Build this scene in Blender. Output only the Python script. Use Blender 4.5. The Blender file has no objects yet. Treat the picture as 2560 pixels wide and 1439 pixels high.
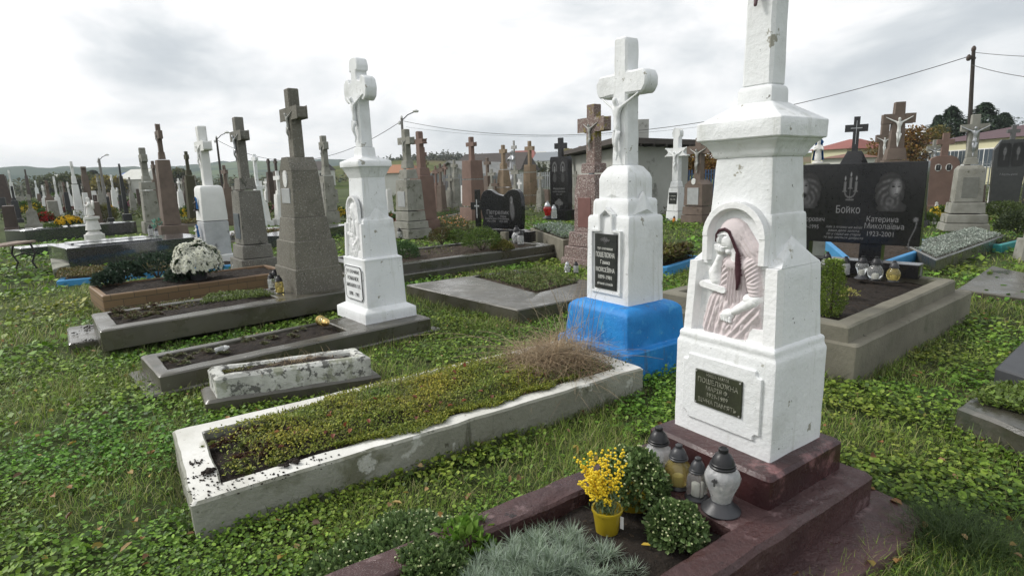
import bpy, bmesh, math, random, unicodedata
import numpy as np
from mathutils import Vector, Matrix, noise as mnoise
random.seed(7); RNG=np.random.default_rng(7)
C=bpy.context.scene.collection
scn=bpy.context.scene
# ------------------------------------------------------------------ camera
F=1420.; H=1.5
_r=math.atan(.028); _p=math.atan(275*math.cos(_r)/F)
FW=np.array([0,math.cos(_p),-math.sin(_p)]); _u=np.array([0,math.sin(_p),math.cos(_p)]); _x=np.array([1.,0,0])
RT=_x*math.cos(_r)-_u*math.sin(_r); UP=_u*math.cos(_r)+_x*math.sin(_r)
cd=bpy.data.cameras.new('camera'); cam=bpy.data.objects.new('camera',cd); C.objects.link(cam)
cd.sensor_width=36; cd.sensor_fit='HORIZONTAL'; cd.lens=F/2560*36; cd.clip_end=6000; cd.clip_start=.05
m=Matrix.Identity(4)
for i in range(3): m[i][0]=RT[i]; m[i][1]=UP[i]; m[i][2]=-FW[i]
m[2][3]=H; cam.matrix_world=m; scn.camera=cam
# ------------------------------------------------------------------ light
scn.view_settings.view_transform='Standard'; scn.view_settings.look='None'; scn.view_settings.exposure=0.08
SUN_DIR=Vector((-.93,.22,.80)).normalized()     # towards the sun
sd=bpy.data.lights.new('sun','SUN'); sd.energy=2.3; sd.angle=math.radians(14); sd.color=(1,.97,.92)
sun=bpy.data.objects.new('sun',sd); C.objects.link(sun)
sun.rotation_euler=(-SUN_DIR).to_track_quat('-Z','Y').to_euler()
w=bpy.data.worlds.new('World'); scn.world=w; w.use_nodes=True
def world():
    nt=w.node_tree; N=nt.nodes; L=nt.links; N.clear()
    out=N.new('ShaderNodeOutputWorld'); mix=N.new('ShaderNodeMixShader'); b1=N.new('ShaderNodeBackground'); b2=N.new('ShaderNodeBackground')
    sky=N.new('ShaderNodeTexSky'); sky.sky_type='NISHITA'; sky.sun_disc=False
    sky.sun_elevation=math.asin(SUN_DIR.z); sky.sun_rotation=math.atan2(SUN_DIR.x,SUN_DIR.y)
    L.new(sky.outputs[0],b1.inputs[0]); b1.inputs[1].default_value=.1
    tc=N.new('ShaderNodeTexCoord'); sp=N.new('ShaderNodeSeparateXYZ'); L.new(tc.outputs['Generated'],sp.inputs[0])
    def mth(op,a,b=None,c=None,clamp=False):
        n=N.new('ShaderNodeMath'); n.operation=op; n.use_clamp=clamp
        for i,v in enumerate((a,b,c)):
            if v is None: continue
            if isinstance(v,(int,float)): n.inputs[i].default_value=v
            else: L.new(v,n.inputs[i])
        return n.outputs[0]
    z=mth('MAXIMUM',sp.outputs[2],0.0)
    cb=N.new('ShaderNodeCombineXYZ'); L.new(sp.outputs[0],cb.inputs[0]); L.new(sp.outputs[1],cb.inputs[1]); L.new(mth('MULTIPLY',z,2.3),cb.inputs[2])
    n1=N.new('ShaderNodeTexNoise'); n1.inputs['Scale'].default_value=3.6; n1.inputs['Detail'].default_value=7; n1.inputs['Roughness'].default_value=.52; n1.inputs['Distortion'].default_value=.25
    L.new(cb.outputs[0],n1.inputs['Vector'])
    n2=N.new('ShaderNodeTexNoise'); n2.inputs['Scale'].default_value=1.3; n2.inputs['Detail'].default_value=3
    L.new(cb.outputs[0],n2.inputs['Vector'])
    f=mth('ADD',mth('MULTIPLY',n1.outputs[0],1.25),mth('MULTIPLY',n2.outputs[0],.50)); f=mth('SUBTRACT',f,.33)
    # the overcast is thinner towards the sun, on the left
    f=mth('ADD',f,mth('MULTIPLY',sp.outputs[0],-.23))
    f=mth('SUBTRACT',f,mth('MULTIPLY',mth('SUBTRACT',1.0,mth('MULTIPLY',z,6.0),clamp=True),.075))
    rp=N.new('ShaderNodeValToRGB'); L.new(f,rp.inputs[0]); e=rp.color_ramp.elements
    e[0].position=.34; e[0].color=(.60,.645,.685,1); e[1].position=.74; e[1].color=(1.22,1.22,1.21,1)
    a=e.new(.43); a.color=(.70,.74,.77,1); a=e.new(.51); a.color=(.84,.87,.89,1); a=e.new(.60); a.color=(.98,.99,1.0,1)
    L.new(rp.outputs[0],b2.inputs[0]); b2.inputs[1].default_value=1.0
    mix.inputs[0].default_value=.96
    L.new(b1.outputs[0],mix.inputs[1]); L.new(b2.outputs[0],mix.inputs[2]); L.new(mix.outputs[0],out.inputs[0])
world()
# ------------------------------------------------------------------ projection helpers (used to size real things standing on the ground)
def ray(px,py): return FW+RT*(px-1280)/F+UP*(720-py)/F
def P(px,py,z=0):
    d=ray(px,py); t=(z-H)/d[2]; return np.array([d[0]*t,d[1]*t,z])
def PD(px,py,D):
    d=ray(px,py); t=D/math.hypot(d[0],d[1]); return np.array([0,0,H])+d*t
def pix(p):
    q=np.array(p,float)-np.array([0,0,H]); k=q@FW
    return 1280+F*(q@RT)/k, 720-F*(q@UP)/k
def zat(XY,py):
    lo=-5; hi=min(60,H+XY[1]*FW[1]/-FW[2]*.8)
    for _ in range(50):
        mm=(lo+hi)/2
        if pix([XY[0],XY[1],mm])[1]>py: lo=mm
        else: hi=mm
    return mm
TH0=math.radians(-55.5)
def cor(c,hx,hy,th):
    ct,st=math.cos(th),math.sin(th)
    return [(c[0]+ct*a*hx-st*b*hy,c[1]+st*a*hx+ct*b*hy) for a,b in((-1,-1),(1,-1),(1,1),(-1,1))]
def ext(c,z,hx,hy,th):
    cc=cor(c,hx,hy,th)
    if min(np.dot(np.array([x,y,z-H]),FW) for x,y in cc)<.1: return -1e6,1e6
    xs=[pix([x,y,z])[0] for x,y in cc]; return min(xs),max(xs)
def solve_w(c,z,pw,ratio,th):
    lo,hi=.001,30
    for _ in range(40):
        s=(lo+hi)/2; a,b=ext(c,z,s,s*ratio,th)
        if b-a<pw: lo=s
        else: hi=s
    return s
def solve_bar(c,z,pw,hy,th):
    lo,hi=.001,30
    for _ in range(40):
        s=(lo+hi)/2; a,b=ext(c,z,s,hy,th)
        if b-a<pw: lo=s
        else: hi=s
    return s
def place(x,y,z0,pw,ratio,th):
    """centre of a block whose nearest bottom corner projects to y and whose outline is centred on x"""
    g=P(x,y,z0); c=np.array(g[:2])
    for _ in range(12):
        s=solve_w(c,z0,pw,ratio,th)
        ys=max(pix([a,b,z0])[1] for a,b in cor(c,s,s*ratio,th)); e=ext(c,z0,s,s*ratio,th)
        cx,cy=pix([c[0],c[1],z0]); cx+=x-(e[0]+e[1])/2; cy+=y-ys
        c=P(cx,cy,z0)[:2]
    return c,s
# ------------------------------------------------------------------ materials
MATS={}
def newmat(name):
    m=bpy.data.materials.new(name); m.use_nodes=True; MATS[name]=m; return m,m.node_tree.nodes,m.node_tree.links,m.node_tree.nodes['Principled BSDF']
def rgb(c): return (c[0],c[1],c[2],1)
def M(name,c1,c2=None,scale=4,rough=.75,bump=.25,bs=60,spots=(),metal=0,spec=.5,bdist=.01,coat=0,wear=None,trans=0,ior=1.45,rrange=None):
    if name in MATS: return MATS[name]
    m,N,L,B=newmat(name); tc=N.new('ShaderNodeTexCoord')
    def nz(s,d=5,r=.6,dist=0,off=None):
        n=N.new('ShaderNodeTexNoise'); n.inputs['Scale'].default_value=s if not isinstance(s,tuple) else 1.0; n.inputs['Detail'].default_value=d; n.inputs['Roughness'].default_value=r; n.inputs['Distortion'].default_value=dist
        if off:
            mp=N.new('ShaderNodeMapping'); mp.inputs['Location'].default_value=off
            if isinstance(s,tuple): mp.inputs['Scale'].default_value=s; n.inputs['Scale'].default_value=1.0
            L.new(tc.outputs['Object'],mp.inputs[0]); L.new(mp.outputs[0],n.inputs['Vector'])
        else: L.new(tc.outputs['Object'],n.inputs['Vector'])
        return n.outputs[0]
    def ramp(fac,a,b):
        r=N.new('ShaderNodeMapRange'); r.inputs['From Min'].default_value=a; r.inputs['From Max'].default_value=b; L.new(fac,r.inputs[0]); return r.outputs[0]
    def mixc(f,a,b):
        x=N.new('ShaderNodeMix'); x.data_type='RGBA'; L.new(f,x.inputs[0])
        for i,v in((6,a),(7,b)):
            if isinstance(v,tuple): x.inputs[i].default_value=rgb(v)
            else: L.new(v,x.inputs[i])
        return x.outputs[2]
    base=mixc(ramp(nz(scale),.35,.65),tuple(c1),tuple(c2 or c1))
    for k,(col,s,th,soft) in enumerate(spots):
        base=mixc(ramp(nz(s,4,.65,0,(k*7.3+3,k*2.1,5)),th,th+soft),base,tuple(col))
    L.new(base,B.inputs['Base Color'])
    B.inputs['Roughness'].default_value=rough
    if rrange: L.new(ramp_out(N,L,nz(scale*1.7,4,.6,0,(9,4,1)),rrange),B.inputs['Roughness'])
    B.inputs['Metallic'].default_value=metal; B.inputs['Specular IOR Level'].default_value=spec
    B.inputs['Coat Weight'].default_value=coat; B.inputs['Coat Roughness'].default_value=.2
    B.inputs['Transmission Weight'].default_value=trans; B.inputs['IOR'].default_value=ior
    if bump:
        b=N.new('ShaderNodeBump'); b.inputs['Strength'].default_value=bump; b.inputs['Distance'].default_value=bdist
        a=N.new('ShaderNodeMath'); a.operation='ADD'; L.new(nz(bs,6,.65),a.inputs[0]); L.new(nz(bs/6,3,.5),a.inputs[1])
        L.new(a.outputs[0],b.inputs['Height']); L.new(b.outputs[0],B.inputs['Normal'])
    return m
def ramp_out(N,L,fac,rr):
    r=N.new('ShaderNodeMapRange'); r.inputs['From Min'].default_value=.4; r.inputs['From Max'].default_value=.6; r.inputs['To Min'].default_value=rr[0]; r.inputs['To Max'].default_value=rr[1]; L.new(fac,r.inputs[0]); return r.outputs[0]
def M_attr(name,rough=.6,transl=0,bump=0,bs=80,spec=.4):
    if name in MATS: return MATS[name]
    m,N,L,B=newmat(name); a=N.new('ShaderNodeAttribute'); a.attribute_name='Col'; L.new(a.outputs[0],B.inputs['Base Color']); B.inputs['Roughness'].default_value=rough; B.inputs['Specular IOR Level'].default_value=spec
    if transl:
        t=N.new('ShaderNodeBsdfTranslucent'); L.new(a.outputs[0],t.inputs[0]); x=N.new('ShaderNodeMixShader'); x.inputs[0].default_value=transl
        L.new(B.outputs[0],x.inputs[1]); L.new(t.outputs[0],x.inputs[2]); L.new(x.outputs[0],N['Material Output'].inputs[0])
    if bump:
        tc=N.new('ShaderNodeTexCoord'); n=N.new('ShaderNodeTexNoise'); n.inputs['Scale'].default_value=bs; n.inputs['Detail'].default_value=5; L.new(tc.outputs['Object'],n.inputs['Vector'])
        b=N.new('ShaderNodeBump'); b.inputs['Strength'].default_value=bump; b.inputs['Distance'].default_value=.006; L.new(n.outputs[0],b.inputs['Height']); L.new(b.outputs[0],B.inputs['Normal'])
    return m
WHITE=M('white_limewash',(.80,.81,.815),(.73,.745,.75),3,.8,.6,40,[((.64,.65,.63),(16,16,1.6),.56,.12),((.64,.65,.64),2.6,.57,.14),((.20,.20,.18),34,.685,.02),((.34,.33,.28),9,.675,.03),((.45,.44,.38),(22,22,2.5),.68,.06)],bdist=.008)
WHITE2=M('white_paint_worn',(.78,.78,.76),(.68,.68,.66),3,.8,.5,40,[((.28,.28,.25),9,.70,.06),((.5,.5,.46),2.5,.60,.1)],bdist=.01)
BLUE=M('blue_paint',(.018,.25,.64),(.010,.175,.50),5,.55,.7,34,[((.05,.30,.62),9,.58,.08),((.05,.16,.34),(14,14,1.5),.58,.1),((.34,.42,.46),40,.69,.02),((.01,.06,.17),7,.66,.05)],bdist=.008)
BLUE2=M('blue_paint_pale',(.06,.27,.52),(.04,.22,.45),4,.6,.4,40,[((.3,.3,.28),8,.66,.05)])
TEAL=M('teal_paint',(.03,.25,.24),(.02,.2,.2),4,.5,.2,40)
MAROON=M('maroon_paint_wet',(.066,.027,.027),(.042,.018,.019),3,.42,.6,35,[((.22,.11,.11),7,.60,.12),((.03,.012,.013),5,.62,.05)],bdist=.008,rrange=(.10,.42))
MAROON_D=M('maroon_paint_rough',(.088,.045,.044),(.055,.028,.028),5,.6,.9,28,[((.20,.13,.13),8,.6,.1),((.02,.012,.012),14,.66,.04)],bdist=.014,rrange=(.14,.6))
CONC=M('concrete_damp',(.088,.080,.060),(.056,.051,.038),2.2,.45,.5,40,[((.04,.042,.025),3.5,.58,.1),((.20,.19,.16),11,.66,.06)],bdist=.005,rrange=(.18,.5),spec=.9,coat=.2)
CONC_D=M('concrete_dark',(.065,.06,.045),(.042,.04,.03),2.5,.45,.5,40,[((.028,.032,.018),4,.56,.1)],bdist=.005,rrange=(.18,.5),spec=1.0,coat=.3)
CONC_L=M('concrete_pale',(.22,.205,.16),(.145,.134,.102),2.5,.85,.6,40,[((.12,.12,.085),4,.57,.12),((.07,.075,.05),12,.68,.05)],bdist=.01)
WCURB=M('white_curb_plaster_shaded',(.33,.33,.285),(.235,.235,.19),1.8,.85,.9,30,[((.17,.17,.12),3.2,.55,.12),((.50,.50,.46),6,.62,.05),((.10,.10,.07),14,.65,.04),((.13,.13,.10),(10,10,1.5),.62,.06)],bdist=.012)  # white plaster, base colour darkened to carry side-face shade; spots are stains and wear
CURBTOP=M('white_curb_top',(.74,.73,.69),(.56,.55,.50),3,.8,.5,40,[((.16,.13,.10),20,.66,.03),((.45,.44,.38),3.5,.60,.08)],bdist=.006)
MOTTLE=M('mottled_white_lichen',(.62,.62,.58),(.40,.40,.37),6,.9,1,30,[((.13,.13,.12),17,.53,.06),((.30,.31,.24),6,.56,.08)],bdist=.014)
TERR=M('grey_terrazzo',(.155,.145,.117),(.12,.112,.09),4,.75,.5,90,[((.29,.28,.25),70,.58,.04),((.06,.06,.05),60,.60,.04),((.10,.10,.07),3,.62,.1)],bdist=.005)
TERR2=M('grey_terrazzo_weathered',(.18,.172,.15),(.13,.124,.105),3,.8,.6,80,[((.33,.32,.29),65,.58,.04),((.07,.07,.055),5,.58,.08)],bdist=.007)
GSTONE=M('weathered_grey_stone',(.30,.295,.26),(.20,.195,.165),4,.85,.7,50,[((.10,.10,.07),5,.60,.08),((.42,.41,.38),14,.66,.05)],bdist=.008)
RGRAN=M('red_granite_chips',(.20,.135,.12),(.165,.11,.10),4,.7,.6,90,[((.42,.38,.35),46,.55,.03),((.06,.045,.04),38,.58,.03)],bdist=.006)
RGRAN_L=M('red_granite_lichen',(.19,.13,.11),(.15,.105,.09),4,.7,.6,90,[((.40,.36,.33),46,.56,.03),((.22,.18,.03),3.6,.57,.06)],bdist=.006)
PINKST=M('pink_brown_stone',(.20,.13,.105),(.155,.10,.08),3,.75,.4,70,[((.16,.10,.08),6,.62,.08)],bdist=.004)
TANST=M('tan_stone',(.27,.20,.135),(.21,.155,.10),4,.8,.4,70,[((.12,.105,.055),5,.60,.1)],bdist=.004)
BROWNST=M('brown_stone',(.165,.125,.10),(.12,.09,.072),4,.75,.4,70,[((.09,.085,.05),5,.6,.1)],bdist=.004)
DARKST=M('dark_brown_stone',(.075,.052,.04),(.05,.036,.028),4,.6,.3,60)
MOSSST=M('mossy_stone',(.17,.15,.07),(.12,.105,.06),5,.85,.4,60,[((.20,.19,.05),5,.58,.1)])
BLACK=M('black_granite',(.010,.010,.011),(.016,.016,.017),30,.14,0,60,spec=.5)
BLACKM=M('black_granite_weathered',(.022,.023,.024),(.035,.036,.036),8,.3,.05,60)
GREYG=M('grey_granite_polished',(.045,.047,.053),(.03,.032,.037),40,.07,0,60,spec=1.0,coat=1)
SILVER=M('silver_paint',(.50,.51,.52),(.36,.37,.39),8,.38,.2,60,metal=.7)
PEWTER=M('tarnished_silver_paint',(.42,.42,.40),(.26,.26,.24),14,.5,.3,60,metal=.3)
SOIL=M('dark_soil',(.030,.021,.014),(.016,.011,.008),9,.95,1,26,[((.09,.06,.035),40,.62,.05)],bdist=.05)
SOILB=M('brown_soil',(.060,.042,.028),(.032,.022,.015),9,.95,1,30,[((.12,.09,.05),40,.6,.05)],bdist=.04)
BRICK=None
PLQ_BLACK=M('black_plaque',(.022,.024,.023),(.035,.037,.035),20,.3,.1,60)
PLQ_OLIVE=M('dark_olive_plaque',(.045,.05,.03),(.03,.033,.022),14,.35,.5,60,bdist=.003)
PLQ_GREY=M('pale_grey_plaque',(.40,.41,.41),(.33,.34,.34),8,.35,0,60)
SLATE=M('slate_plaque',(.12,.14,.16),(.07,.08,.09),14,.3,.1,60)
LETTER=M('pale_lettering',(.62,.62,.58),None,4,.6,0)
LETTER_D=M('dark_lettering',(.05,.05,.05),None,4,.6,0)
LETTER_G=M('grey_engraving',(.21,.21,.215),(.13,.13,.135),60,.7,0)
PORC=M('porcelain',(.75,.75,.72),(.6,.6,.58),30,.2,0)
PLASTIC=M('black_plastic',(.012,.012,.014),(.02,.02,.022),10,.38,.1,60)
PLASTIC_G=M('dark_grey_plastic',(.035,.036,.04),(.05,.05,.055),10,.4,.1,60)
GLASS=M('clear_glass',(.92,.94,.93),None,4,.06,.25,14,trans=.9,bdist=.01)
GLASS_Y=M('amber_glass',(.75,.62,.22),None,4,.08,.25,14,trans=.8,bdist=.01)
GLASS_F=M('frosted_glass',(.55,.57,.58),(.80,.80,.80),26,.22,.6,30,trans=.6,bdist=.01,spots=[((.18,.19,.2),16,.64,.03)])
GLASS_R=M('red_glass',(.5,.03,.03),None,4,.1,0,trans=.5)
WAX=M('white_wax',(.75,.74,.68),(.6,.58,.5),10,.5,0)
GOLD=M('gold_foil',(.7,.5,.2),None,4,.3,0,metal=1)
YPOT=M('yellow_plastic',(.36,.27,.015),(.30,.22,.012),4,.4,.1,60)
WPOT=M('white_plastic',(.7,.7,.68),None,4,.4,0)
IRON=M('black_iron',(.02,.02,.02),(.035,.03,.028),10,.5,.3,60)
WOODS=M('weathered_slats',(.32,.24,.19),(.22,.165,.13),9,.6,.4,60)
POLEW=M('tarred_wood_pole',(.06,.05,.043),(.04,.034,.03),9,.8,.4,60)
POLEC=M('concrete_pole',(.25,.24,.22),(.19,.18,.17),5,.8,.3,60)
WIRE=M('wire',(.06,.06,.06),None,4,.6,0)
FOL=M_attr('foliage',.55,.25); PETAL=M_attr('petals',.7,.3); RELIEF=M_attr('painted_relief',.75,0,.5,70); ENGR=M_attr('engraved_portrait',.6); DRY=M_attr('dry_stalks',.8,.1)
BARK=M('bark',(.07,.05,.037),(.04,.03,.022),9,.9,.8,30)
# ------------------------------------------------------------------ object helpers
LM=[]
def tagit(o,label,cat,group=None,kind=None):
    if label: o['label']=label
    if cat: o['category']=cat
    if group: o['group']=group
    if kind: o['kind']=kind
    return o
def thing(name,label,cat,loc=(0,0,0),rz=0,group=None):
    o=bpy.data.objects.new(name,None); C.objects.link(o); o.location=tuple(float(v) for v in loc); o.rotation_euler=(0,0,rz); o.empty_display_size=.1
    return tagit(o,label,cat,group)
def link(name,me,mat=None,parent=None,loc=None,label=None,smooth=None):
    if mat is not None and len(me.materials)==0: me.materials.append(mat)
    o=bpy.data.objects.new(name,me); C.objects.link(o)
    if parent: o.parent=parent
    if loc is not None: o.location=tuple(float(v) for v in loc)
    if label: o['label']=label
    return o
def mesh(verts,faces,sharp=35,smooth=True):
    me=bpy.data.meshes.new('m'); me.from_pydata([tuple(map(float,v)) for v in verts],[],faces); 
    if smooth and len(me.polygons):
        me.shade_smooth()
        if sharp: me.set_sharp_from_angle(angle=math.radians(sharp))
    return me
def ob(name,vf,mat,parent=None,loc=None,sharp=35,label=None):
    return link(name,mesh(vf[0],vf[1],sharp),mat,parent,loc,label)
def merge(*vfs):
    V=[];Fc=[]
    for v,f in vfs:
        n=len(V); V+=list(v); Fc+=[tuple(i+n for i in q) for q in f]
    return V,Fc
def xf(vf,loc=(0,0,0),rz=0,s=1):
    c,t=math.cos(rz),math.sin(rz)
    return [((x*c-y*t)*s+loc[0],(x*t+y*c)*s+loc[1],z*s+loc[2]) for x,y,z in vf[0]],vf[1]
def box(x0,x1,y0,y1,z0,z1):
    return [(x0,y0,z0),(x1,y0,z0),(x1,y1,z0),(x0,y1,z0),(x0,y0,z1),(x1,y0,z1),(x1,y1,z1),(x0,y1,z1)],[(0,3,2,1),(4,5,6,7),(0,1,5,4),(1,2,6,5),(2,3,7,6),(3,0,4,7)]
def rp(poly,r,step):
    """sample a closed polygon with rounded corners"""
    out=[]; n=len(poly)
    for i in range(n):
        p=Vector(poly[i]); a=Vector(poly[i-1]); b=Vector(poly[(i+1)%n])
        da=(a-p).normalized(); db=(b-p).normalized()
        s=p+da*r; e=p+db*r
        for t in (0,.5,1): out.append(tuple(s*(1-t)**2+p*2*t*(1-t)+e*t*t))
        nb=(b-db*r) ; k=max(1,int(round((nb-e).length/step)))
        for j in range(1,k): out.append(tuple(e.lerp(nb,j/k)))
    return out
def rings(R,cap0=True,cap1=True):
    assert len({len(r) for r in R})==1
    V=[];Fc=[];n=len(R[0])
    for r in R: V+=r
    for k in range(len(R)-1):
        for i in range(n):
            j=(i+1)%n; Fc.append((k*n+i,k*n+j,(k+1)*n+j,(k+1)*n+i))
    if cap0: Fc.append(tuple(range(n-1,-1,-1)))
    if cap1: Fc.append(tuple(range((len(R)-1)*n,len(R)*n)))
    return V,Fc
def disp(vf,amp,fr=9,seed=0):
    out=[]
    for v in vf[0]:
        p=Vector(v)*fr+Vector((seed,seed*1.7,0)); d=mnoise.noise_vector(p)*amp+mnoise.noise_vector(p*3.1)*(amp*.4)
        out.append((v[0]+d.x,v[1]+d.y,v[2]+d.z*.6))
    return out,vf[1]
def chamf(pts,b):
    """chamfer a profile polyline [(z,hx,hy)]"""
    out=[pts[0]]
    for i in range(1,len(pts)-1):
        p=np.array(pts[i]); a=np.array(pts[i-1]); c=np.array(pts[i+1])
        la=np.linalg.norm((a-p)[:2]); lc=np.linalg.norm((c-p)[:2])
        if la<1e-5 or lc<1e-5: continue
        out.append(tuple(p+(a-p)*min(.4,b/la))); out.append(tuple(p+(c-p)*min(.4,b/lc)))
    p=np.array(pts[-1]); a=np.array(pts[-2]); la=max(1e-6,np.linalg.norm((a-p)[:2])); 
    out.append(tuple(p+(a-p)*min(.4,b/la))); out.append((p[0],max(.002,p[1]-b),max(.002,p[2]-b)))
    return out
def loft(pts,b=.008,r=None,step=9,zstep=9,amp=0,seed=0,cy=0):
    pts=chamf([tuple(map(float,p)) for p in pts],b); L=[]
    for i in range(len(pts)-1):
        L.append(pts[i]); d=np.array(pts[i+1])-np.array(pts[i]); k=int(np.linalg.norm(d[:2])/zstep)
        for j in range(1,k+1): L.append(tuple(np.array(pts[i])+d*j/(k+1)))
    L.append(pts[-1])
    mx=max(max(p[1],p[2]) for p in L); R=[]
    kx=max(1,int(2*mx/step)) 
    for z,hx,hy in L:
        rr=min(r if r is not None else b,hx*.45,hy*.45); out=[]
        poly=[(-hx,-hy),(hx,-hy),(hx,hy),(-hx,hy)]
        for i in range(4):
            p=Vector(poly[i]); a=Vector(poly[i-1]); q=Vector(poly[(i+1)%4]); s=p+(a-p).normalized()*rr; e=p+(q-p).normalized()*rr; nb=q+(p-q).normalized()*rr
            for t in(0,.5,1): out.append(s*(1-t)**2+p*2*t*(1-t)+e*t*t)
            for j in range(1,kx): out.append(e.lerp(nb,j/kx))
        R.append([(v.x,v.y+cy,z) for v in out])
    vf=rings(R); return disp(vf,amp,8,seed) if amp else vf
def extrude(poly,y0,y1,bev=.004,sub=0,amp=0,seed=0):
    """poly in local (x,z) extruded along y, bevelled"""
    bm=bmesh.new(); vs=[bm.verts.new((x,y0,z)) for x,z in poly]; f=bm.faces.new(vs)
    r=bmesh.ops.extrude_face_region(bm,geom=[f]); nv=[v for v in r['geom'] if isinstance(v,bmesh.types.BMVert)]
    bmesh.ops.translate(bm,verts=nv,vec=(0,y1-y0,0)); bmesh.ops.recalc_face_normals(bm,faces=bm.faces)
    if bev: bmesh.ops.bevel(bm,geom=[e for e in bm.edges if e.calc_face_angle(0)>.3],offset=bev,segments=1,affect='EDGES',clamp_overlap=True)
    bmesh.ops.triangulate(bm,faces=[f for f in bm.faces if len(f.verts)>4])
    if sub:
        for _ in range(3):
            es=[e for e in bm.edges if e.calc_length()>sub]
            if not es: break
            bmesh.ops.subdivide_edges(bm,edges=es,cuts=1); bmesh.ops.triangulate(bm,faces=[f for f in bm.faces if len(f.verts)>4])
    bm.verts.ensure_lookup_table(); V=[tuple(v.co) for v in bm.verts]; Fc=[tuple(v.index for v in f.verts) for f in bm.faces]; bm.free()
    return disp((V,Fc),amp,9,seed) if amp else (V,Fc)
def lathe(prof,n=20,flute=0,nf=6):
    R=[]
    for k,(r,z) in enumerate(prof):
        R.append([(r*(1+flute*math.cos(nf*2*math.pi*i/n))*math.cos(2*math.pi*i/n),r*(1+flute*math.cos(nf*2*math.pi*i/n))*math.sin(2*math.pi*i/n),z) for i in range(n)])
    return rings(R)
def tube(pts,r,n=6,r1=None):
    V=[];Fc=[];pts=[Vector(tuple(map(float,p))) for p in pts]; m_=len(pts)
    for i,p in enumerate(pts):
        t=(pts[min(i+1,m_-1)]-pts[max(i-1,0)]).normalized(); a=t.orthogonal().normalized(); 
        if i and V: 
            a=(pa-t*pa.dot(t)).normalized()
        pa=a; b=t.cross(a); rr=r if r1 is None else r+(r1-r)*i/(m_-1)
        for k in range(n): q=p+(a*math.cos(2*math.pi*k/n)+b*math.sin(2*math.pi*k/n))*rr; V.append(tuple(q))
    for i in range(m_-1):
        for k in range(n): j=(k+1)%n; Fc.append((i*n+k,i*n+j,(i+1)*n+j,(i+1)*n+k))
    Fc.append(tuple(range(n-1,-1,-1))); Fc.append(tuple(range((m_-1)*n,m_*n)))
    return V,Fc
def npmesh(V,Fq,col=None,nper=4):
    me=bpy.data.meshes.new('m'); V=np.asarray(V,np.float32).reshape(-1,3); Fq=np.asarray(Fq,np.int32); nf=len(Fq); k=Fq.shape[1]
    me.vertices.add(len(V)); me.vertices.foreach_set('co',V.ravel()); me.loops.add(nf*k); me.loops.foreach_set('vertex_index',Fq.ravel()); me.polygons.add(nf)
    me.polygons.foreach_set('loop_start',np.arange(0,nf*k,k,dtype=np.int32)); me.update(calc_edges=True)
    if col is not None:
        a=me.color_attributes.new('Col','FLOAT_COLOR','POINT'); c=np.ones((len(V),4),np.float32); c[:,:3]=col; a.data.foreach_set('color',c.ravel())
    return me
def unit(a): return a/np.maximum(1e-9,np.linalg.norm(a,axis=1,keepdims=True))
def leaves(Cn,D,Lg,Wd,col,up=None,cup=.25,hexa=False):
    """quads: base, side, tip, side. Cn base points, D directions, normals near up"""
    n=len(Cn); D=unit(D); up=np.tile([0,0,1.],(n,1)) if up is None else up
    S=unit(np.cross(D,up)+1e-6); Nn=np.cross(S,D); Lg=np.broadcast_to(Lg,n)[:,None]; Wd=np.broadcast_to(Wd,n)[:,None]
    if hexa:
        b=Cn; l=[b,b+D*Lg*.28-S*Wd*.46+Nn*Wd*cup,b+D*Lg*.72-S*Wd*.44+Nn*Wd*cup,b+D*Lg,b+D*Lg*.72+S*Wd*.44+Nn*Wd*cup,b+D*Lg*.28+S*Wd*.46+Nn*Wd*cup]
        V=np.stack(l,1).reshape(-1,3); i=np.arange(n)[:,None]*6
        Fq=np.concatenate([i+np.array([[0,1,2,3]]),i+np.array([[0,3,4,5]])],0); return V,Fq,np.repeat(col,6,0)
    V=np.stack([Cn,Cn+D*Lg*.5-S*Wd*.5+Nn*Wd*cup,Cn+D*Lg,Cn+D*Lg*.5+S*Wd*.5+Nn*Wd*cup],1).reshape(-1,3)
    return V,np.arange(n*4).reshape(n,4),np.repeat(col,4,0)
def blades(B,D,Lg,Wd,col,droop=.35):
    """curved tapering blades, two quads each"""
    n=len(B); D=unit(D); Lg=np.broadcast_to(Lg,n)[:,None]; Wd=np.broadcast_to(Wd,n)[:,None]
    h=D.copy(); h[:,2]=0; h=unit(h+RNG.normal(0,.05,(n,3))*[1,1,0]); S=np.stack([-h[:,1],h[:,0],np.zeros(n)],1)
    m1=B+D*Lg*.5; t=B+D*Lg+(h*droop*.6-np.array([0,0,droop]))*Lg*.4
    V=np.stack([B-S*Wd*.5,B+S*Wd*.5,m1+S*Wd*.42,m1-S*Wd*.42,t+S*Wd*.06,t-S*Wd*.06],1).reshape(-1,3); i=np.arange(n)[:,None]*6
    Fq=np.concatenate([i+np.array([[0,1,2,3]]),i+np.array([[3,2,4,5]])],0); return V,Fq,np.repeat(col,6,0)
def cat(*parts):
    V=[];Fq=[];Cc=[];n=0
    for v,f,c in parts: V.append(v);Fq.append(f+n);Cc.append(c);n+=len(v)
    return np.concatenate(V),np.concatenate(Fq),np.concatenate(Cc)
def folob(name,vfc,mat=None,parent=None,loc=None,label=None):
    return link(name,npmesh(*vfc),mat or FOL,parent,loc,label)
def pal(n,cols,var=.18):
    cols=np.array(cols); i=RNG.integers(0,len(cols),n); j=RNG.integers(0,len(cols),n); t=RNG.random((n,1)); c=cols[i]*t+cols[j]*(1-t)
    return c*(1+RNG.normal(0,var,(n,1))).clip(.4,1.8)
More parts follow.
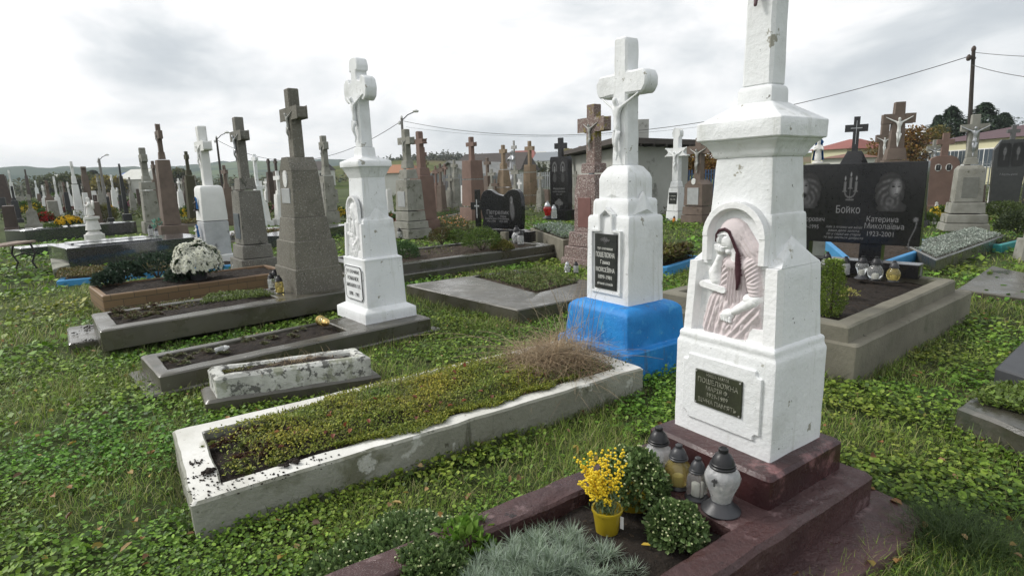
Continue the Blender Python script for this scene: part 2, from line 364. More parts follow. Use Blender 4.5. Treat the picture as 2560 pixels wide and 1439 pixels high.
def rdir(n,zlo=-1,zhi=1):
    z=RNG.uniform(zlo,zhi,n); a=RNG.uniform(0,2*np.pi,n); s=np.sqrt(np.maximum(0,1-z*z)); return np.stack([s*np.cos(a),s*np.sin(a),z],1)
_TW={}
def _tw(s,size):
    if not s: return 0
    if s not in _TW:
        cu=bpy.data.curves.new('t','FONT'); cu.body=s; cu.size=1; o=bpy.data.objects.new('t',cu); C.objects.link(o); bpy.context.view_layer.update(); _TW[s]=o.dimensions.x; bpy.data.objects.remove(o)
    return _TW[s]*size
def text(s,size,parent,loc,mat,name='lettering',ext_=.0012,align='CENTER',shear=0,wid=1.0,bold=0.0,maxw=None):
    s=unicodedata.normalize('NFC',s); acc=[]
    if any(ch in s for ch in '\u0439\u0419'):
        for i,ch in enumerate(s):
            if ch in '\u0439\u0419':
                x0,x1=_tw(s[:i],size),_tw(s[:i]+'и' if ch=='\u0439' else s[:i]+'И',size); acc.append(((x0+x1)/2,ch))
        tot=_tw(s.replace('\u0439','и').replace('\u0419','И'),size); s=s.replace('\u0439','и').replace('\u0419','И')
    cu=bpy.data.curves.new('t','FONT'); cu.body=s; cu.size=size; cu.align_x=align; cu.align_y='CENTER'; cu.extrude=ext_; cu.shear=shear; cu.resolution_u=2; cu.offset=bold
    o=bpy.data.objects.new('t',cu); C.objects.link(o); bpy.context.view_layer.update()
    me=bpy.data.meshes.new_from_object(o.evaluated_get(bpy.context.evaluated_depsgraph_get())); bpy.data.objects.remove(o)
    if acc:
        bm=bmesh.new(); bm.from_mesh(me)
        for xc,ch in acc:
            x=xc-(tot/2 if align=='CENTER' else 0); yt=size*(.27 if ch=='\u0439' else .42); w_=size*.13
            P_=[(x+w_*math.cos(a),yt+size*.09+size*.07*math.sin(a)) for a in np.linspace(math.pi,2*math.pi,7)]+[(x+w_*1.35*math.cos(a),yt+size*.09+size*.14*math.sin(a)) for a in np.linspace(2*math.pi,math.pi,7)]
            vs=[bm.verts.new((p[0],p[1],ext_)) for p in P_]
            for i in range(6): bm.faces.new((vs[i],vs[13-i],vs[12-i],vs[i+1]))
        bm.to_mesh(me); bm.free()
    me.transform(Matrix.Rotation(math.pi/2,4,'X')@Matrix.Diagonal((wid,1,1,1)))
    if maxw and len(me.vertices):
        xs=[v.co.x for v in me.vertices]; k=maxw/max(1e-6,max(xs)-min(xs))
        if k<1: me.transform(Matrix.Diagonal((k,1,1,1)))
    return link(name,me,mat,parent,loc)
# ------------------------------------------------------------------ figures for the crosses
def skinmesh(nodes,edges,sub=1,root=0):
    me=bpy.data.meshes.new('s'); me.from_pydata([n[0] for n in nodes],edges,[]); o=bpy.data.objects.new('s',me); C.objects.link(o)
    md=o.modifiers.new('k','SKIN'); md.use_smooth_shade=True
    for i,n in enumerate(nodes): me.skin_vertices[0].data[i].radius=(n[1],n[2] if len(n)>2 else n[1])
    me.skin_vertices[0].data[root].use_root=True
    sb=o.modifiers.new('u','SUBSURF'); sb.levels=sub
    bpy.context.view_layer.update(); r=bpy.data.meshes.new_from_object(o.evaluated_get(bpy.context.evaluated_depsgraph_get())); bpy.data.objects.remove(o)
    r.shade_smooth(); r.materials.clear(); return r
CORPUS=skinmesh([((0,-.04,0),.085,.06),((0,-.07,.16),.065,.05),((0,-.08,.29),.095,.06),((0,-.08,.40),.05,.045),((-.02,-.12,.50),.062,.062),((-.025,-.12,.57),.045,.045),
  ((.12,-.06,.385),.04),((.28,-.04,.47),.028),((.45,-.01,.57),.02),((.50,-.01,.60),.018),((-.12,-.06,.385),.04),((-.28,-.04,.47),.028),((-.45,-.01,.57),.02),((-.50,-.01,.60),.018),
  ((.045,-.10,-.17),.055),((.03,-.13,-.30),.042),((.01,-.06,-.50),.03),((0,-.07,-.60),.026,.03),((-.045,-.10,-.17),.055),((-.03,-.12,-.31),.042),((-.012,-.05,-.50),.03),((0,-.09,-.66),.02)],
  [(0,1),(1,2),(2,3),(3,4),(4,5),(2,6),(6,7),(7,8),(8,9),(2,10),(10,11),(11,12),(12,13),(0,14),(14,15),(15,16),(16,17),(0,18),(18,19),(19,20),(20,21)])
_mc={}
def matcopy(me,mat):
    k=(me.name,mat.name)
    if k not in _mc: c=me.copy(); c.materials.clear(); c.materials.append(mat); _mc[k]=c
    return _mc[k]
def corpus(parent,loc,h,mat):
    o=link('christ_figure',matcopy(CORPUS,mat),None,parent,loc); o.scale=(h,h,h); return o
def cross_poly(zb,zt,b0,b1,hb,w0,w1,style='plain'):
    wm=w0+(w1-w0)*((b0+b1)/2-zb)/max(.01,zt-zb)
    if style=='round':
        k=(b1-b0); A=[(hb-.25*k,b0-.03*k),(hb-.02*k,b0+.28*k),(hb,b1-.35*k),(hb-.22*k,b1)]
        T=[(w1,zt-.35*w1),(w1*.72,zt)]
    elif style=='trefoil':
        k=(b1-b0); A=[(hb*.50,b0+.08*k),(hb*.60,b0-.16*k),(hb*.75,b0-.17*k),(hb*.97,b0+.02*k),(hb*1.06,(b0+b1)/2),(hb*.97,b1-.02*k),(hb*.75,b1+.17*k),(hb*.60,b1+.16*k),(hb*.50,b1-.08*k)]
        T=[(w1,zt-.3*(zt-b1)-k*.35),(w1*1.55,zt-.75*k),(w1*1.75,zt-.45*k),(w1*1.3,zt-.1*k),(w1*.7,zt)]
    elif style=='fancy':
        k=(b1-b0); A=[(hb-.75*k,b0+.05*k),(hb-.55*k,b0-.2*k),(hb,(b0+b1)/2-.12*k),(hb,(b0+b1)/2+.12*k),(hb-.55*k,b1+.2*k),(hb-.75*k,b1-.05*k)]
        T=[(w1,zt-1.1*k),(w1*1.3,zt-.8*k),(w1*1.25,zt-.3*k),(w1*.5,zt)]
    else: A=[(hb,b0),(hb,b1)]; T=[(w1,zt)]
    R=[(w0,zb),(wm,b0)]+A+[(wm*.97,b1)]+T
    return R+[(-x,z) for x,z in reversed(R)]
def lerp(a,b,t): return a+(b-a)*t
def grime_speck(): pass
def mono(label,x,y,z0,parts,cross,mat,ratio=.8,th=TH0,amp=0,plaque=None,cs=None,cat_='gravestone',name='cross_monument',portrait=None,b=.008,group=None,crossmat=None,partmats={},lean=0,step=9,r=None,gable=None,base_y_is_z0=True):
    pw=parts[0][1][0][1]; c,s=place(x,y,z0,pw,ratio,th)
    t=thing(name,label,cat_,(c[0],c[1],z0),th,group)
    info=[]; last=None
    for k,(pn,sec) in enumerate(parts):
        pts=[]
        for i,(py,w) in enumerate(sec):
            if k==0 and i==0: z=z0
            else:
                hx=last[1] if last else s; z=zat(c,py)
                for _ in range(3):
                    hx=solve_w(c,z,w,ratio,th); cc=cor(c,hx,hx*ratio,th); nc=max(cc,key=lambda q:-math.hypot(*q)); z=zat(nc,py)
                    if abs(z-H)<.02: z=zat(c,py)
            if last and not (k==0 and i==0): z=max(z,last[0]+(0.0005 if i==0 or sec[i-1][0]==py else .002))
            if i>0 and sec[i-1][0]==py: z=last[0]+.0005
            hx=solve_w(c,z,w,ratio,th); last=(z,hx,hx*ratio); pts.append((z-z0,hx,hx*ratio))
        # sink each block slightly into the one below so that no two faces coincide
        pts[0]=(pts[0][0]-(.006 if k==0 else .004),)+pts[0][1:]
        pm=partmats.get(k,partmats.get(pn,mat))
        ob(pn,loft(pts,b,r,step,step,amp,k*3+x*.01),pm,t)
        info.append(pts)
    zt=last[0]-z0
    if gable is not None:      # pitched shoulders: a saddle block over the last part
        hx,hy=last[1],last[2]; g=gable; sh=last[1]*.45
        ob('gable',extrude([(-hx*1.02,zt-.004),(hx*1.02,zt-.004),(sh,zt+g),(-sh,zt+g)],-hy*1.01,hy*1.01,.004),mat,t)
        cz=zt+g-.004
    else: cz=zt-.004
    if cross:
        yt,yb1,yb0,bw,w0,w1=cross[:6]; st=cross[6] if len(cross)>6 else 'plain'; dr=cross[7] if len(cross)>7 else .8
        zT=zat(c,yt)-z0; zb1=zat(c,yb1)-z0; zb0=zat(c,yb0)-z0
        h0=solve_w(c,cz+z0,w0,dr,th); h1=solve_w(c,zT+z0,w1,dr,th); hy=(h0+h1)/2*dr
        hb=solve_bar(c,(zb0+zb1)/2+z0,bw,hy,th) if bw else h0*2.6
        hb=min(max(hb,h0*1.7),h0*4.2)
        ob('cross',extrude(cross_poly(cz,zT,zb0,zb1,hb,h0,h1,st),-hy,hy,min(.01,h0*.12) if amp==0 else .014,.05 if amp else 0,amp,x*.1),crossmat or mat,t)
        if cs: corpus(t,(0,-hy-.0*h0,(zb0+zb1)/2-.38*cs[0]*((zb0-cz)),) if False else (0,-hy,(zb0+zb1)/2-cs[0]*(zb1-cz)*.5),cs[0]*(zb1-cz)*.95,cs[1])
    if plaque:
        for pk,f0,f1,fw,pm,lines in (plaque if isinstance(plaque,list) else [plaque]):
            pts=info[pk]; za,zb=pts[0][0],pts[-1][0]; zc0=lerp(za,zb,f0); zc1=lerp(za,zb,f1)
            hyA=float(np.interp(zc0,[p[0] for p in pts],[p[2] for p in pts])); hyB=float(np.interp(zc1,[p[0] for p in pts],[p[2] for p in pts])); hxA=float(np.interp((zc0+zc1)/2,[p[0] for p in pts],[p[1] for p in pts]))
            hw=hxA*fw; yf=-max(hyA,hyB)-.006
            p=ob('plaque',extrude([(-hw,zc0),(hw,zc0),(hw,zc1),(-hw,zc1)],yf,-min(hyA,hyB)+.01,.003),pm,t)
            if lines:
                lm,rows=lines; hh=zc1-zc0
                for txt,fz,fs in rows: text(txt,hh*fs,p,(0,yf-.0008,lerp(zc0,zc1,fz)),lm,ext_=.0008)
    if portrait:
        pk,f,rx,rz=portrait; pts=info[pk]; zc=lerp(pts[0][0],pts[-1][0],f); hy=float(np.interp(zc,[p[0] for p in pts],[p[2] for p in pts])); hx=pts[-1][1]
        ob('portrait_medallion',extrude([(math.cos(a)*hx*rx,zc+math.sin(a)*hx*rz) for a in np.linspace(0,2*math.pi,17)[:-1]],-hy-.012,-hy+.02,.002),PORC,t)
    return t,info,c
# ------------------------------------------------------------------ graves: a curb round a bed
def ccw(q):
    a=sum(q[i][0]*q[(i+1)%4][1]-q[(i+1)%4][0]*q[i][1] for i in range(4)); return q if a>0 else q[::-1]
def inset(q,ds):
    """offset each edge i (q[i]->q[i+1]) inwards"""
    n=len(q); ln=[]
    for i in range(n):
        a=np.array(q[i]);b=np.array(q[(i+1)%n]); d=(b-a)/np.linalg.norm(b-a); nn=np.array([-d[1],d[0]]); k=ds[i] if isinstance(ds,(list,tuple)) else ds; ln.append((a+nn*k,d))
    out=[]
    for i in range(n):
        a,d=ln[i-1]; b,e=ln[i]; t=np.linalg.solve(np.array([d,-e]).T,b-a); out.append(tuple(a+d*t[0]))
    return out
def curbmesh(q,z0,z1,inner=None,zs=None,b=.01,r=.015,step=.12,amp=.004,seed=0,solid=False):
    q=ccw([tuple(p[:2]) for p in q])
    def same(poly,refq,rr):
        # sample with the same counts per side as the outer ring
        out=[]; n=4
        for i in range(n):
            p=Vector(poly[i]);a=Vector(poly[i-1]);bb=Vector(poly[(i+1)%n]); s_=p+(a-p).normalized()*rr; e=p+(bb-p).normalized()*rr; nb=bb+(p-bb).normalized()*rr
            for t in(0,.5,1): out.append(tuple(s_*(1-t)**2+p*2*t*(1-t)+e*t*t))
            P_=Vector(refq[i]);B_=Vector(refq[(i+1)%n]); L_=(B_-P_).length-2*r; kk=max(1,int(round(L_/step)))
            for j in range(1,kk): out.append(tuple(e.lerp(nb,j/kk)))
        return out
    O=same(q,q,r); Oi=same(inset(q,b),q,r)
    R=[[(x,y,z0) for x,y in O]]
    k=max(1,int((z1-z0)/step)); 
    for j in range(1,k): R.append([(x,y,lerp(z0,z1-b,j/k)) for x,y in O])
    R+= [[(x,y,z1-b) for x,y in O],[(x,y,z1) for x,y in Oi]]
    if solid or inner is None: return disp(rings(R),amp,7,seed) if amp else rings(R)
    iq=ccw([tuple(p[:2]) for p in inner])
    # start the inner polygon at the corner nearest the outer start
    d=[(iq[i][0]-q[0][0])**2+(iq[i][1]-q[0][1])**2 for i in range(4)]; s=d.index(min(d)); iq=iq[s:]+iq[:s]
    O=same(q,q,r); Oi=same(inset(q,b),q,r); I=same(iq,q,.01); Ii=same(inset(iq,-b*.7),q,.01)
    mid=[tuple((Vector(a)+Vector(c))/2) for a,c in zip(Oi,Ii)]
    R=[[(x,y,z0) for x,y in O]]
    for j in range(1,k): R.append([(x,y,lerp(z0,z1-b,j/k)) for x,y in O])
    R+=[[(x,y,z1-b) for x,y in O],[(x,y,z1) for x,y in Oi],[(x,y,z1) for x,y in mid],[(x,y,z1) for x,y in Ii],[(x,y,z1-b*.7) for x,y in I],[(x,y,zs-.03) for x,y in I]]
    vf=rings(R,True,False); return disp(vf,amp,7,seed) if amp else vf
def heightsheet(q,f,res=.04):
    """sheet over quad q (4 xy corners) with height f(x,y,u,v)"""
    a,b,c,d=[np.array(p[:2]) for p in q]; nu=max(2,int(np.linalg.norm(b-a)/res)); nv=max(2,int(np.linalg.norm(d-a)/res)); V=[];Fc=[]
    for j in range(nv+1):
        for i in range(nu+1):
            u,v=i/nu,j/nv; p=(a*(1-u)+b*u)*(1-v)+(d*(1-u)+c*u)*v; V.append((p[0],p[1],f(p[0],p[1],u,v)))
    for j in range(nv):
        for i in range(nu): k=j*(nu+1)+i; Fc.append((k,k+1,k+nu+2,k+nu+1))
    return V,Fc
def nz(x,y,f=3,s=0): return mnoise.noise(Vector((x*f+s,y*f-s,s)))
def grave(label,outer,z0,z1,mat,inner=None,ds=.1,zs=None,soil=SOIL,plinth=None,pmat=None,topmat=None,name='grave_curb',cat_='grave',amp=.004,seed=0,mound=.03,solid=False,step=.12,b=.012,cutsoil=None,steps=None):
    outer=ccw([tuple(p[:2]) for p in outer]); c=np.mean(np.array(outer),0)
    loc=lambda q:[(p[0]-c[0],p[1]-c[1]) for p in q]
    t=thing(name,label,cat_,(c[0],c[1],0))
    if inner is None and not solid: inner=inset(outer,ds)
    if zs is None: zs=z1-.05
    me=mesh(*curbmesh(loc(outer),z0,z1,None if solid else loc(inner),zs,b,.015,step,amp,seed,solid),38)
    me.materials.append(mat)
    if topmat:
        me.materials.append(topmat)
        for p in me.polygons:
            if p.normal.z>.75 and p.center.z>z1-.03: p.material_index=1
    link('slab' if solid else 'curb',me,None,t)
    if plinth:
        for (pq,pz0,pz1,pm) in plinth: ob('plinth',curbmesh(loc(pq),pz0,pz1,None,None,b,.02,step,amp,seed+3,True),pm,t)
    if not solid:
        iq=ccw([tuple(p[:2]) for p in inner]); g=loc(inset(iq,-.012)); 
        ob('soil',heightsheet(g,lambda x,y,u,v:zs+mound*min(1,5*min(u,1-u,v,1-v))+.022*nz(x,y,9,seed)+.012*nz(x,y,28,seed)*1.2,.035),soil,t,sharp=0)
    return t,inner,zs
def quad_px(pts,z): return [P(x,y,z)[:2] for x,y in pts]
def rect_from(near,right,left):
    """rectangle-ish quad from the near corner and its two neighbours"""
    near,right,left=[np.array(p[:2]) for p in (near,right,left)]; return [near,right,right+left-near,left]
def in_quad(xy,q):
    q=ccw([tuple(p[:2]) for p in q]); r=np.ones(len(xy),bool)
    for i in range(4):
        a=q[i];b=q[(i+1)%4]; r&=((b[0]-a[0])*(xy[:,1]-a[1])-(b[1]-a[1])*(xy[:,0]-a[0]))>0
    return r
def quad_pts(q,n):
    a,b,c,d=[np.array(p[:2]) for p in q]; u=RNG.random((n,1)); v=RNG.random((n,1)); return (a*(1-u)+b*u)*(1-v)+(d*(1-u)+c*u)*v
# ------------------------------------------------------------------ plants
G_MOSS=[(.13,.17,.025),(.08,.12,.02),(.19,.20,.04),(.05,.08,.015)]
G_GRASS=[(.055,.115,.022),(.085,.15,.03),(.035,.075,.018),(.12,.16,.045)]
G_BOX=[(.09,.15,.025),(.05,.095,.018),(.14,.20,.04)]
G_DARK=[(.022,.05,.022),(.04,.075,.03),(.06,.10,.045)]
G_GREY=[(.27,.32,.27),(.20,.25,.21),(.36,.40,.35)]
def dome(n,c,r,flat=1,shell=.55,zmin=-.2):
    d=rdir(n,zmin,1); k=RNG.uniform(shell,1,(n,1))**.6
    lump=1+.13*np.sin(d[:,:1]*7+c[0]*9)*np.cos(d[:,1:2]*6+c[1]*5)
    return np.array(c)+d*k*lump*np.array([r,r,r*flat]),d
def bush(label,c,r,cols,name='shrub',cat_='shrub',n=1400,ls=.03,flat=.9,group=None,flowers=None,stem=True,parent=None,hexa=False,var=.22,wr=.55):
    """a rounded shrub: leaves through the volume plus twigs; c = its foot"""
    t=parent or thing(name,label,cat_,c,0,group)
    if r>.15 and not hexa and n<2000: n=int(n*2.2); ls*=.8
    h=r*flat; p,d=dome(n,(0,0,h*.55 if not parent else c[2]+h*.55),r,flat)
    if parent: p[:,:2]+=np.array(c[:2])
    dd=unit(d+RNG.normal(0,.55,(n,3))+[0,0,.25]); folob('foliage',leaves(p,dd,ls*RNG.uniform(.7,1.25,n),ls*wr,pal(n,cols,var),up=unit(d+RNG.normal(0,.4,(n,3))),hexa=hexa),FOL,t)
    if stem and not parent:
        tw=[tube([(0,0,-.01),(math.cos(a)*r*.3,math.sin(a)*r*.3,h*.5),(math.cos(a)*r*.6,math.sin(a)*r*.6,h*.95)],r*.025+.002,5,.0015) for a in np.linspace(0,6.28,8)[:-1]]
        ob('stem',merge(*tw),BARK,t)
    if flowers:
        fc,fn,fs=flowers; p,d=dome(fn,(0,0,h*.55),r*1.03,flat,.93,-.05); flower_heads(p,d,fs,fc,t)
    return t
def flower_heads(p,d,fs,fc,parent,petals=9,name='flowers'):
    n=len(p); parts=[]
    for k in range(petals):
        a=2*np.pi*k/petals; x=unit(np.cross(d,np.array([.31,.2,.9]))); y=np.cross(d,x); q=unit(x*math.cos(a)+y*math.sin(a)+d*RNG.uniform(.15,.7,(n,1)))
        parts.append(leaves(p,q,fs*RNG.uniform(.8,1.15,n),fs*.55,pal(n,fc,.1),up=d,cup=.1))
    x=unit(np.cross(d,np.array([.31,.2,.9])));
    for k in range(4):
        a=2*np.pi*k/4+.4; y=np.cross(d,x); q=unit(x*math.cos(a)+y*math.sin(a)+d*1.3); parts.append(leaves(p,q,fs*.7,fs*.5,pal(n,fc,.08)*.97,up=d))
    return folob(name,cat(*parts),PETAL,parent)
# ------------------------------------------------------------------ grave lanterns
def lantern(label,loc,h=.22,style='bulb',glass=GLASS,cap=PLASTIC,group='grave lanterns',rz=0,tilt=None,mark=False,base=True,n=20):
    t=thing('grave_lantern',label,'lantern',loc,rz,group); s=h
    if tilt is not None: t.rotation_euler=tilt
    if style=='bulb': pr=[(.10,.02),(.17,.05),(.25,.16),(.285,.30),(.27,.43),(.21,.54),(.155,.60),(.15,.64)]
    elif style=='tall': pr=[(.145,.15),(.15,.18),(.19,.32),(.25,.47),(.27,.58),(.24,.66),(.17,.72)]
    elif style=='box': pr=[(.19,.06),(.21,.08),(.21,.42),(.19,.50),(.13,.56)]
    else: pr=[(.18,.04),(.21,.08),(.21,.52),(.18,.6),(.14,.64)]
    top=pr[-1][1]; nn=4 if style=='box' else n
    inner=[(r*.9,z+.01) for r,z in pr[::-1]]
    ob('glass_jar',lathe([(r*s,z*s) for r,z in pr],nn,.03 if style in('bulb','tall') else 0,5),glass,t,sharp=40)
    ob('candle',lathe([(.085*s,(pr[0][1]+.01)*s),(.085*s,(pr[0][1]+.26)*s),(.06*s,(pr[0][1]+.28)*s)],12),WAX,t)
    if base:
        if style=='tall': bp=[(.30,0),(.30,.012),(.285,.03),(.2,.10),(.165,.155),(.15,.16)]
        else: bp=[(.23,0),(.23,.02),(.19,.055),(.15,.06)] if style!='bulb' else [(.22,0),(.225,.02),(.2,.05),(.21,.055),(.19,.08),(.15,.085)]
        ob('foot',lathe([(r*s,z*s) for r,z in bp],n),PLASTIC_G if cap is PLASTIC_G or style=='tall' else cap,t,sharp=30)
    c=[(.185,0),(.20,.012),(.20,.03),(.185,.045),(.185,.075),(.175,.085),(.155,.15),(.115,.215),(.075,.25),(.065,.255),(.075,.262),(.075,.31),(.055,.325)]
    if style in('box',): c=[(r*.85,z*.95) for r,z in c]
    ob('cap',lathe([(r*s,(top-.01+z)*s) for r,z in c],n),cap,t,sharp=25)
    if mark:
        pl=[(-.012,-.05),(.012,-.05),(.012,.015),(.04,.015),(.04,.04),(.012,.04),(.012,.07),(-.012,.07),(-.012,.04),(-.04,.04),(-.04,.015),(-.012,.015)]
        for sx,sz,sc in((-.07,.56,1.0),):
            ob('cross_mark',extrude([((x*sc+sx)*s,(z*sc+sz)*s) for x,z in pl],-.288*s,-.255*s,.0003),LETTER_D,t)
        vine=[tube([((.03+.02*k)*s,-.27*s,(.36+.05*k)*s),((.06+.02*k)*s,-.262*s,(.42+.05*k)*s),((.05+.02*k)*s,-.268*s,(.47+.05*k)*s)],.0012,4) for k in range(3)]
        ob('vine_relief',merge(*vine),GLASS_F,t)
    return t
def engraving(name,parent,loc,w,h,fn,nx=60,nzz=70,mat=None):
    """flat picture cut into the stone: a grid of vertices with its own tones, cells without tone left out"""
    V=[];col=[];idx={};Fc=[]
    val=np.zeros((nzz+1,nx+1))
    for j in range(nzz+1):
        for i in range(nx+1): val[j,i]=max(0,fn(i/nx*2-1,j/nzz*2-1))
    for j in range(nzz+1):
        for i in range(nx+1): V.append(((i/nx-.5)*w,0,(j/nzz-.5)*h)); g=.012+val[j,i]**1.4*.22*(.7+.5*(mnoise.noise(Vector((i*.9,j*.9,3)))+.5)); col.append((g,g,g*1.02))
    for j in range(nzz):
        for i in range(nx):
            if max(val[j,i],val[j+1,i],val[j,i+1],val[j+1,i+1])>.02: k=j*(nx+1)+i; Fc.append((k,k+1,k+nx+2,k+nx+1))
    return link(name,npmesh(V,Fc,np.array(col)),mat or ENGR,parent,loc)
def blob(x,y,cx,cy,rx,ry,p=2,rot=0):
    if rot: c,s=math.cos(rot),math.sin(rot); dx,dy=x-cx,y-cy; x,y=cx+dx*c+dy*s,cy-dx*s+dy*c
    d=abs((x-cx)/rx)**p+abs((y-cy)/ry)**p; return max(0,1-d)
def face_fn(kind):
    def f(x,y):
        n=mnoise.noise(Vector((x*6,y*6,kind)))*.5+.5
        if kind<2:   # turned head with a veil or long hair
            sx=-1 if kind==1 else 1; X=x*sx
            v=.62*min(1,1.6*blob(X,y,.15,-.05,.78,.95))*(.12+.9*n*abs(math.sin(11*math.hypot(X-.1,y+.5)))**2)
            fa=blob(X,y,-.12,.12,.36,.5,2,.2)
            if fa>0: v=.10+.75*min(1,fa*1.3)*(.35+.65*max(0,min(1,.55-(X+.05)*2.2)))
            for ex in(-.3,-.02): v-=.6*min(1,3*blob(X,y,ex,.2,.10,.045))+.25*min(1,2*blob(X,y,ex,.30,.13,.03))
            v+=.25*blob(X,y,-.22,.05,.05,.2); v-=.4*min(1,2*blob(X,y,-.2,-.16,.12,.03))
            if kind==0: v-=.45*min(1,2*blob(X,y,-.14,-.32,.24,.17))*(.6+.6*n)
            sh=blob(X,y,.0,-.8,.8,.35); v+=.3*sh*n
            return v
        if kind==2:  # oval portrait with halo
            r=math.hypot(x/.8,y/.9); v=.0
            v+=.7*math.exp(-((math.hypot(x,(y-.25)*1.0)-.55)/.09)**2) if y>.0 else 0
            fa=blob(x,y,0,.2,.26,.34); v=max(v,.85*min(1,2*fa)); 
            for ex in(-.1,.1): v-=.6*min(1,3*blob(x,y,ex,.25,.07,.04))
            v-=.3*min(1,2*blob(x,y,0,.03,.1,.03)); v=max(v,.45*min(1,2*blob(x,y,0,-.6,.5,.5))*n)
            return v if r<1.05 else 0
        if kind==3:  # head-and-shoulders photo engraving
            v=.06*min(1,4*blob(x,y,0,0,1,1,4)); h=blob(x,y,0,.42,.36,.46)
            if h>0: v=.12
            fa=blob(x,y,0,.3,.28,.38)
            if fa>0: v=.35+.35*min(1,fa*2)
            for ex in(-.11,.11): v-=.35*min(1,3*blob(x,y,ex,.34,.07,.04))*(fa>0)
            v-=.2*min(1,2*blob(x,y,0,.1,.1,.03))*(fa>0)
            s=blob(x,y,0,-.75,.75,.6,3)
            if s>0 and fa<=0: v=.10+.05*n
            if abs(x)<.1*(1+(y+.1)) and -.45<y<-.02: v=.5
            return v
        if kind==4:  # veiled kneeling figure, side on
            v=.7*min(1,2*blob(x,y,0,.55,.28,.3))+.55*min(1,2*blob(x,y,.1,-.2,.42,.75,2,.15))*(.4+.9*n); v-=.4*min(1,2*blob(x,y,-.1,.55,.12,.15)); return min(v,.85)
        if kind==5:  # three candles
            v=0
            for cx,y0,y1 in((0,-.15,.55),(-.55,-.35,.3),(.55,-.35,.3)):
                if abs(x-cx)<.13 and y0<y<y1: v=max(v,.35+.3*(1-abs(x-cx-.04)/.17))
                v=max(v,min(1,2*blob(x,y,cx,y1+.2,.07,.19)))
                if abs(y-y0)<.035 and abs(x-cx)<.25: v=.5
            a=math.hypot(x,(y+.3)*1.2)
            if .48<a<.6 and y<-.33: v=.5
            if abs(x)<.04 and -.95<y<-.15: v=.5
            if y<-.86 and abs(x)<.4 and abs(y+.9)<.05: v=.45
            return v
        if kind==6:  # spray of flowers
            v=0
            for cx,cy in((0,.45),(-.45,.1),(.4,.05),(.0,-.1)):
                r=math.hypot(x-cx,y-cy); a=math.atan2(y-cy,x-cx)
                if r<.34: v=max(v,(.5+.5*math.sin(a*5+r*20))*.75)
            for k in(-.5,0,.5):
                if abs(x-k*(y+1)*.5)<.025 and y<.1: v=max(v,.45)
            return v
        if kind==7:  # rose stem with curl
            d=abs(x-.35*math.sin(y*2.6)); v=.55 if d<.07 else 0
            v=max(v,.6*min(1,2*blob(x,y,.25,.85,.35,.15)));
            return v
    return f
# ------------------------------------------------------------------ the ground
UV=(math.cos(math.radians(34.5)),math.sin(math.radians(34.5)))
def UN(u,n): return np.array([u*UV[0]-n*UV[1],u*UV[1]+n*UV[0]])
def UNq(u0,u1,n0,n1): return [UN(u0,n0),UN(u1,n0),UN(u1,n1),UN(u0,n1)]
def groundmat():
    m,N,L,B=newmat('grassy_ground'); tc=N.new('ShaderNodeTexCoord')
    def n(s,d=6,r=.65):
        a=N.new('ShaderNodeTexNoise'); a.inputs['Scale'].default_value=s; a.inputs['Detail'].default_value=d; a.inputs['Roughness'].default_value=r; L.new(tc.outputs['Object'],a.inputs['Vector']); return a.outputs[0]
    def mx(f,a,b,lo,hi):
        r=N.new('ShaderNodeMapRange'); r.inputs['From Min'].default_value=lo; r.inputs['From Max'].default_value=hi; L.new(f,r.inputs[0]); x=N.new('ShaderNodeMix'); x.data_type='RGBA'; L.new(r.outputs[0],x.inputs[0])
        for i,v in((6,a),(7,b)):
            if isinstance(v,tuple): x.inputs[i].default_value=rgb(v)
            else: L.new(v,x.inputs[i])
        return x.outputs[2]
    c=mx(n(18),(.028,.035,.014),(.055,.085,.022),.35,.65); c=mx(n(1.1,4),c,(.055,.042,.025),.54,.66); c=mx(n(.12,5),c,(.085,.11,.035),.42,.6); c=mx(n(70,3),c,(.09,.13,.035),.62,.72)
    L.new(c,B.inputs['Base Color']); B.inputs['Roughness'].default_value=.95; B.inputs['Specular IOR Level'].default_value=.2
    b=N.new('ShaderNodeBump'); b.inputs['Strength'].default_value=.9; b.inputs['Distance'].default_value=.04; L.new(n(22),b.inputs['Height']); L.new(b.outputs[0],B.inputs['Normal']); return m
GM=groundmat()
gx=np.array([-900,-400,-200,-100,-60,-40,-25]+list(np.arange(-18,18.1,1.0))+[25,40,60,100,200,400,900.]); gy=np.array([-30,-10,-4]+list(np.arange(-2,30,1.0))+[35,45,60,80,110,150,220,320,450.])
V=[(x,y,.012*mnoise.noise(Vector((x*.9,y*.9,0))) if abs(x)<18 and 0<y<20 else 0) for y in gy for x in gx]; nxg=len(gx)
Fc=[(j*nxg+i,j*nxg+i+1,(j+1)*nxg+i+1,(j+1)*nxg+i) for j in range(len(gy)-1) for i in range(nxg-1)]
g=ob('ground',(V,Fc),GM,sharp=0); g['kind']='structure'
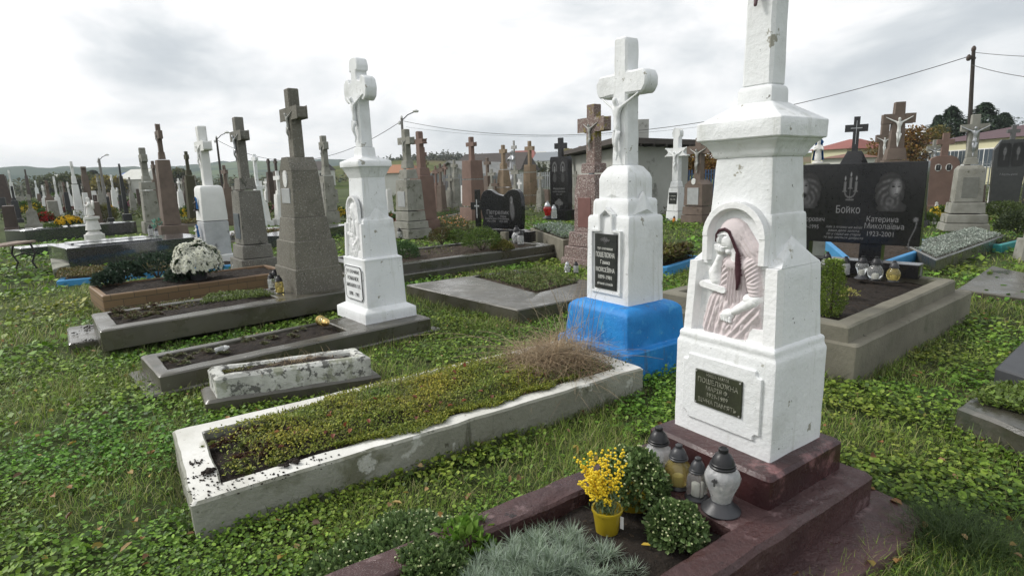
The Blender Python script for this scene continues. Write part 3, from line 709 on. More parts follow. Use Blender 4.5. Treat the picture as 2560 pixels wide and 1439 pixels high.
# ------------------------------------------------------------------ far hills
def hillmat(name,ca,cb,cc,s):
    m,N,L,B=newmat(name); tc=N.new('ShaderNodeTexCoord')
    def n(s,d=6,r=.65):
        a=N.new('ShaderNodeTexNoise'); a.inputs['Scale'].default_value=s; a.inputs['Detail'].default_value=d; a.inputs['Roughness'].default_value=r; L.new(tc.outputs['Object'],a.inputs['Vector']); return a.outputs[0]
    def mx(f,a,b,lo,hi):
        r=N.new('ShaderNodeMapRange'); r.inputs['From Min'].default_value=lo; r.inputs['From Max'].default_value=hi; L.new(f,r.inputs[0]); x=N.new('ShaderNodeMix'); x.data_type='RGBA'; L.new(r.outputs[0],x.inputs[0])
        for i,v in((6,a),(7,b)):
            if isinstance(v,tuple): x.inputs[i].default_value=rgb(v)
            else: L.new(v,x.inputs[i])
        return x.outputs[2]
    c=mx(n(s),ca,cb,.42,.56); c=mx(n(s*.4,3),c,cc,.55,.62); L.new(c,B.inputs['Base Color']); B.inputs['Roughness'].default_value=1; B.inputs['Specular IOR Level'].default_value=0; return m
def hill(name,prof,D0,D1,mat,rough,seed,pl=0):
    xs=np.arange(prof[0][0],prof[-1][0]+1,10.); cy=np.interp(xs,[p[0] for p in prof],[p[1] for p in prof]); V=[];Fc=[];R=14
    for i,(x,y) in enumerate(zip(xs,cy)):
        top=PD(x,y,D1)
        for j in range(R+1):
            t=j/R; D=lerp(D0,D1,t); q=PD(x,y,D); z=top[2]*(t*t*(3-2*t))-.5*(1-t)
            z+=rough*(mnoise.noise(Vector((q[0]*.012,q[1]*.012,seed)))+.6*mnoise.noise(Vector((q[0]*.05,q[1]*.05,seed))))*min(1,t*2)
            V.append((q[0],q[1],z))
        q=PD(x,y,D1*1.15); V.append((q[0],q[1],top[2]*.5))
    R+=1
    for i in range(len(xs)-1):
        for j in range(R): a=i*(R+1)+j; Fc.append((a,a+R+1,a+R+2,a+1))
    o=ob(name,(V,Fc),mat,sharp=0); o['kind']='structure'; return o
hill('forested_hill',[(-700,428),(0,424),(200,423),(420,420),(560,410),(700,403),(820,402),(1000,408),(1200,412),(1500,420)],330,1150,hillmat('far_forest',(.055,.085,.075),(.085,.115,.09),(.13,.17,.10),.011),5,2)
hill('village_hillside',[(700,432),(850,414),(1000,398),(1120,396),(1250,392),(1400,388),(1500,392),(1700,395),(2000,385),(2200,372),(2400,372),(3000,372)],120,420,hillmat('hillside_fields',(.06,.085,.03),(.13,.135,.055),(.16,.12,.075),.03),2.2,5)
# ------------------------------------------------------------------ trees
def tree(label,base,h,r,cols,kind='broadleaf_tree',n=2600,cat_='tree',ls=None,conifer=False,group=None,z0=.3):
    t=thing(kind,label,cat_,base); ls=ls or h*.035
    lim=[tube([(0,0,-.1),(h*.01,0,h*.3),(0,h*.01,h*.62),(0,0,h*.85)],h*.028,7,h*.006)]
    for k in range(7):
        a=k*2.4; zz=h*lerp(.28,.7,k/7); lim.append(tube([(0,0,zz),(math.cos(a)*r*.4,math.sin(a)*r*.4,zz+h*.08),(math.cos(a)*r*.75,math.sin(a)*r*.75,zz+h*.14)],h*.01,5,h*.002))
    ob('trunk',merge(*lim),BARK,t)
    if conifer:
        k=RNG.random(n)**.8; zz=h*(z0*.6+(1-z0*.6)*k); rr=r*(1-k)**.75*RNG.uniform(.35,1.05,n)*(1+.25*np.sin(zz*9/h*3)); a=RNG.uniform(0,6.283,n); rr*=(1+.3*np.sin(a*5+zz))*(.75+.45*np.abs(np.sin(zz/h*24+a)))
        p=np.stack([rr*np.cos(a),rr*np.sin(a),zz],1); d=unit(np.stack([np.cos(a),np.sin(a),-.25+0*a],1)+RNG.normal(0,.35,(n,3)))
    else:
        nc=22; cc=rdir(nc,-.5,1)*RNG.uniform(.35,.8,(nc,1))*np.array([r,r,h*(1-z0)*.5])+[0,0,h*(z0+(1-z0)*.5)]
        i=RNG.integers(0,nc,n); d=rdir(n); p=cc[i]+d*RNG.uniform(.5,1,(n,1))*r*.36*np.array([1,1,.85]); d=unit(d+RNG.normal(0,.6,(n,3)))
    folob('crown',leaves(p,d,ls*RNG.uniform(.6,1.3,n),ls*.7,pal(n,cols,.25)),FOL,t); return t
def ray_base(px,py_top,D,h=None):
    q=PD(px,py_top,D); return (q[0],q[1],0),q[2]
TAUT=[(.22,.10,.02),(.28,.15,.03),(.14,.07,.02),(.20,.15,.03)]; TCON=[(.03,.055,.03),(.045,.08,.04),(.06,.095,.05)]; TGR=[(.045,.07,.022),(.08,.10,.03),(.13,.12,.03)]; TYEL=[(.30,.24,.04),(.20,.18,.04)]
for px,py,D,r,cols,con,lab,nm in (
 (2262,318,58,2.6,TAUT,0,'round orange autumn tree right behind the tall brown cross','broadleaf_tree'),(2210,352,70,2.2,TAUT,0,'low rust-coloured autumn tree left of the tall brown cross','broadleaf_tree'),
 (2330,312,66,2.4,[(.16,.14,.035),(.10,.11,.03),(.22,.17,.04)],0,'yellow-green tree between the orange tree and the dark conifers','broadleaf_tree'),
 (2382,268,78,3.6,TCON,1,'dark conifer standing left of the tall power pole','conifer_tree'),(2464,258,80,4.6,TCON,1,'broad dark conifer just right of the tall power pole','conifer_tree'),(2512,284,84,3,TCON,1,'small dark conifer above the school roof at the right edge','conifer_tree'),
 (2345,290,90,1.4,TCON,1,'thin dark spruce tip left of the conifers','conifer_tree'),
 (1722,358,40,1.1,TAUT,0,'orange autumn tree between the white lobed cross and the main pillar','broadleaf_tree'),(1775,372,44,1.3,TAUT,0,'rust-leaved tree behind the brown gabled cross stone','broadleaf_tree'),
 (206,442,150,5,TGR,0,'dark green tree in the far left valley','broadleaf_tree'),(232,428,220,4,TCON,1,'dark spruce in the valley by the leaning lamp pole','conifer_tree'),(150,446,170,6,[(.12,.14,.06),(.09,.11,.05)],0,'pale green tree in the valley at the far left','broadleaf_tree'),(440,428,160,5,TGR,0,'dark valley tree right of the slender brown pillar','broadleaf_tree'),
 (262,452,140,4,TYEL,0,'yellowing tree in the valley below the lamp pole','broadleaf_tree')):
    b,h=ray_base(px,py,D); tree(lab,b,h,r,cols,nm,n=9000 if con else 3600,conifer=bool(con),z0=.12,ls=max(h*.04,D*.0045)*(.8 if con else 1))
def woods(name,label,prof,D,n,cols,hh,ls,depth=20):
    xs=RNG.uniform(prof[0][0],prof[-1][0],n); cy=np.interp(xs,[p[0] for p in prof],[p[1] for p in prof]); V=[]
    lump=.75+.25*np.sin(xs*.13)*np.sin(xs*.31+1)+.2*np.sin(xs*.71)
    P3=[]
    for x,y,l in zip(xs,cy,lump):
        q=PD(x,y,D+RNG.uniform(0,depth)); P3.append((q[0],q[1],q[2]-hh*(1-l)*.6-RNG.random()**.8*hh))
    P3=np.array(P3); d=rdir(n); v=folob(name,leaves(P3,d,ls*RNG.uniform(.6,1.3,n),ls*.75,pal(n,cols,.28))); tagit(v,label,'woodland',None,'stuff'); return v
woods('distant_woodland','dark distant tree line on the ridge behind the middle crosses',[(880,402),(960,394),(1040,386),(1120,378),(1180,386),(1260,396),(1330,398)],300,9000,[(.035,.055,.03),(.06,.075,.035),(.09,.085,.04)],7,1.5)
woods('hillside_scrub','low scrub and small trees on the village hillside',[(1270,392),(1340,386),(1440,384),(1500,390)],240,2500,[(.06,.08,.035),(.10,.11,.05)],3,1.2)
woods('valley_woodland','hazy belt of trees in the valley at the far left',[(-60,452),(60,449),(200,447),(400,444),(620,438),(800,436),(900,432)],190,9000,[(.055,.08,.045),(.09,.105,.05),(.14,.13,.06)],6,1.3,60)
woods('shed_hedge','dark scrub bank between the long roof and the tall black stone',[(1285,412),(1340,402),(1400,404),(1460,412)],75,6000,[(.05,.065,.025),(.085,.085,.035),(.03,.045,.02)],3.4,.35,6)
# ------------------------------------------------------------------ buildings
def quadwall(a,b,z0,z1,th=.2):
    a=np.array(a[:2]);b=np.array(b[:2]); d=(b-a)/np.linalg.norm(b-a); n=np.array([-d[1],d[0]])*th
    V=[(a[0],a[1],z0),(b[0],b[1],z0),(b[0]+n[0],b[1]+n[1],z0),(a[0]+n[0],a[1]+n[1],z0)]; V+=[(x,y,z1) for x,y,_ in V]
    return V,box(0,1,0,1,0,1)[1]
WALLC=M('shed_wall',(.42,.42,.39),(.34,.34,.31),.8,.9,.2,8,[((.2,.2,.18),1.5,.6,.1)]); WALLY=M('yellow_render',(.62,.59,.40),None,1,.9,0); WALLW=M('pale_render',(.62,.62,.58),(.55,.55,.5),1,.9,0)
ROOFD=M('dark_slate_roof',(.075,.062,.055),(.055,.047,.042),.5,.8,.3,6); ROOFM=M('maroon_tile_roof',(.105,.055,.062),(.085,.045,.052),.6,.75,.3,8); ROOFR=M('red_tile_roof',(.30,.105,.085),(.24,.09,.075),.8,.8,.3,8); ROOFB=M('blue_roof',(.02,.10,.38),None,1,.6,0); WIN=M('window_glass',(.08,.10,.12),None,1,.15,0); FRM=M('window_frame',(.75,.75,.73),None,1,.6,0)
def house(label,a,b,depth,ze,zr,wall,roof,name='house',wins=0,wz=(.35,.75),hip=0.,cat_='house',over=.3,gable=False,chim=False,ww=.5):
    """front wall from a to b (xy, left to right), ridge along it (or gable facing the viewer)"""
    a=np.array(a[:2]);b=np.array(b[:2]); L_=np.linalg.norm(b-a); ang=math.atan2(b[1]-a[1],b[0]-a[0]); c=(a+b)/2; t=thing(name,label,cat_,(c[0],c[1],0),ang); h=L_/2
    if gable:
        ob('wall',extrude([(-h,0),(h,0),(h,ze),(0,zr-.05),(-h,ze)],0,depth,0),wall,t)
        for s in(-1,1):
            sl=(zr-ze)/h; o=over
            ob('roof',extrude([(0,zr+.02),(s*(h+o),ze-sl*o+.02),(s*(h+o),ze-sl*o+.14),(0,zr+.14)][::s],-.35,depth+.3,0),roof,t)
        for k in range(5): x=lerp(-h,h,(k+1)/6); ob('batten',box(x-.04,x+.04,-.03,.02,0,ze+ (zr-ze)*(1-abs(x)/h)-.08),M('shed_batten',(.25,.25,.23)),t)
    else:
        ob('wall',box(-h,h,0,depth,0,ze),wall,t); o=over
        V=[(-h-o,-o,ze),(h+o,-o,ze),(h+o,depth+o,ze),(-h-o,depth+o,ze),(-h-o+hip,depth/2,zr),(h+o-hip,depth/2,zr)]
        ob('roof',(V,[(0,3,2,1),(0,1,5,4),(2,3,4,5),(1,2,5),(3,0,4)]),roof,t,sharp=20)
    if chim: ob('chimney',box(-h*.3-.3,-h*.3+.3,depth*.4,depth*.4+.5,zr-1,zr+.8),roof,t)
    for k in range(wins):
        x=lerp(-h,h,(k+.5)/wins); z0,z1=ze*wz[0],ze*wz[1]; w_=ww
        f=ob('window',box(x-w_-.08,x+w_+.08,-.06,.02,z0-.08,z1+.08),FRM,t); ob('pane',merge(box(x-w_,x-.05,-.075,-.05,z0,z1),box(x+.05,x+w_,-.075,-.05,z0,z1)),WIN,f)
    return t
# gabled shed, long dark roof, flat-roofed concrete store, school, cottages
a=PD(1076,440,46);b=PD(1180,436,44); house('white gabled shed behind the picket fence in the middle distance',a,b,8,a[2]-.1,PD(1122,407,45)[2],WALLC,M('fibre_sheet_roof',(.30,.30,.29),(.22,.22,.21),.8,.9,.2,10),'shed',gable=True,cat_='shed')
a=PD(1128,432,58);b=PD(1296,430,56); house('long low barn with a dark brown roof behind the gabled shed',a,b,9,PD(1200,426,56)[2]*.98,PD(1200,385,62)[2],WALLW,ROOFD,'barn',cat_='barn',hip=.3)
def store():
    A=PD(1428,376,29);Bc=PD(1560,349,20);Cc=PD(1722,352,23); zt=Bc[2]; t=thing('concrete_store','pale concrete store with an overhanging dark flat roof behind the chipped red granite cross','building',(Bc[0],Bc[1],0))
    q=[np.array(p[:2])-Bc[:2] for p in(A,Bc,Cc)]; d=q[0]+q[2]; poly=[tuple(q[1]),tuple(q[2]),tuple(d),tuple(q[0])]
    pl=ccw(poly); R=[[(x,y,z) for x,y in pl] for z in(0,zt-.22)]; ob('wall',rings(R),WALLC,t)
    po=inset(pl,-.55); R=[[(x,y,z) for x,y in po] for z in(zt-.16,zt+.02)]; ob('roof',rings(R),ROOFD,t)
    dd=(q[2])/np.linalg.norm(q[2])
    ob('roof_beam',merge(*[tube([(dd[0]*s+.1*-dd[1]*-1-.0,dd[1]*s,zt-.2),(dd[0]*s+(-dd[1])*-.45*-1*-1,dd[1]*s-.45,zt-.2)],.05,4) for s in np.arange(.3,np.linalg.norm(q[2]),.7)]),ROOFD,t)
    wq=q[0]*.78; 
    n=np.array([q[0][1],-q[0][0]])/np.linalg.norm(q[0]); n=n if n@(-np.array(Bc[:2]))>0 else -n
    e=q[0]/np.linalg.norm(q[0]); p0=q[0]*.5+n*.03
    V,Fc=box(-.35,.35,-.02,.05,zt-1.5,zt-1.0); V=[(p0[0]+e[0]*x+n[0]*y,p0[1]+e[1]*x+n[1]*y,z) for x,y,z in V]; ob('window',(V,Fc),WIN,t)
    # chimney box seen right of the white cross
    c0=PD(1606,300,25)[:2]-Bc[:2]; z1=PD(1606,300,25)[2]; ob('chimney',[(x+c0[0],y+c0[1],z) for x,y,z in box(-.22,.22,-.22,.22,zt-.1,z1)[0]] and ([(x+c0[0],y+c0[1],z) for x,y,z in box(-.22,.22,-.22,.22,zt-.1,z1)[0]],box(0,1,0,1,0,1)[1]),WALLC,t)
store()
a=PD(2300,364,64);b=PD(2700,336,52); t=house('long yellow school with white windows and a maroon roof at the right',a,b,12,PD(2500,345,56)[2],PD(2480,308,62)[2],WALLY,ROOFM,'school',wins=17,wz=(.40,.78),hip=6,cat_='school',ww=.42)
a=PD(2030,376,62);b=PD(2118,372,60); house('cream cottage with a red tiled roof left of the black granite cross',a,b,7,PD(2070,374,60)[2],PD(2080,350,63)[2],WALLY,ROOFR,'house',hip=1.5)
a=PD(2056,398,50);b=PD(2104,397,49); house('low outbuilding with a brown roof left of the black granite cross',a,b,4,PD(2080,396,49)[2],PD(2080,384,50)[2],WALLW,M('brown_roof',(.2,.1,.07)),'outbuilding',hip=1,cat_='outbuilding')
for i,(px,py,D,w_,rf,lab) in enumerate([(1300,388,200,5,ROOFR,'tiny red-roofed house on the hillside left of the tan cross'),(1338,391,210,4,WALLW,'tiny white-roofed house on the hillside right of the tan cross'),(1364,392,190,4.5,M('grey_roof',(.25,.27,.29)),'tiny grey-roofed house on the hillside by the tall black stone'),(296,446,150,2.6,ROOFB,'far house with a bright blue roof in the left valley'),(250,470,150,2.6,M('yellow_roof',(.30,.25,.08)),'far barn with a yellow roof under the lamp pole'),(120,452,200,4,WALLW,'far white house in the valley at the far left'),(322,437,140,3.5,WALLW,'far pale roof behind the thin black post'),(765,416,170,5,ROOFD,'far dark-roofed house behind the grey slab cross'),(940,424,60,3.2,M('orange_roof',(.32,.15,.08)),'low orange-brown roof right of the white urn-capped cross')]):
    q=PD(px,py,D); d=np.array([1,-.3]); d=d/np.linalg.norm(d)*w_; house(lab,q[:2]-d,q[:2]+d,6,q[2]-1.4*D/200,q[2]+1.6*D/200,WALLW,rf,'cottage',hip=1,cat_='cottage')
def fence(label,pts,z0,h,mat,gap=.11,name='picket_fence',D=None):
    c=np.array(pts[0][:2]); t=thing(name,label,'fence',(c[0],c[1],0)); P_=[];posts=[]
    for a,b in zip(pts[:-1],pts[1:]):
        a=np.array(a[:2])-c;b=np.array(b[:2])-c; L_=np.linalg.norm(b-a); n=int(L_/gap)
        for k in range(n):
            p=a+(b-a)*k/n; P_.append(([(x+p[0],y+p[1],z) for x,y,z in box(-.028,.028,-.012,.012,z0,h)[0]],box(0,1,0,1,0,1)[1]))
        for z in(z0+.15,h-.18): P_.append(tube([(a[0],a[1]+.03,z),(b[0],b[1]+.03,z)],.025,4))
        for k in range(int(L_/2.5)+1):
            p=a+(b-a)*min(1,k*2.5/L_); ob('post',[(x+p[0],y+p[1]+.07,z) for x,y,z in box(-.05,.05,-.05,.05,0,h+.06)[0]] and ([(x+p[0],y+p[1]+.07,z) for x,y,z in box(-.05,.05,-.05,.05,0,h+.06)[0]],box(0,1,0,1,0,1)[1]),mat,t)
    ob('pickets',merge(*P_),mat,t)
FW_=M('fence_pale',(.55,.57,.58),None,1,.6,0); FG_=M('fence_grey',(.22,.235,.25),None,1,.6,0); FB_=M('fence_blue_grey',(.12,.18,.26),(.05,.12,.28),.8,.6,0)
fence('grey metal picket fence in front of the gabled shed',[PD(1078,440,36),PD(1270,435,33)],.1,PD(1160,436,35)[2],FG_)
fence('white metal picket fence behind the tan crosses',[PD(1280,433,32),PD(1445,430,30)],.1,PD(1360,431,31)[2],FW_)
fence('blue-grey metal fence left of the white pillar',[PD(1696,424,26),PD(1850,420,26)],.1,PD(1770,424,26)[2],FB_)
fence('dark metal fence in front of the yellow school',[PD(2420,400,45),PD(2640,395,42)],.1,PD(2500,402,44)[2],FG_,gap=.2)
# ------------------------------------------------------------------ poles and wires
def pole(label,px,py,D,r,mat,lamp=False,cross=False,name='power_pole',lean=(0,0)):
    q=PD(px,py,D); t=thing(name,label,'pole',(q[0],q[1],0)); z=q[2]; ob('shaft',tube([(-lean[0]*z,-lean[1]*z,-.2),(0,0,z)],r*1.3,8,r*.8),mat,t)
    ob('insulator',merge(lathe([(.03,z-.05),(.05,z),(.05,z+.05),(.02,z+.1)],8),xf(lathe([(.03,z-.25),(.05,z-.22),(.05,z-.15),(.02,z-.1)],8),(-.1,0,0))),PORC if lamp else DARKST,t)
    if lamp:
        ob('lamp_arm',tube([(0,0,z-.1),(.25,0,z+.12),(.5,0,z+.22)],.02,5),IRON,t); ob('lamp_head',xf(lathe([(.02,-.04),(.1,-.03),(.13,.02),(.05,.08)],10),(.58,0,z+.24)),PORC,t)
    if cross: ob('bracket',box(-.12,.06,-.03,.03,z-.22,z-.17),mat,t)
    return np.array([q[0],q[1],z])
pA=pole('wooden pole with a street lamp in the middle distance',1004,296,24,.06,POLEC,True); pB=pole('tall dark power pole at the right in front of the conifers',2434,126,19,.05,POLEW,False,True,lean=(-.075,0))
pC=pole('thin dark pole with a bracket behind the white pillar with the statue',541,345,34,.06,POLEW,lamp=True); pD=pole('leaning grey lamp pole in the far left field',247,398,48,.09,POLEC,True,name='lamp_pole')
def wire(label,a,b,sag,r=.008):
    pts=[(1-t)*a+t*b-np.array([0,0,sag*4*t*(1-t)]) for t in np.linspace(0,1,30)]; c=pts[0]; o=ob('overhead_wire',tube([p-c for p in pts],r,4),WIRE,None,c); tagit(o,label,'wire')
wire('overhead wire sagging from the lamp pole to the tall power pole',pA-[0,0,.1],pB-[0,0,.12],1.15,.011); wire('overhead wire from the lamp pole down to the thin dark pole on the left',pA-[0,0,.1],pC-[0,0,.1],1.3,.012)
wire('upper wire from the tall power pole off to the right',pB-[0,0,.05],PD(2760,142,15),.05); wire('lower wire from the tall power pole off to the right',pB-[0,0,.35],PD(2760,205,14),.1)
wire('second fainter wire low over the middle graves',PD(1015,318,24),PD(1745,318,21),.35,.005)
# ------------------------------------------------------------------ near graves
# 1 maroon painted grave of the white pillar
zs_m=.13
t,_,_=grave('dark red painted grave bed with stepped base under the tall white pillar',UNq(.28,2.56,.985,1.79),-.02,.2,MAROON_D,UNq(.40,1.735,1.12,1.645),zs=zs_m,amp=.009,seed=1,b=.018,step=.07,mound=.025)
c=np.array(t.location[:2]); L2=lambda q:[(p[0]-c[0],p[1]-c[1]) for p in q]
ob('step',curbmesh(L2(UNq(1.93,2.495,1.095,1.70)),.19,.335,None,None,.014,.02,.06,.004,4,True),MAROON,t)
padc=UN(2.02,1.42); pad=[tuple(padc+np.array([math.cos(a)*.92*(1+.05*math.sin(3*a)),math.sin(a)*.82*(1+.06*math.cos(4*a))])) for a in np.linspace(0,2*math.pi,33)[:-1]]
pad=[tuple(UN(u,n)) for u,n in((1.2,.93),(1.7,.86),(2.1,.78),(2.4,.765),(2.62,.80),(2.72,.90),(2.74,1.1),(2.72,1.5),(2.70,1.85),(2.2,1.86),(1.7,1.86),(1.35,1.5),(1.2,1.2))]
pl=L2(pad); R=[[(x,y,z) for x,y in rp(pl,.03,.08)] for z in(-.03,.03)]; R.append([(x*.985+.0,y*.985,.052) for x,y in R[0] for _ in (0,)] if False else [(p[0]+(0-p[0])*.03,p[1]+(0-p[1])*.03,.052) for p in R[0]])
ob('footing',disp(rings(R),.006,9,2),MAROON_D,t,sharp=50)
# 2 white curb grave in the foreground
G1o=UNq(.10,2.84,2.56,3.46); G1i=UNq(.235,2.69,2.68,3.33)
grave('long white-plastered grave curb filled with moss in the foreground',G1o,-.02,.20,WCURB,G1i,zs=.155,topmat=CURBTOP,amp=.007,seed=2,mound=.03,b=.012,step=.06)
# 3 small mottled child's grave
q3=rect_from(P(534,947,.25),P(927,892,.25),P(509,928,.25)); q3=[np.array(q3[0]),np.array(q3[1]),np.array(q3[1])+UN(0,.30)-UN(0,0),np.array(q3[0])+UN(0,.30)-UN(0,0)]
def scale_q(q,k): c=np.mean(q,0); return [c+(p-c)*(1+k/np.linalg.norm(p-c)) for p in q]
grave("small mottled white child's grave curb with dead stalks",q3,.10,.255,MOTTLE,ds=.075,zs=.215,amp=.008,seed=5,b=.02,step=.06,plinth=[(scale_q(q3,.07),-.02,.11,CONC)],mound=.03)
# 4 grey grave of the white urn-capped cross
q=rect_from(P(398,941,.17),P(1077,794,.17),P(351,890,.17)); G3o=q
i3=[P(421,923,.17)[:2],P(870,826,.17)[:2],P(815,803,.17)[:2],P(394,890,.17)[:2]]
grave('grey concrete grave frame of bare earth under the white lobed cross',q,-.02,.17,CONC,i3,zs=.135,amp=.005,seed=6,plinth=[(scale_q(q,.10),-.03,.05,CONC)],pmat=CONC,mound=.02)
# 5 double grey grave of the tall grey cross
q=rect_from(P(249,828,.27),P(880,725,.27),P(228,785,.27)); G4o=q; e=(np.array(q[1])-q[0]); e=e/np.linalg.norm(e); q[1]=q[1]+e*.35; q[2]=q[2]+e*.35
i4=[P(294,812,.27)[:2],P(695,744,.27)[:2],P(650,728,.27)[:2],P(269,783,.27)[:2]]
pq=rect_from(P(177,859,.10),P(872,752,.10),P(173,818,.10)); pq[1]=pq[1]+e*.4; pq[2]=pq[2]+e*.4
grave('two-step grey concrete grave with succulents under the tall grey cross',q,.08,.27,CONC,i4,zs=.235,amp=.005,seed=7,plinth=[(scale_q(pq,.02),-.03,.10,CONC)],mound=.02)
# 6 brick-tiled bed
def brickmat():
    m,N,L,B=newmat('brick_tile'); tc=N.new('ShaderNodeTexCoord'); sp=N.new('ShaderNodeSeparateXYZ'); L.new(tc.outputs['Object'],sp.inputs[0])
    a=N.new('ShaderNodeMath'); a.operation='ADD'; L.new(sp.outputs[0],a.inputs[0]); L.new(sp.outputs[1],a.inputs[1]); cb=N.new('ShaderNodeCombineXYZ'); L.new(a.outputs[0],cb.inputs[0]); L.new(sp.outputs[2],cb.inputs[1])
    br=N.new('ShaderNodeTexBrick'); L.new(cb.outputs[0],br.inputs['Vector']); br.inputs['Scale'].default_value=1; br.inputs['Brick Width'].default_value=.34; br.inputs['Row Height'].default_value=.095; br.inputs['Mortar Size'].default_value=.004
    br.inputs['Color1'].default_value=(.20,.125,.065,1); br.inputs['Color2'].default_value=(.15,.09,.05,1); br.inputs['Mortar'].default_value=(.05,.04,.03,1); L.new(br.outputs[0],B.inputs['Base Color']); B.inputs['Roughness'].default_value=.6; return m
BRICK=brickmat()
q=rect_from(P(255,740,.26),P(671,685,.26),P(232,712,.26)); q=[np.array(p) for p in q]; e=(q[1]-q[0]); e/=np.linalg.norm(e); nn=np.array([-e[1],e[0]]); q[3]=q[0]+nn*1.02; q[1]=q[1]+e*.35; q[2]=q[1]+nn*1.02; G5o=q
t5,i5,zs5=grave('brown brick-tiled grave border with the white chrysanthemum',q,-.02,.26,BRICK,ds=.06,zs=.22,amp=.002,seed=8,mound=.04)
# 7 blue edged bed
q=rect_from(P(140,703,.1),P(562,664,.1),P(125,695,.1)); q=[np.array(p) for p in q]; e=(q[1]-q[0]); e/=np.linalg.norm(e); nn=np.array([-e[1],e[0]]); q[3]=q[0]+nn*1.0; q[1]=q[1]+e*.5; q[2]=q[1]+nn*1.0; G6o=q
t6,i6,zs6=grave('low blue-painted grave border overgrown with moss at the left',q,-.02,.1,BLUE2,ds=.09,zs=.09,amp=.004,seed=9,mound=.05)
# 8 wide grey slab with a grassy opening
q=[np.array(P(1295,775,.17)[:2]),None,None,np.array(P(1015,712,.17)[:2])]; e=UN(1,0); q[1]=q[0]+e*1.75; q[2]=q[3]+e*1.75; G7o=q
i7=[P(1342,733,.17)[:2],P(1450,706,.17)[:2],P(1345,679,.17)[:2],P(1180,690,.17)[:2]]
grave('wide grey concrete slab with a grassy opening left of the blue-based cross',q,-.02,.17,CONC,i7,zs=.14,amp=.004,seed=10,mound=.02,soil=SOILB)
# 9 stepped dark curb in front of the heart stone
a=np.array(P(1000,661,.28)[:2]); b=np.array(P(1387,611,.28)[:2]); e=(b-a)/np.linalg.norm(b-a); nn=np.array([-e[1],e[0]]); q=[a-e*.5,b,b+nn*1.7,a-e*.5+nn*1.7]; G8o=q
a2=np.array(P(1000,689,.14)[:2]); b2=np.array(P(1412,628,.14)[:2]); q2=[a2-e*.5,b2,b2+nn*2.2,a2-e*.5+nn*2.2]
grave('two-step dark curb round bare earth in front of the black heart stone',q,.1,.28,CONC_D,ds=.16,zs=.24,amp=.003,seed=11,mound=.03,soil=SOILB,plinth=[(q2,-.02,.14,CONC_D)],step=.3)
# 10 the wide grave at the right
q=rect_from(P(2123,817,.42),P(2391,699,.42),P(1650,728,.42)); G9o=q; q=[np.array(p) for p in q]
pq=rect_from(P(2143,865,.30),P(2432,728,.30),P(1655,770,.30))
G9b=pq
t9,i9,zs9=grave('wide pale concrete double grave of dark earth under the broad black stone',q,.28,.42,CONC_L,ds=.13,zs=.35,soil=SOIL,amp=.005,seed=12,mound=.03,plinth=[(pq,-.02,.30,CONC_L)],b=.015)
# right edge slabs
q=[P(x,y,.08)[:2] for x,y in((2392,722),(2560,745),(2640,700),(2480,664))]; grave('low grey concrete slab in the grass at the right edge',q,-.02,.08,CONC,solid=True,seed=13,name='concrete_slab',cat_='slab')
G10b=[P(x,y,.16)[:2] for x,y in((2392,1015),(2640,1110),(2700,1000),(2490,945))]
q=[P(x,y,.16)[:2] for x,y in((2392,1015),(2640,1110),(2700,1000),(2490,945))]; grave('mossy concrete block half buried in grass at the lower right edge',q,-.03,.16,CONC_D,solid=True,seed=14,name='concrete_block',cat_='slab',amp=.012,step=.08,b=.02)
q=[P(x,y,.2)[:2] for x,y in((2488,918),(2700,985),(2720,860),(2572,838))]; grave('smooth dark slab cut off by the right edge',q,-.02,.2,M('dark_grey_slab',(.06,.062,.068),(.045,.047,.05),4,.5,.1,60),solid=True,seed=15,name='dark_slab',cat_='slab',amp=0)
# ------------------------------------------------------------------ main white pillar
th=TH0; MC=UN(2.05+.195,1.17+.24); zB=.34
tm=thing('white_pillar_monument','tall white-painted pillar with a seated woman in an arched niche on a dark red base','gravestone',(MC[0],MC[1],zB-.008),th)
TM=zB-.008
def prof(rows,ratio):  # rows of (pixel y of near corner, pixel width)
    out=[]
    for py,w in rows:
        z=zat(MC,py)
        for _ in range(4):
            hx=solve_w(MC,z,w,ratio,th); nc=max(cor(MC,hx,hx*ratio,th),key=lambda q:-math.hypot(*q)); z=zat(nc,py)
            if abs(z-H)<.03: break
        out.append([z-TM,hx,hx*ratio])
    return out
A_=prof([(1155,365),(905,378)],.81); A_[0][0]=0
hx0=A_[0][1]
B_=prof([(882,345),(675,330)],.82); U_=prof([(640,262),(537,246)],.86); K_=prof([(530,237),(388,220)],.88)
PMAIN=(A_,B_,U_,K_)
za=A_[1][0]
ob('base_block',loft([(0,A_[0][1],A_[0][2]),(za-.012,A_[1][1],A_[1][2]),(za+.004,A_[1][1]-.008,A_[1][2]-.008),(za+.016,B_[0][1]+.012,B_[0][2]+.012),(za+.034,B_[0][1]+.012,B_[0][2]+.012),(za+.045,B_[0][1]-.004,B_[0][2]-.004)],.005,.009,.045,.045,.0025,1),WHITE,tm)
zb0=za+.04; zb1=B_[1][0]; RD=.045
hyb0,hyb1=B_[0][2],B_[1][2]
ob('niche_block',loft([(zb0,B_[0][1]-.001,hyb0-RD/2),(zb1,B_[1][1]-.001,hyb1-RD/2),(zb1+.03,U_[0][1]+.002,U_[0][2])],.006,.012,.04,.04,.0025,2,cy=RD/2),WHITE,tm)
zu1=U_[1][0]; zk1=K_[1][0]
ob('upper_block',loft([(zb1-.01,U_[0][1],U_[0][2]),(zu1-.006,U_[1][1],U_[1][2]),(zu1+.002,K_[0][1]+.001,K_[0][2]+.001)],.005,.01,.04,.04,.0025,3),WHITE,tm)
ob('column',loft([(zu1-.004,K_[0][1],K_[0][2]),(zk1,K_[1][1],K_[1][2])],.005,.01,.04,.04,.0025,4),WHITE,tm)
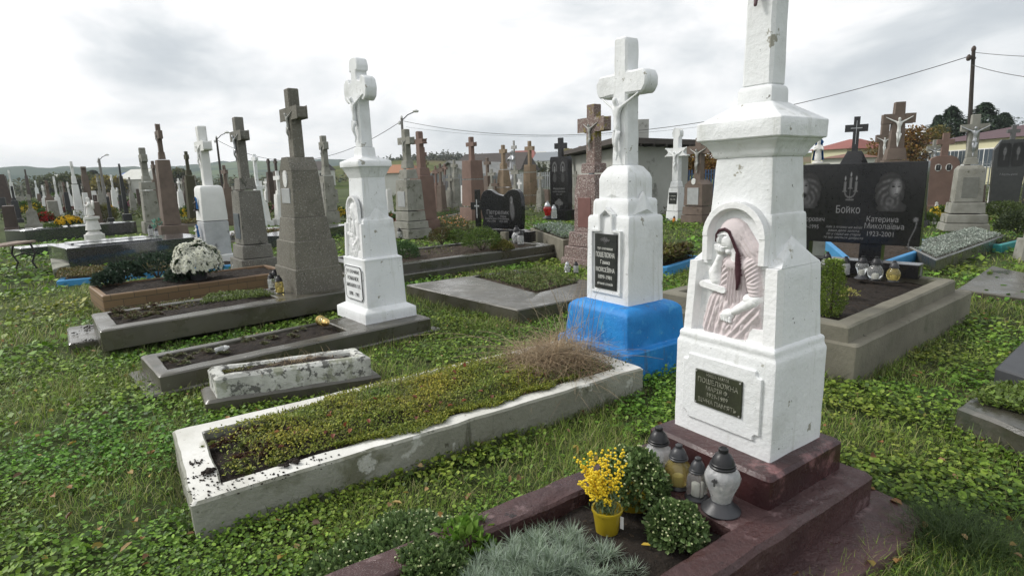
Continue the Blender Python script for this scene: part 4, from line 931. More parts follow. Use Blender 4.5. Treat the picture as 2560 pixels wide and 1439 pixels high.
# side gables leaning on the upper block
for s in(-1,1):
    hx=B_[1][1]; hxu=U_[0][1]; g=.085; V=[(s*hx,-hyb1*.82,zb1),(s*hx,hyb1*.9,zb1),(s*(hxu-.005),0.01,zb1+g+.03),(s*(hxu-.01),-hyb1*.82,zb1),(s*(hxu-.01),hyb1*.9,zb1),(s*(hx-.03),.01,zb1+g)]
    ob('side_gable',disp((V,[(0,1,5),(0,5,2,3),(1,4,2,5),(0,3,4,1),(3,2,4)]),.002,9,3),WHITE,tm,sharp=25)
CAPW=prof([(341,331)],.93)[0]; zc0=CAPW[0]
zc0=zat(cor(MC,CAPW[1],CAPW[2],th)[1] if False else max(cor(MC,CAPW[1],CAPW[2],th),key=lambda q:-math.hypot(*q)),341)-TM
nc=max(cor(MC,CAPW[1],CAPW[2],th),key=lambda q:-math.hypot(*q)); zc1=zat(nc,289)-TM
zn0=zat(MC,262)-TM; zn1=zat(MC,222)-TM
hN=solve_w(MC,zn0+TM,133,.82,th); hS0=solve_w(MC,zn1+TM,115,.82,th)
hK=K_[1][1]
ob('capital',loft([(zk1-.004,hK+.004,hK*.88+.004),(zk1+.006,hK+.012,hK*.88+.012),(zk1+.022,hK+.016,hK*.88+.016),(lerp(zk1,zc0,.75),lerp(hK,CAPW[1],.55),lerp(hK*.88,CAPW[2],.55)),(zc0-.006,CAPW[1]-.014,CAPW[2]-.014),(zc0,CAPW[1]-.014,CAPW[2]-.014),(zc0+.002,CAPW[1],CAPW[2]),(zc1,CAPW[1],CAPW[2]),(zc1+.004,CAPW[1]-.01,CAPW[2]-.01),(zn0+.004,hN*.98,hN*.8)],.004,.008,.04,.04,.003,5),WHITE,tm)
z0s=zat(MC,0)-TM; hS1=solve_w(MC,z0s+TM,111,.82,th)
ob('cross_foot',loft([(zn0-.01,hN,hN*.82),(zn1-.006,hN*1.0,hN*.82),(zn1+.008,hS0,hS0*.82)],.006,.012,.04,.04,.003,6),WHITE,tm)
zx=z0s+.28
ob('cross',extrude(cross_poly(zn1,zx+.42,zx,zx+.13,.30,hS0,hS1*.9),-hS0*.78,hS0*.78,.012,.05,.003,.7),WHITE,tm)
fg=corpus(tm,(-.0,-hS0*.78+.0,z0s+.20),.36,M('dark_painted_feet',(.10,.055,.06),(.14,.08,.085),20,.5,.1))
# raised panel with scalloped corners and the plaque
hyA=(A_[0][2]+A_[1][2])/2; W_=A_[0][1]*.80; pz0,pz1=za*.17,za*.87; k=.028
pan=[(-W_+k,pz0),(W_-k,pz0),(W_-k,pz0+k*.7),(W_-k*.7,pz0+k),(W_,pz0+k),(W_,pz1-k),(W_-k*.7,pz1-k),(W_-k,pz1-k*.7),(W_-k,pz1),(-W_+k,pz1),(-W_+k,pz1-k*.7),(-W_+k*.7,pz1-k),(-W_,pz1-k),(-W_,pz0+k),(-W_+k*.7,pz0+k),(-W_+k,pz0+k*.7)]
pn=ob('raised_panel',extrude(pan,-max(A_[0][2],A_[1][2])-.011,-hyA+.02,.004,.05,.001,3),WHITE,tm)
pw_,q0,q1=W_*.60,lerp(pz0,pz1,.27),lerp(pz0,pz1,.80); yf=-max(A_[0][2],A_[1][2])-.019
pq_=ob('plaque',extrude([(-pw_-.004,q0),(pw_-.004,q0),(pw_-.004,q1),(-pw_-.004,q1)],yf,yf+.02,.002),PLQ_OLIVE,tm)
LET=M('worn_raised_lettering',(.10,.105,.07),(.34,.34,.28),60,.45,0); hh=q1-q0
for txt,fz,fs in(('НАША МАМА',.90,.12),('ПОШЕЛЮЖНА',.72,.19),('МАРІЯ Ф.',.53,.17),('1929-1989',.35,.17),("ВІЧНА ПАМ'ЯТЬ",.15,.165)): text(txt,hh*fs,pq_,(-.004,yf-.001,lerp(q0,q1,fz)),LET,ext_=.0012,wid=.92,maxw=pw_*1.75)
ob('screw',merge(*[xf(([(x,z_,y) for x,y,z_ in lathe([(.004,0),(.004,.003),(.002,.004)],8)[0]],lathe([(.004,0),(.004,.003),(.002,.004)],8)[1]),(sx*(pw_-.008)-.004,yf-.003,zz)) for sx in(-1,1) for zz in(q0+.008,q1-.008)]),PEWTER,pq_)
# ---- the relief: a height field over the front of the block, in the coordinates of the niche
def cap_(x,y,x0,y0,x1,y1,r0,r1):
    dx,dy=x1-x0,y1-y0; t=np.clip(((x-x0)*dx+(y-y0)*dy)/(dx*dx+dy*dy),0,1); r=r0+(r1-r0)*t; d=np.hypot(x-x0-dx*t,y-y0-dy*t); return np.sqrt(np.clip(1-(d/r)**2,0,1)),(d<r),t
def ell(x,y,cx,cy,rx,ry,rot=0):
    c,s=math.cos(rot),math.sin(rot); dx,dy=x-cx,y-cy; a=(dx*c+dy*s)/rx; b=(-dx*s+dy*c)/ry; r=a*a+b*b; return np.sqrt(np.clip(1-r,0,1)),r<1
def sstep(a,b,x): t=np.clip((x-a)/(b-a),0,1); return t*t*(3-2*t)
def relief_field(X,Y):
    """X,Y in niche pixels (y down). Returns height above the niche floor, colour, mask"""
    WHT=np.array([.82,.82,.82]);PNK=np.array([.62,.55,.555]);BRD=np.array([.045,.012,.018])
    Hh=np.zeros_like(X); col=np.tile(WHT,X.shape+(1,)); M_=45.
    # frame and niche opening
    yc=410; ro=np.hypot((X-535)/1.0,(Y-yc)*1.02); arch_out=(ro<312)&(Y<yc)|((Y>=yc)&(abs(X-535)<312)); shoulder=Y>640
    mask=arch_out&(Y>100)|shoulder
    d_in=np.where(Y<yc,250-ro,250-abs(X-535)); low=np.where(Y>615,np.minimum(X-185,860-X),-9)
    d_in=np.where(Y>630,np.maximum(d_in,low),d_in)
    Hh=M_*(1-sstep(-6,10,d_in)); Hh=np.where((Y<640)&(abs(ro-250-30)<30)&(Y<yc),Hh+3,Hh)
    def put(h,m,base,amp,c=None,blend=0):
        nonlocal Hh,col
        hh=base+amp*h; up=m&(hh>Hh-1) & (d_in>-4); Hh=np.where(up,np.maximum(Hh,hh),Hh)
        if c is not None: col=np.where(up[...,None],c,col)
    f=lambda s,a:np.sin(s)*a
    # bench under her and the ledge the elbow rests on
    m=(X>700)&(X<850)&(Y>1175)&(Y<1400); put(np.ones_like(X),m,30,0,WHT)
    m=(X>235)&(X<490)&(Y>890)&(Y<1300); 
    # skirt: a broad fan of folds
    h,m=ell(X,Y,540,1130,275,260,.15); fold=.16*np.sin((X-300+.35*(Y-900))*.085)+.10*np.sin((X*1.1-.6*Y)*.06); put(h*(.85+fold),m&(X>275)&(X<815),8,36,PNK)
    h,m,_=cap_(X,Y,400,1010,330,1240,110,75); put(h*(.9+.14*np.sin(X*.13+Y*.03)),m,6,34,PNK)
    h,m,_=cap_(X,Y,740,1020,560,1260,120,110); put(h*(.9+.16*np.sin((X+.8*Y)*.085)),m&(X<815),10,34,PNK)
    h,m,_=cap_(X,Y,560,1240,650,1370,90,45); put(h*(.85+.2*np.sin(X*.14)),m,4,32,PNK)
    h,m,_=cap_(X,Y,330,1180,560,1280,75,90); put(h*(.85+.2*np.sin(X*.12)),m,4,32,PNK)
    # torso with long pleats
    h,m,_=cap_(X,Y,560,640,560,930,125,110); put(h*(.88+.16*np.sin((X-440+(Y-600)*.05)*.21)*sstep(600,680,Y)),m,12,30,PNK)
    h,m,_=cap_(X,Y,500,650,690,640,60,75); put(h,m,14,30,PNK)
    # neck
    h,m,_=cap_(X,Y,530,520,560,610,45,60); put(h,m,14,26,WHT)
    # scarf
    h,m=ell(X,Y,510,400,150,155,.2); put(h,m,12,34,PNK)
    h,m,_=cap_(X,Y,560,360,690,520,95,90); put(h*(.9+.10*np.sin((X-.75*Y)*.12)),m,8,32,PNK)
    h,m,_=cap_(X,Y,680,480,740,600,75,55); put(h*(.9+.12*np.sin((X-.5*Y)*.13)),m&(X<800),8,28,PNK)
    # face
    h,m=ell(X,Y,470,440,88,112,-.25); put(h,m,20,36,WHT)
    h,m,_=cap_(X,Y,400,395,385,450,10,13); put(h,m,42,10,WHT)
    for ex,ey in((456,404),(404,412)): 
        h,m=ell(X,Y,ex,ey,30,15,-.2); Hh=np.where(m,Hh-15*h,Hh)
        h,m=ell(X,Y,ex+2,ey+8,24,9,-.2); put(h,m,46,5)
    h,m,_=cap_(X,Y,430,392,414,452,10,16); put(h,m,46,17)
    h,m,_=cap_(X,Y,452,500,492,492,9,8); put(h,m,46,8); h,m=ell(X,Y,470,488,26,5,-.1); Hh=np.where(m,Hh-8*h,Hh)
    h,m=ell(X,Y,495,535,32,28); put(h,m,34,16,WHT)
    # raised forearm and fist
    h,m,_=cap_(X,Y,372,805,352,740,62,66); put(h,m,14,34,WHT)
    h,m,_=cap_(X,Y,352,740,402,590,62,34); put(h,m,16,32,WHT)
    h,m,_=cap_(X,Y,455,830,470,640,46,60); put(h*(.9+.12*np.sin((Y+X)*.12)),m,10,30,PNK)
    h,m=ell(X,Y,405,520,46,56,-.1); put(h,m,24,32,WHT)
    for k in range(4):
        h,m,_=cap_(X,Y,375+k*21,485+k*6,385+k*20,525+k*3,11,12); put(h,m,48,9,WHT)
    # ledge
    h,m,_=cap_(X,Y,250,848,470,880,30,30); put(np.where(h>.3,1,h/.3),m,10,36,WHT)
    # right sleeve, upper arm, forearm, hand
    h,m,_=cap_(X,Y,700,640,745,830,85,68); put(h*(.9+.10*np.sin((X+Y*1.3)*.12)),m&(X<818),14,34,PNK)
    h,m,_=cap_(X,Y,735,800,755,880,62,58); put(h*(.94+.06*np.sin(Y*.2)),m&(X<818),16,34,PNK)
    h,m,_=cap_(X,Y,750,940,590,1050,62,40); put(h,m,20,34,WHT)
    h,m,_=cap_(X,Y,700,930,765,925,50,55); put(h,m,18,34,WHT)
    h,m=ell(X,Y,530,1085,62,48,.15); put(h,m,28,28,WHT)
    for k in range(4):
        h,m,_=cap_(X,Y,480+k*27,1095+k*6,490+k*25,1138+k*3,13,12); put(h,m,46,8,WHT)
    # hair and braid
    def band(pts,w,base,amp):
        for (x0,y0,w0),(x1,y1,w1) in zip(pts[:-1],pts[1:]): h,m,_=cap_(X,Y,x0,y0,x1,y1,w0,w1); put(h,m,base,amp,BRD)
    band([(378,450,8),(380,392,12),(405,356,15),(460,342,15),(505,362,15),(540,420,14),(575,490,16),(598,530,16)],0,46,10)
    band([(600,545,22),(606,620,31),(616,720,31),(620,780,25),(614,850,9)],0,44,14)
    return Hh,col,mask
def make_relief(mono_col=False,res=(200,290)):
    xs=np.linspace(100,970,res[0]); ys=np.linspace(100,1240+60,res[1]); X,Y=np.meshgrid(xs,ys); Hh,col,mask=relief_field(X,Y); 
    for i in range(Hh.shape[0]):
        for j in range(0,Hh.shape[1]): Hh[i,j]+=.9*mnoise.noise(Vector((X[i,j]*.02,Y[i,j]*.02,1)))
    if mono_col: col[:]=(.8,.8,.8)
    return X,Y,Hh,col,mask
RX,RY,RH,RC,RMk=make_relief()
def relief_mesh(X,Y,Hh,col,mask,mapf,skirt):
    n0,n1=X.shape; V=np.zeros((n0,n1,3))
    for i in range(n0):
        for j in range(n1): V[i,j]=mapf(X[i,j],Y[i,j],Hh[i,j])
    V=V.reshape(-1,3); idx=np.arange(n0*n1).reshape(n0,n1); cell=mask[:-1,:-1]&mask[1:,:-1]&mask[:-1,1:]&mask[1:,1:]
    Fq=[]; 
    for i in range(n0-1):
        for j in range(n1-1):
            if cell[i,j]: Fq.append((idx[i,j],idx[i+1,j],idx[i+1,j+1],idx[i,j+1]))
    # skirt down to the block
    V=list(map(tuple,V)); C_=list(map(tuple,col.reshape(-1,3))); bk={}
    def back(k,i,j):
        if k not in bk: bk[k]=len(V); V.append(mapf(X[i,j],Y[i,j],-skirt)); C_.append((.8,.8,.8))
        return bk[k]
    for i in range(n0-1):
        for j in range(n1-1):
            if not cell[i,j]: continue
            for (di,dj,a,b) in((-1,0,(i,j+1),(i,j)),(1,0,(i+1,j),(i+1,j+1)),(0,-1,(i,j),(i+1,j)),(0,1,(i+1,j+1),(i,j+1))):
                ii,jj=i+di,j+dj
                if not(0<=ii<n0-1 and 0<=jj<n1-1) or not cell[ii,jj]:
                    Fq.append((idx[a],idx[b],back(idx[b],*b),back(idx[a],*a)))
    me=npmesh(V,Fq,np.array(C_)); me.shade_smooth(); me.set_sharp_from_angle(angle=math.radians(50)); return me
def mapf(x,y,h):
    # v: height on the block; the front face of the block tapers
    v=(1240+60-y)/(1240+60-640); z=lerp(zb0,zb1,v); hxz=lerp(B_[0][1],B_[1][1],min(v,1)); hy=lerp(hyb0,hyb1,min(v,1)); X_=(x-535)/435*hxz
    return (X_,-(hy-RD)-h*.00092,z)
link('seated_woman_relief',relief_mesh(RX,RY,RH,RC,RMk,mapf,12),RELIEF,tm)
# ------------------------------------------------------------------ white cross on the blue base
c2,s2=place(1563,968,0,345,.92,TH0)
t2=thing('white_cross_monument','tall white-painted cross with rounded arms on a bright blue stepped base','gravestone',(c2[0],c2[1],0),TH0)
def prof2(C_,rows,ratio,th):
    out=[]
    for py,w in rows:
        z=zat(C_,py)
        for _ in range(4):
            hx=solve_w(C_,z,w,ratio,th); nc=max(cor(C_,hx,hx*ratio,th),key=lambda q:-math.hypot(*q)); z=zat(nc,py)
            if abs(z-H)<.03: z=zat(C_,py); break
        out.append((z,hx,hx*ratio))
    return out
r1=prof2(c2,[(968,345),(890,340),(874,292),(795,286),(768,205)],.92,TH0)
ob('blue_base',loft([(-.01,r1[0][1],r1[0][2]),(r1[1][0],r1[1][1],r1[1][2]),(r1[1][0]+.008,r1[2][1]+.01,r1[2][2]+.01),(r1[3][0]-.0,r1[3][1],r1[3][2]),(r1[3][0]+.035,r1[3][1]-.035,r1[3][2]-.035),(r1[4][0],r1[4][1],r1[4][2])],.010,.018,.05,.05,.004,1),BLUE,t2)
r2=prof2(c2,[(769,194),(544,190),(541,166),(500,163),(496,138),(440,137),(412,84)],.85,TH0)
zsh=r2[1][0]
ob('pedestal',loft([(r2[0][0]-.01,r2[0][1],r2[0][2]),(r2[1][0],r2[1][1],r2[1][2]),(r2[1][0]+.004,r2[2][1],r2[2][2])],.016,.018,.05,.05,.004,2),WHITE,t2)
ob('shoulder_tier',loft([(r2[1][0]-.006,r2[2][1],r2[2][2]),(r2[3][0],r2[3][1],r2[3][2]),(r2[3][0]+.004,r2[4][1],r2[4][2])],.016,.02,.05,.05,.004,3),WHITE,t2)
ob('upper_tier',loft([(r2[3][0]-.006,r2[4][1],r2[4][2]),(r2[5][0],r2[5][1],r2[5][2]),(r2[6][0],r2[6][1],r2[6][2])],.02,.024,.05,.05,.004,4),WHITE,t2)
zc=r2[6][0]-.01; c_=zat(c2,95)
hsA=solve_w(c2,zc,71,.9,TH0); hsB=solve_w(c2,c_,60,.9,TH0); zb_=zat(c2,240); zt_=zat(c2,184); hb=solve_bar(c2,zt_,160,hsA*.85,TH0)
ob('cross',extrude(cross_poly(zc,c_,zb_,zt_,hb,hsA,hsB,'round'),-hsA*.88,hsA*.88,.018,.05,.005,5),WHITE,t2)
corpus(t2,(0,-hsA*.86,lerp(zc,zb_,.56)),.37,WHITE)
hyp=r2[0][2]
# flat pediments on front and side
def pyr(w,h,d,loc,rz=0): return xf(([(-w,0,0),(w,0,0),(0,.0,h),(-w*.0,-d,h*.25),(-w,.02,0),(w,.02,0),(0,.02,h)],[(0,1,3),(0,3,2),(1,2,3),(4,6,5),(0,2,6,4),(2,1,5,6),(1,0,4,5)]),loc,rz)
ob('front_gable',pyr(r2[4][1]*.60,.13,.012,(0,-r2[4][2]+.004,r2[3][0]+.005)),WHITE,t2,sharp=20)
ob('side_gable',pyr(r2[2][2]*.75,.17,.035,(r2[2][1]-.004,0,zsh+.008),math.pi/2),WHITE,t2,sharp=20)
# arched panel and plaque recess frame
zp0,zp1=lerp(r2[0][0],zsh,.16),lerp(r2[0][0],zsh,.80); wq=r2[0][1]*.50
fr=[(-wq-.045,zp0-.03),(wq+.045,zp0-.03),(wq+.045,zp1+.03),(wq*.62,zp1+.035),(wq*.62,zp1+.15),(0,zp1+.20),(-wq*.62,zp1+.15),(-wq*.62,zp1+.035),(-wq-.045,zp1+.03)]
def frame_band(poly,wd,y0,y1):
    ins=[]; n=len(poly)
    c=np.mean(np.array(poly),0); q=[np.array(p) for p in poly]; 
    for i in range(n):
        a,p,b=q[i-1],q[i],q[(i+1)%n]; d1=(p-a)/np.linalg.norm(p-a); d2=(b-p)/np.linalg.norm(b-p); nn=np.array([-d1[1]-d2[1],d1[0]+d2[0]]); nn/=np.linalg.norm(nn); k=max(.35,abs(nn@np.array([-d1[1],d1[0]]))); ins.append(p+nn*wd/k)
    R=[[(p[0],y1,p[1]) for p in q],[(p[0],y0,p[1]) for p in q],[(p[0],y0,p[1]) for p in ins],[(p[0],y1,p[1]) for p in ins]]
    return rings(R,False,False)
ob('panel_moulding',frame_band(fr,.016,-hyp-.016,-hyp+.03),WHITE,t2,sharp=40)
yf=-hyp-.012; p2=ob('plaque',extrude([(-wq,zp0),(wq,zp0),(wq,zp1),(-wq,zp1)],yf,-hyp+.02,.003),PLQ_BLACK,t2)
hh=zp1-zp0
for txt,fz,fs in(('тут спочиває',.74,.07),('ПОШЕЛЮЖНА',.62,.125),('Ганна',.49,.10),('МОЙСЕЇВНА',.35,.11),('1899-1981',.22,.10),('вічний спокій',.10,.07)): text(txt,hh*fs,p2,(0,yf-.001,lerp(zp0,zp1,fz)),LETTER,ext_=.001,wid=.88,maxw=wq*1.75)
engraving('dove_engraving',p2,(0,yf-.002,lerp(zp0,zp1,.89)),wq*1.2,hh*.16,face_fn(6),30,20)
# ------------------------------------------------------------------ white lobed cross with relief (third)
c3,s3=place(943,813,.17,199,.85,math.radians(-50)); th3=math.radians(-50)
t3=thing('white_urn_cross','white-painted pillar with a lobed cross and wide cap on the grey grave frame','gravestone',(c3[0],c3[1],.17),th3); Z3=.17
r3=prof2(c3,[(813,199),(788,199),(772,153),(657,147),(652,150),(646,128),(552,118),(545,97),(443,91),(418,122),(418,131),(402,131),(391,56),(368,52),(366,47)],.85,th3)
r3=[(a-Z3,b,c) for a,b,c in r3]; 
for i in range(1,len(r3)):
    if r3[i][0]<=r3[i-1][0]: r3[i]=(r3[i-1][0]+.003,r3[i][1],r3[i][2])
def seg(a,b,name,k): ob(name,loft([(r3[i][0]-(.008 if i==a else 0),r3[i][1],r3[i][2]) for i in range(a,b)],.005,.008,.05,.06,.0015,k),WHITE,t3)
seg(0,3,'plinth',1); seg(2,6,'plaque_block',2); seg(5,8,'niche_block',3); seg(7,9,'column',4); seg(8,14,'capital',5)
zt=r3[14][0]; zT=zat(c3,146)-Z3; b0=zat(c3,249)-Z3; b1=zat(c3,203)-Z3; hA=solve_w(c3,zt+Z3,47,.9,th3); hB=solve_w(c3,zT+Z3,36,.9,th3); hb=solve_bar(c3,b0+Z3,84,hA*.8,th3)
ob('cross',extrude(cross_poly(zt-.01,zT,b0,b1,hb*.94,hA,hB,'trefoil'),-hA*.82,hA*.82,.008,.06,.002,6),WHITE,t3)
corpus(t3,(0,-hA*.82,lerp(zt,b0,.60)),.34,WHITE)
hy3=r3[5][2]; z30,z31=r3[5][0],r3[7][0]
def mapf3(x,y,h):
    v=(1300-y)/(1300-640); z=lerp(z30,z31,v*.86); f=min(1,v*.86); return ((x-535)/435*lerp(r3[5][1],r3[6][1],f)*.97,-(lerp(r3[5][2],r3[6][2],f)-.006)-h*.0006,z)
X3,Y3,H3,C3,Mk3=make_relief(True,(80,115)); link('niche_relief',relief_mesh(X3,Y3,H3,C3,Mk3,mapf3,10),RELIEF,t3)
yb=-r3[2][2]-.001; za3,zb3=lerp(r3[2][0],r3[3][0],.12),lerp(r3[2][0],r3[3][0],.88); w3=r3[2][1]*.74; k=.03
pl3=[(-w3+k,za3),(w3-k,za3),(w3,za3+k),(w3,zb3-k),(w3-k,zb3),(-w3+k,zb3),(-w3,zb3-k),(-w3,za3+k)]
p3=ob('plaque',extrude(pl3,yb-.008,yb+.03,.002),WHITE,t3); ob('plaque_rim',frame_band(pl3,.006,yb-.010,yb),LETTER_D,p3)
hh=zb3-za3
for txt,fz,fs in(('ТУТ СПОЧИВАЄ',.83,.13),('РОМАНЮК',.63,.16),('МИХАЙЛО ОЛ.',.42,.15),('1898 - 1981',.17,.17)): text(txt,hh*fs,p3,(0,yb-.0095,lerp(za3,zb3,fz)),LETTER_D,ext_=.0006,wid=.85,maxw=w3*1.7)

hx7,hy7,hx6,hy6,z6=r3[7][1],r3[7][2],r3[6][1],r3[6][2],r3[6][0]
ob('side_gable',[(hx6-.002,-hy6*.75,z6-.10),(hx6-.002,hy6*.75,z6-.10),(hx6+.012,0,z6+.02),(hx6-.03,0,z6+.03)] and ([(hx6-.01,-hy6*.8,z6-.004),(hx6-.01,hy6*.8,z6-.004),(hx7-.004,0,z6+.12),(hx6-.004,0,z6+.004),(hx7-.02,-hy6*.5,z6-.004),(hx7-.02,hy6*.5,z6-.004)],[(0,3,2),(3,1,2),(0,1,3),(4,0,2),(1,5,2),(0,4,5,1)]),WHITE,t3,sharp=20)
# ------------------------------------------------------------------ the other monuments, nearest first
TL=math.radians(-50)
t4,i4_,c4=mono('tall plain grey cross on a stepped terrazzo pillar with a white plate and oval',776,737,.27,[('plinth',[(737,172),(676,167)]),('lower_block',[(674,157),(606,146)]),('middle_block',[(604,134),(546,118)]),('pedestal',[(544,112),(426,97)])],
 (223,300,272,68,41,36),TERR,.8,TL,plaque=(3,.30,.62,.62,PLQ_GREY,None),cs=(.62,PEWTER),portrait=(3,.82,.34,.5),gable=.15,step=.3)
mono('slender grey terrazzo cross with a crucifix beside the brick-tiled grave',638,690,.1,[('plinth',[(690,122),(652,118)]),('lower_block',[(648,102),(616,97)]),('pedestal',[(612,84),(478,74)]),('neck',[(474,57),(446,50)])],
 (294,352,330,48,30,28),TERR2,.8,TL,plaque=(2,.1,.58,.62,SLATE,None),cs=(.6,SILVER),step=.3,name='grey_cross_monument')
# pillar with plaster drapery and a statue
tS,iS,cS=mono('worn white cross on a wavy plastered stone with blue-dressed figures beside the white chrysanthemum',545,668,.05,[('plinth',[(668,92),(640,90)]),('pedestal',[(638,80),(555,80)]),('wavy_stone',[(553,80),(500,77),(470,72),(464,60)])],
 (316,377,356,44,29,27),WHITE2,.8,TL,partmats={'pedestal':M('grey_plaster_side',(.50,.51,.52),(.38,.39,.40),5,.85,.5,50,[((.2,.2,.2),4,.6,.1)])},amp=.006,step=.1,cs=(.55,WHITE2),name='statue_monument',b=.02)
def figurine(label,loc,h,body,robe,name='figurine',cat_='statue',wings=False,rz=0,group=None,veil=None,kneel=False):
    t=thing(name,label,cat_,loc,rz,group); k=h
    nodes=[((0,0,.02),.17,.15),((0,0,.2),.15,.12),((0,0,.42),.11,.09),((0,-.01,.58),.125,.09),((0,-.02,.70),.05,.05),((0,-.03,.80),.085,.085),((0,-.03,.90),.07,.07),((.12,-.02,.62),.05),((.17,-.10,.48),.04),((.04,-.17,.55),.03),((-.12,-.02,.62),.05),((-.17,-.10,.48),.04),((-.03,-.17,.56),.03)]
    if kneel: nodes[0]=((0,.02,.02),.2,.2); nodes[1]=((0,-.04,.16),.19,.17); nodes[2]=((0,0,.38),.14,.13)
    key='fig%d'%kneel
    if key not in _mc: _mc[key]=skinmesh(nodes,[(0,1),(1,2),(2,3),(3,4),(4,5),(5,6),(3,7),(7,8),(8,9),(3,10),(10,11),(11,12)])
    o=link('body',matcopy(_mc[key],body),None,t); o.scale=(k,k,k)
    vm=[]
    for i in range(11):
        z=lerp(.98,.10,i/10); w=lerp(.05,.22,min(1,i/3)) if i<3 else lerp(.13,.21,(i-3)/7); a=[]
        for j in range(13): an=lerp(-.25,math.pi+.25,j/12); a.append((w*math.cos(an)*k*(1+.06*math.sin(j*2.3)),(w*.8*math.sin(an)+.005)*k,z*k))
        vm.append(a)
    V=[p for r in vm for p in r]; Fc=[(r*13+j,r*13+j+1,(r+1)*13+j+1,(r+1)*13+j) for r in range(10) for j in range(12)]
    V2=[(x*.9,y*.88,z-.01*k) for x,y,z in V]; n=len(V); Fc+= [tuple(i+n for i in f[::-1]) for f in Fc]
    if veil is not False: ob('cloak',(V+V2,Fc),robe,t,sharp=0)
    if wings:
        for s in(-1,1): ob('wing',extrude([(s*.03*k,.45*k),(s*.34*k,.55*k),(s*.38*k,.72*k),(s*.30*k,.80*k),(s*.12*k,.70*k),(s*.03*k,.62*k)][::s],.10*k,.14*k,.008*k),body,t)
    ob('base',lathe([(.2*k,-.01),(.2*k,.03*k),(.17*k,.05*k)],14),body,t); return t
STBLUE=M('statue_blue',(.03,.16,.42),(.02,.12,.34),8,.5,0); STSKIN=M('statue_white',(.74,.73,.70),(.62,.61,.58),14,.6,.2,40); STBR=M('bronze_dark',(.05,.035,.03),(.03,.022,.02),10,.45,0)
def onmono(info,c,th,z0,pk,front=.03,fz=1.0,dx=0,gap=0):
    pts=info[pk]; z=lerp(pts[0][0],pts[-1][0],fz); hy=float(np.interp(z,[p[0] for p in pts],[p[2] for p in pts])); ct,st=math.cos(th),math.sin(th); y=-hy-front
    return (c[0]+ct*dx-st*y,c[1]+st*dx+ct*y,z+z0+gap)
p=onmono(iS,cS,TL,.05,1,.07,.5); figurine('white angel figurine with a blue cloak leaning on the plastered stone',(p[0],p[1],p[2]),.26,STSKIN,STBLUE,rz=TL)
p=onmono(iS,cS,TL,.05,2,.035,.30); figurine('dark bronze Madonna bust with a blue crown on the plastered stone',(p[0],p[1],p[2]),.25,STBR,STBLUE,rz=TL,veil=None)
# red chipped granite
tr,ir,cr=mono('cross of red chipped granite with yellow lichen behind the blue-based white cross',1486,676,.02,[('plinth',[(676,170),(655,166)]),('step',[(653,152),(624,150)]),('lower_block',[(620,130),(585,126)]),('pedestal',[(582,100),(484,98),(436,84)]),('neck',[(432,66),(408,62)])],
 (262,329,296,82,42,36),RGRAN,.85,TH0,crossmat=RGRAN_L,plaque=(3,.08,.60,.62,M('red_polished_plaque',(.20,.10,.09),(.17,.085,.075),8,.35,0),None),cs=(.72,PEWTER),step=.3,b=.012,name='granite_cross_monument')
